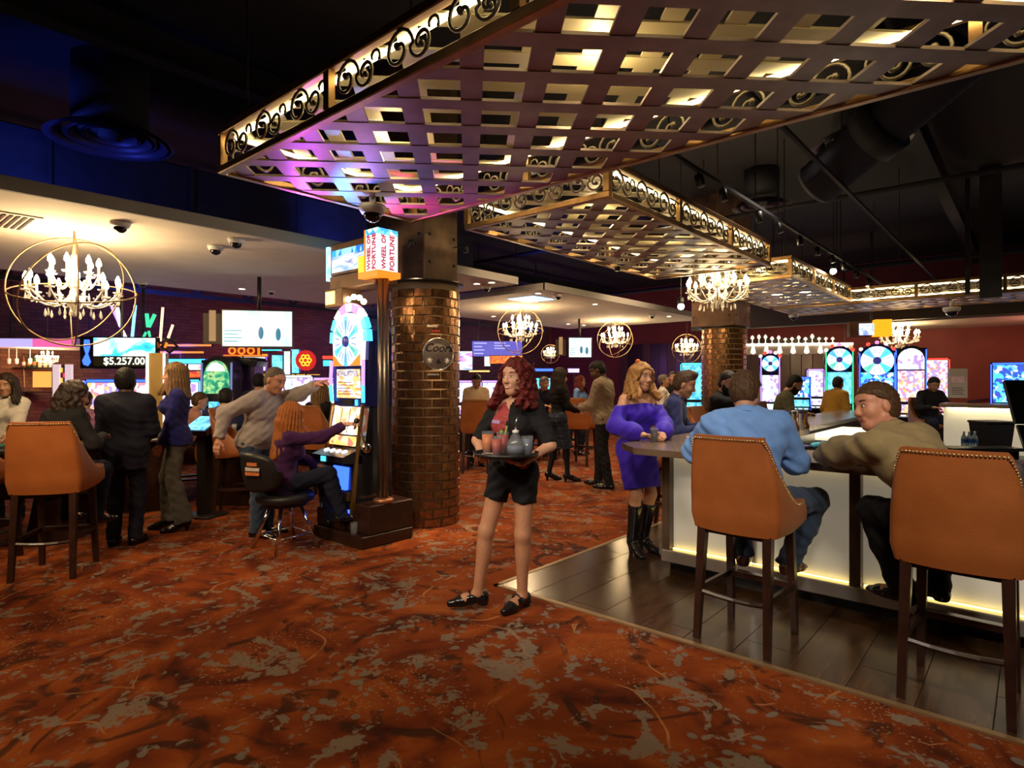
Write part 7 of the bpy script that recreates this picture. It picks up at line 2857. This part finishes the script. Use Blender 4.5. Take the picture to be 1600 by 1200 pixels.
# --- man in light blue shirt, seated with his back to us ----------------------
SP = (.0, .0)
m1 = Person('man in a light blue shirt sitting with his back to the camera', (-1.36, 3.84), R(-22), 1.80, 'm', bulk=1.18, near=2, pelvis=(0, -.02, .885), lean=R(14), hyaw=R(-22), hpitch=R(10), twist=R(4), roll=R(-3),
            wr=(.12, .44, 1.13), wl=(-.20, .46, 1.13), er=(.8, -.8, -.5), el=(-1, -.3, -.7), hand_r=dict(dir=(-.6, .8, 0), palm=(0, 0, -1), curl=.3), hand_l=dict(dir=(.6, .8, 0), palm=(0, 0, -1), curl=.3),
            ar=(.24, .34, .40), al=(-.04, .34, .43), kr=(.9, 1, -.05), kl=(-.2, 1, .6), tr=(.5, .9, -.1), tl=(.1, 1, -.1), skin=SK_M)
m1.body()
m1.face()
m1.trousers(C_JEANS, t=.018)
m1.top(C_LTBLUE, t=.024, sleeve=1.98, hem=-.05, slv_t=1.1, wr=.007, f=30)
m1.collar(C_LTBLUE)
m1.shoes(M_TANSHOE)
m1.hair('short', H_BROWN, vol=1.15)
bdg = m1.S(0, -.125, .40)
MB().tube([m1.S(math.cos(a) * .016, -.118, .375 + math.sin(a) * .02) for a in [2 * PI * i / 12 for i in range(12)]], .0022, 5, True).build('shirt_emblem', C_NAVY, m1.root)

# --- man in olive shirt leaning over the counter -------------------------------
m2 = Person('man in an olive shirt leaning on the counter, seen in profile', (-.28, 3.86), R(12), 1.82, 'm', bulk=1.12, near=2, pelvis=(-.06, .0, .90), lean=R(37), hyaw=R(70), hpitch=R(2), twist=R(8), roll=R(-10),
            wl=(-.20, .78, 1.13), wr=(.06, .80, 1.13), el=(-1.4, -.3, -.4), er=(1, .1, -.6), hand_l=dict(dir=(.9, .5, 0), palm=(0, 0, -1), curl=.3), hand_r=dict(dir=(-.8, .6, 0), palm=(0, 0, -1), curl=.3),
            ar=(.22, .36, .42), al=(-.02, .36, .42), kr=(.5, 1, .5), kl=(-.1, 1, .5), tr=(.2, 1, -.1), tl=(-.1, 1, -.1), skin=(.55, .24, .14))
m2.body()
m2.face(brow=(.06, .035, .02))
m2.trousers(C_BLACK, t=.018)
m2.top(C_OLIVE, t=.026, sleeve=1.97, hem=-.06, slv_t=1.25, wr=.008, f=24)
m2.collar(C_OLIVE)
m2.shoes(M_SHOE)
m2.hair('short', H_BROWN, vol=1.1)

# --- young man in navy at the bar's end ---------------------------------------
def sitter(label, loc, face, top_m, hair_m, hair_style='short', sex='m', H=1.76, skin=SK_M, near=1, trousers=C_DKJEANS, bulk=1.0, lean=R(10), hyaw=0, hpitch=R(6), seat=.80, wr=None, wl=None, beard=None, collar=True, foot=.40, sleeve=1.98, ln=.2, smile=False, hand_r=None, er=(.7, -1, -.5), el=(-.7, -1, -.5), t=.02, chair=None):
    kk = H / 1.72
    if chair:
        st_ = stool(loc[0], loc[1], face + YAW, chair)
        st_.scale = (1, 1, seat / .80)
    dz = seat + .10
    p_ = Person(label, loc, face, H, sex, bulk, pelvis=(0, -.03, dz), lean=lean, hyaw=hyaw, hpitch=hpitch, near=near, skin=skin,
                wr=wr or (.16, .36, dz + .20), wl=wl or (-.16, .36, dz + .20), er=er, el=el, hand_r=hand_r or dict(dir=(-.5, .9, 0), palm=(0, 0, -1)), hand_l=dict(dir=(.5, .9, 0), palm=(0, 0, -1)),
                ar=(.14, .30, foot), al=(-.14, .30, foot), kr=(.2, 1, .8), kl=(-.2, 1, .8))
    p_.body(hands=True)
    if near:
        p_.face(smile=smile)
    p_.trousers(trousers, t=.016)
    p_.top(top_m, t=t, sleeve=sleeve, hem=-.04)
    if collar:
        p_.collar(top_m)
    p_.shoes(M_SHOE)
    if beard:
        p_.beard(beard)
    p_.hair(hair_style, hair_m, ln=ln)
    return p_


sitter('young man in a navy polo smiling at the bar end', (-2.97, 5.98), R(-112), C_NAVY, H_BROWN, 'quiff', H=1.84, near=2, lean=R(14), hyaw=R(4), smile=True, sleeve=1.98)
sitter('bearded man in black resting a finger on his lips', (-2.97, 7.28), R(-130), C_BLACK, H_BLACK, 'short', H=1.86, near=1, beard=H_BLACK, lean=R(12), hyaw=R(-20), wr=(.02, .20, 1.43), hand_r=dict(dir=(-.2, .1, 1), palm=(0, -1, 0), curl=1.1, point=True), er=(1, .4, -.6))
sitter('bearded man in a camouflage hoodie looking down at the bar', (-2.97, 9.62), R(-105), C_CAMO, H_BLACK, 'short', H=1.86, near=1, beard=H_BLACK, lean=R(18), hpitch=R(24), collar=False)

# --- people further around the bar ---------------------------------------------
def stander(label, loc, face, top_m, bot_m, hair_m, hair_style='short', sex='m', H=1.75, skin=SK_M, near=1, bulk=1.0, sleeve=1.98, hem=-.06, collar=False, lean=0, hyaw=0, hpitch=0, wr=None, wl=None, hand_r=None, hand_l=None, er=(.5, -1, -.3), el=(-.5, -1, -.3),
            skirt=0, heel=0.0, ln=.2, face_=True, smile=False, shoe=M_SHOE, ar=None, al=None, flare=1.0, beard=None, t=.018, twist=0, kr=(.05, 1, 0), kl=(-.05, 1, 0), slv_t=1.0, tights=None, roll=0, pelvis=None):
    p_ = Person(label, loc, face, H, sex, bulk, lean=lean, hyaw=hyaw, hpitch=hpitch, near=near, skin=skin, heel=heel, wr=wr, wl=wl, hand_r=hand_r, hand_l=hand_l, er=er, el=el, ar=ar, al=al, twist=twist, kr=kr, kl=kl, roll=roll, pelvis=pelvis)
    p_.body()
    if face_:
        p_.face(smile=smile)
    if skirt:
        p_.skirt(bot_m, hem=skirt)
        if tights:
            p_.garment('tights', tights, p_.allp('leg_r', 'leg_l', 'foot_r', 'foot_l'), t=.004, wr=0, k=.03)
    else:
        p_.trousers(bot_m, flare=flare)
    p_.top(top_m, t=t, sleeve=sleeve, hem=hem, slv_t=slv_t)
    if collar:
        p_.collar(top_m)
    p_.shoes(shoe)
    if beard:
        p_.beard(beard)
    p_.hair(hair_style, hair_m, ln=ln)
    return p_


stander('person in a mustard top behind the olive shirt man', at(1300, 11.2), R(-60), C_YELLOW, C_DKJEANS, H_DARK, 'short', H=1.68, near=0, lean=R(18), face_=False)
sitter('man in a dark jacket sitting beyond the far counter', at(1452, 11.4), R(178), C_BLACK, H_BLACK, 'short', near=0, skin=SK_T, seat=.80, foot=.40, hpitch=R(20), chair='leather stool under the man beyond the far counter')
# --- couple in the walkway ------------------------------------------------------
stander('tall man in a taupe jacket and black trousers looking down', P(945, 762)[:2], R(62), C_TAUPE, C_BLACK, H_BLACK, 'short', H=1.90, near=1, skin=SK_D, bulk=1.15, hem=-.10, hpitch=R(26), hyaw=R(14), lean=R(4), wr=(.14, .34, 1.18), wl=(-.05, .38, 1.18), t=.026, hand_r=dict(dir=(-.7, .7, 0), palm=(0, 0, 1)), hand_l=dict(dir=(.7, .7, 0), palm=(0, 0, 1)), ar=(.11, .14, .085), al=(-.10, -.1, .085), slv_t=1.12)
stander('woman in a black cardigan, plaid skirt and black tights', P(872, 752)[:2], R(-75), C_BLACK, C_PLAID, H_DARK, 'long', 'f', H=1.72, near=1, skirt=.50, heel=.06, tights=C_BLACK, hyaw=R(-10), hpitch=R(12), wr=(.05, .34, 1.12), wl=(-.10, .36, 1.10), hem=-.04, ar=(.10, .12, .145), al=(-.09, -.12, .145), ln=.22, skin=SK_F)
sitter('seated man in a dark suit left of the plaid skirt woman', at(846, 12.2), R(-150), C_SUIT, H_GREY, near=0, seat=.80, foot=.4, collar=False, chair='leather stool under the seated man in dark suit')
sitter('seated man in a white shirt behind the plaid skirt woman', at(864, 12.8), R(-70), C_WHITE, H_DARK, near=0, seat=.80, foot=.4, chair='leather stool under the seated man in white shirt')
stander('woman with auburn hair in a blue top beyond the couple', at(906, 13.0), R(-120), C_LTBLUE, C_DKJEANS, H_AUB, 'long', 'f', H=1.68, near=0, face_=False, ln=.18, skin=SK_F)
stander('man in a cream shirt standing behind an orange stool', at(744, 11.3), R(190), C_CREAM, C_BLACK, H_BLACK, 'short', H=1.72, near=1, skin=SK_T, hpitch=R(28), collar=True, wr=(.12, .26, 1.08), wl=(-.12, .26, 1.08))
stander('woman in a white top far behind the blonde woman', at(1036, 12.0), R(-100), C_WHITE, C_DKJEANS, H_GREY, 'short', 'f', H=1.70, near=0, face_=False)
stander('man in a dark shirt far behind the young man', at(1052, 13.4), R(170), C_BLACK, C_BLACK, H_BLACK, 'short', H=1.78, near=0, face_=False)

# --- woman playing the wheel slot ---------------------------------------------------
g1 = Person('woman in a plum sweater with long ginger hair pulling the slot lever', (CHX, CHY), R(-62), 1.68, 'f', bulk=1.02, near=2, pelvis=(0, -.03, .635), lean=R(6), hyaw=R(6), hpitch=R(4), twist=R(8),
            wr=(.245, .51, 1.175), er=(.6, -.3, -1), wl=(-.16, .34, .74), el=(-1, -.6, -.2), hand_r=dict(dir=(.42, .9, .10), palm=(-.3, 0, -1), curl=.75, thumb=.4), hand_l=dict(dir=(.3, 1, -.1), palm=(0, 0, -1), curl=.25),
            ar=(.14, .50, .30), al=(-.12, .46, .22), kr=(.1, 1, .8), kl=(-.1, 1, .8), tr=(.1, 1, .0), skin=SK_F)
g1.body()
g1.face()
g1.trousers(C_DKJEANS, t=.014)
g1.top(C_PURPLE, t=.018, sleeve=1.98, hem=-.12, wr=.005)
g1.shoes(M_SHOE)
g1.hair('long', H_GINGER, ln=.36, vol=1.12)

# --- man in grey sweater pointing -----------------------------------------------
m3 = stander('man in a grey sweater pointing at the slot machine', P(413, 836)[:2], R(-100), C_GREYSW, C_JEANS, H_GREY, 'buzz', H=1.78, near=2, bulk=1.15, lean=R(20), hyaw=R(-4), hpitch=R(14), twist=R(-6), roll=R(0),
             wl=(.02, .78, 1.63), el=(-.4, -.2, -1), wr=(.42, -.22, 1.02), er=(.6, -.8, -.2), hand_l=dict(dir=(.1, .9, .35), palm=(0, .2, -1), curl=.5, point=True), hem=-.06, collar=False, t=.022, skin=(.52, .24, .15), shoe=M_SHOE, pelvis=(0, -.12, .985))
# --- woman in blue sweater --------------------------------------------------------
stander('woman in a cobalt sweater and flared grey trousers standing at left', P(276, 828)[:2], R(116), C_BLUESW, C_GREYPT, H_DBLOND, 'long', 'f', H=1.72, near=1, heel=.05, flare=1.75, hem=-.10, ln=.17, smile=True, hyaw=R(10), bulk=1.0, wr=(.13, .02, .87), wl=(-.12, .16, .85), ar=(.09, .06, .135), al=(-.09, -.07, .135), skin=SK_F)
# --- man in black suit from behind ----------------------------------------------------
stander('man in a black suit seen from behind at left', P(196, 850)[:2], R(12), C_SUIT, C_SUIT, H_BLACK, 'short', H=1.71, near=1, bulk=1.16, hem=-.22, collar=True, face_=False, t=.028, skin=SK_D, slv_t=1.15, wr=(.10, .30, 1.05), wl=(-.10, .30, 1.05))
# --- card table group at left -----------------------------------------------------
sitter('dark haired woman in black on the stool at the card table', at(80, 5.12), R(-10), C_BLACK, H_DARK, 'wavy', 'f', H=1.64, near=1, skin=SK_F, collar=False, lean=R(22), hyaw=R(-48), hpitch=R(10), ln=.14, foot=.40)
stander('dealer in a white shirt with long dark hair at far left', at(12, 6.75), R(-158), C_WHITE, C_BLACK, H_DARK, 'long', 'f', H=1.66, near=1, skin=SK_T, collar=True, hpitch=R(8), hyaw=R(-6), wr=(.10, .36, .98), wl=(-.10, .36, .98), ln=.16)
sitter('person in a grey patterned shirt playing at far left', at(126, 8.3), R(10), C_FLORAL, H_BLACK, near=0, seat=.58, foot=.15, collar=False, chair='low leather chair under the person in grey pattern')
sitter('blonde woman in black seen from behind on an orange stool', at(496, 8.25), R(-14), C_BLACK, H_DBLOND, 'long', 'f', H=1.66, near=1, seat=.72, skin=SK_F, collar=False, ln=.20, foot=.35)
sitter('man in a navy shirt playing the green slot machine', at(348, 8.0), R(4), C_NAVY, H_BLACK, near=0, seat=.62, foot=.2, bulk=1.15, collar=False, chair='low leather chair under the man in navy at the green machine')
sitter('woman in a pink flowered top behind the cobalt sweater', at(300, 8.4), R(-60), C_PINK, H_BROWN, 'short', 'f', near=0, seat=.62, foot=.2, collar=False, skin=SK_F, H=1.62, chair='low leather chair under the woman in pink')
stander('man with dark hair behind the shoulder of the pointing man', at(404, 8.9), R(20), C_DKJEANS, C_BLACK, H_BLACK, H=1.70, near=0, face_=False, lean=R(10))


# ---------------------------------------------------------------- tables and small things
M_FELT = mat('green_felt', (.01, .10, .07), .95)
ct = thing('card_table', 'card table with green layout at the far left', 'gaming table', (*at(22, 6.2), 0), YAW + R(8))
tp = [(math.cos(a) * .9, math.sin(a) * .52) for a in [R(180) + R(180) * i / 24 for i in range(25)]] + [(.9, .22), (-.9, .22)]
MB().prism(tp, .90, .93).build('felt_top', M_FELT, ct)
MB().tube([(x * 1.03, y * 1.05, .925) for x, y in tp[:25]], .05, 8).build('arm_rail', mat('black_rail_leather', (.012, .010, .010), .35), ct, True)
MB().prism([(x * .9, y * .85) for x, y in tp], .45, .90).build('apron', M_DKWOOD, ct)
for sx in (-.5, .5):
    MB().frustum((sx, -.1, 0), .42, .46, (sx, -.1, .45), .3, .36).build('pedestal', M_DKWOOD, ct)
for k, (x, y, c) in enumerate(((-.3, -.3, (.75, .7, .65)), (-.2, -.32, (.75, .7, .65)), (.1, -.25, (.7, .1, .08)))):
    t = thing('playing_card' if k < 2 else 'chip_stack', ['white playing card lying on the felt, left one', 'white playing card lying on the felt, right one', 'small stack of red chips on the felt'][k], 'card' if k < 2 else 'chips')
    w_ = Vector(ct.location) + Matrix.Rotation(ct.rotation_euler.z, 4, 'Z') @ Vector((x, y, .93))
    t.location = w_
    if k < 2:
        MB().box(-.032, .032, -.045, .045, 0, .0012).build('face', mat('card_white', (.7, .68, .65), .5), t)
        MB().box(-.02, .02, -.03, .03, .0012, .0016).build('print', mat('card_red', (.55, .05, .05), .5), t)
    else:
        for j in range(4):
            MB().lathe([(.02, j * .004), (.02, j * .004 + .0035)], 14).build('chip', mat('chip_red', (.5, .03, .03), .4) if j % 2 else M_WHITEP, t)
# second table behind the man in suit
t2 = thing('gaming_table', 'dark gaming table with a chrome rail behind the man in black suit', 'gaming table', (*at(222, 7.6), 0), YAW + R(10))
MB().prism([(math.cos(a) * .6, math.sin(a) * .42) for a in [2 * PI * i / 24 for i in range(24)]], .84, .92).build('top', mat('dark_table_top', (.02, .018, .02), .3), t2)
MB().prism([(math.cos(a) * .42, math.sin(a) * .3) for a in [2 * PI * i / 20 for i in range(20)]], 0, .84).build('drum', M_DKWOOD, t2)
MB().tube([(math.cos(a) * .63, math.sin(a) * .45, .88) for a in [2 * PI * i / 28 for i in range(28)]], .025, 6, True).build('chrome_rail', M_STEEL, t2, True)
# electronic table terminal with blue screen beside the woman in cobalt
for k, (u, v, Y, lab) in enumerate(((317, 661, 7.1, 'tilted blue touch terminal right of the woman in cobalt'), (352, 655, 8.6, 'second pale blue terminal on the dark counter'))):
    p_ = PY(u, v, Y)
    t = thing('touch_terminal', lab, 'terminal', (p_.x, p_.y, 0), YAW + R(-14))
    MB().prism_yz([(-.16, p_.z - .08), (.14, p_.z + .07), (.16, p_.z + .03), (-.12, p_.z - .14)], -.17, .17).build('casing', M_SLOTBLK, t)
    MB().prism_yz([(-.145, p_.z - .068), (.125, p_.z + .068), (.123, p_.z + .072), (-.147, p_.z - .064)], -.145, .145).build('screen', screen_mat('terminal_blue', [(.05, .3, .8), (.25, .65, 1), (.1, .45, .9), (.05, .15, .4)], 1.5, 9, 61), t)
    MB().box(-.06, .06, -.03, .09, 0.02, p_.z - .06).build('stem', M_DARKMETAL, t)
    MB().box(-.2, .2, -.15, .2, 0, .03, .008).build('foot', M_DARKMETAL, t)
dc = thing('dark_counter', 'dark low counter behind the tilted blue terminal', 'counter', (*at(392, 7.95), 0), YAW + R(-4))
MB().box(-.42, .45, -.25, .2, 0, .90).build('body', M_DKWOOD, dc)
MB().box(-.46, .49, -.29, .24, .90, .94, .008).build('top', mat('pale_counter_top', (.16, .2, .26), .25), dc)
kx, ky = at(366, 7.85)
tumbler((kx, ky, .94), 'small white cup on the dark counter behind the terminal', M_WHITEP, .10, .035)

# --- things on the bar counter ---------------------------------------------------
def on_bar(u, v, z=BZ):
    p_ = P(u, v, z)
    return (p_.x, p_.y, z)


nt_ = [tag(MB().prism([(-.07, -.05), (.08, -.06), (.09, .05), (-.06, .06)], 0, .004).build('menu_card', mat('violet_card', (.07, .05, .30), .4), None, loc=on_bar(1249, 697), rot=YAW + .4), 'small violet menu card lying on the bar between the two men', 'menu'),
       ]
np__ = thing('folded_napkin', 'crumpled turquoise napkin on the bar beside the olive sleeve', 'napkin', on_bar(1284, 698), YAW)
blob('cloth', [Ell((0, 0, .012), (.075, .05, .02)), Ell((.04, .02, .02), (.04, .03, .02)), Ell((-.05, -.01, .015), (.04, .04, .018))], .006, mat('turquoise_paper', (.05, .32, .42), .7), np__, .02, 0, (), lambda D, X, Y, Z: np.maximum(D + wob(X, Y, Z, .004, 60), -Z + 0 * X + 0 * Y))
for k, (u, v, lab, lq, h_, r_) in enumerate(((1203, 668, 'white paper cup on the bar behind the light blue shoulder', M_WHITEP, .11, .038), (1228, 673, 'tall clear glass with straws on the bar', mat('pale_drink', (.6, .5, .4), .2), .14, .034), (1246, 668, 'short amber drink on the bar before the bearded man', mat('amber_drink', (.4, .18, .04), .2), .09, .036), (1262, 661, 'clear tumbler farther along the bar', None, .10, .034), (1218, 660, 'stemless glass of ice behind the tall glass', mat('ice_pale', (.7, .75, .8), .2), .10, .036))):
    q_ = 6.35 + .22 * k
    tumbler((-2.05 - .06 * (k % 2), q_, BZ), lab, lq, h_ * 1.15, r_ * 1.1)
cdy = thing('bar_caddy', 'dark bar caddy with a white napkin holder on the counter', 'caddy', (-2.28, 8.0, BZ), YAW + .3)
MB().box(-.14, .14, -.08, .08, 0, .03, .006).build('tray', mat('violet_plastic', (.05, .03, .12), .4), cdy)
for x in (-.13, .12):
    MB().box(x, x + .012, -.08, .08, .03, .16).build('side', MATS['violet_plastic'], cdy)
MB().frustum((-.02, 0, .03), .05, .05, (-.02, 0, .15), .09, .08).build('napkin_holder', M_WHITEP, cdy)
for k in range(9):
    bottle((-1.80 + .03 * (k % 2), 6.15 + .085 * k if k < 6 else 6.15 + .085 * (k - 6) + .04, 1.0 if False else .97), [1, 0, 4, 1, 3, 0, 2, 4, 1][k], 'bottle in the speed rack behind the counter, %s from the near end' % NTH[k], 'bottles in the speed rack', 1.05) if k < 6 else None
rk = thing('speed_rack', 'steel bottle rack behind the counter corner', 'rack', (-1.79, 6.36, 0))
MB().box(-.07, .07, -.3, .32, .94, .969).build('floor_plate', M_STEEL, rk)
MB().box(.075, .085, -.3, .32, .94, 1.06).build('rail', M_STEEL, rk)
MB().box(-.06, .06, -.28, .3, 0, .94).build('stand', M_DARKMETAL, rk)
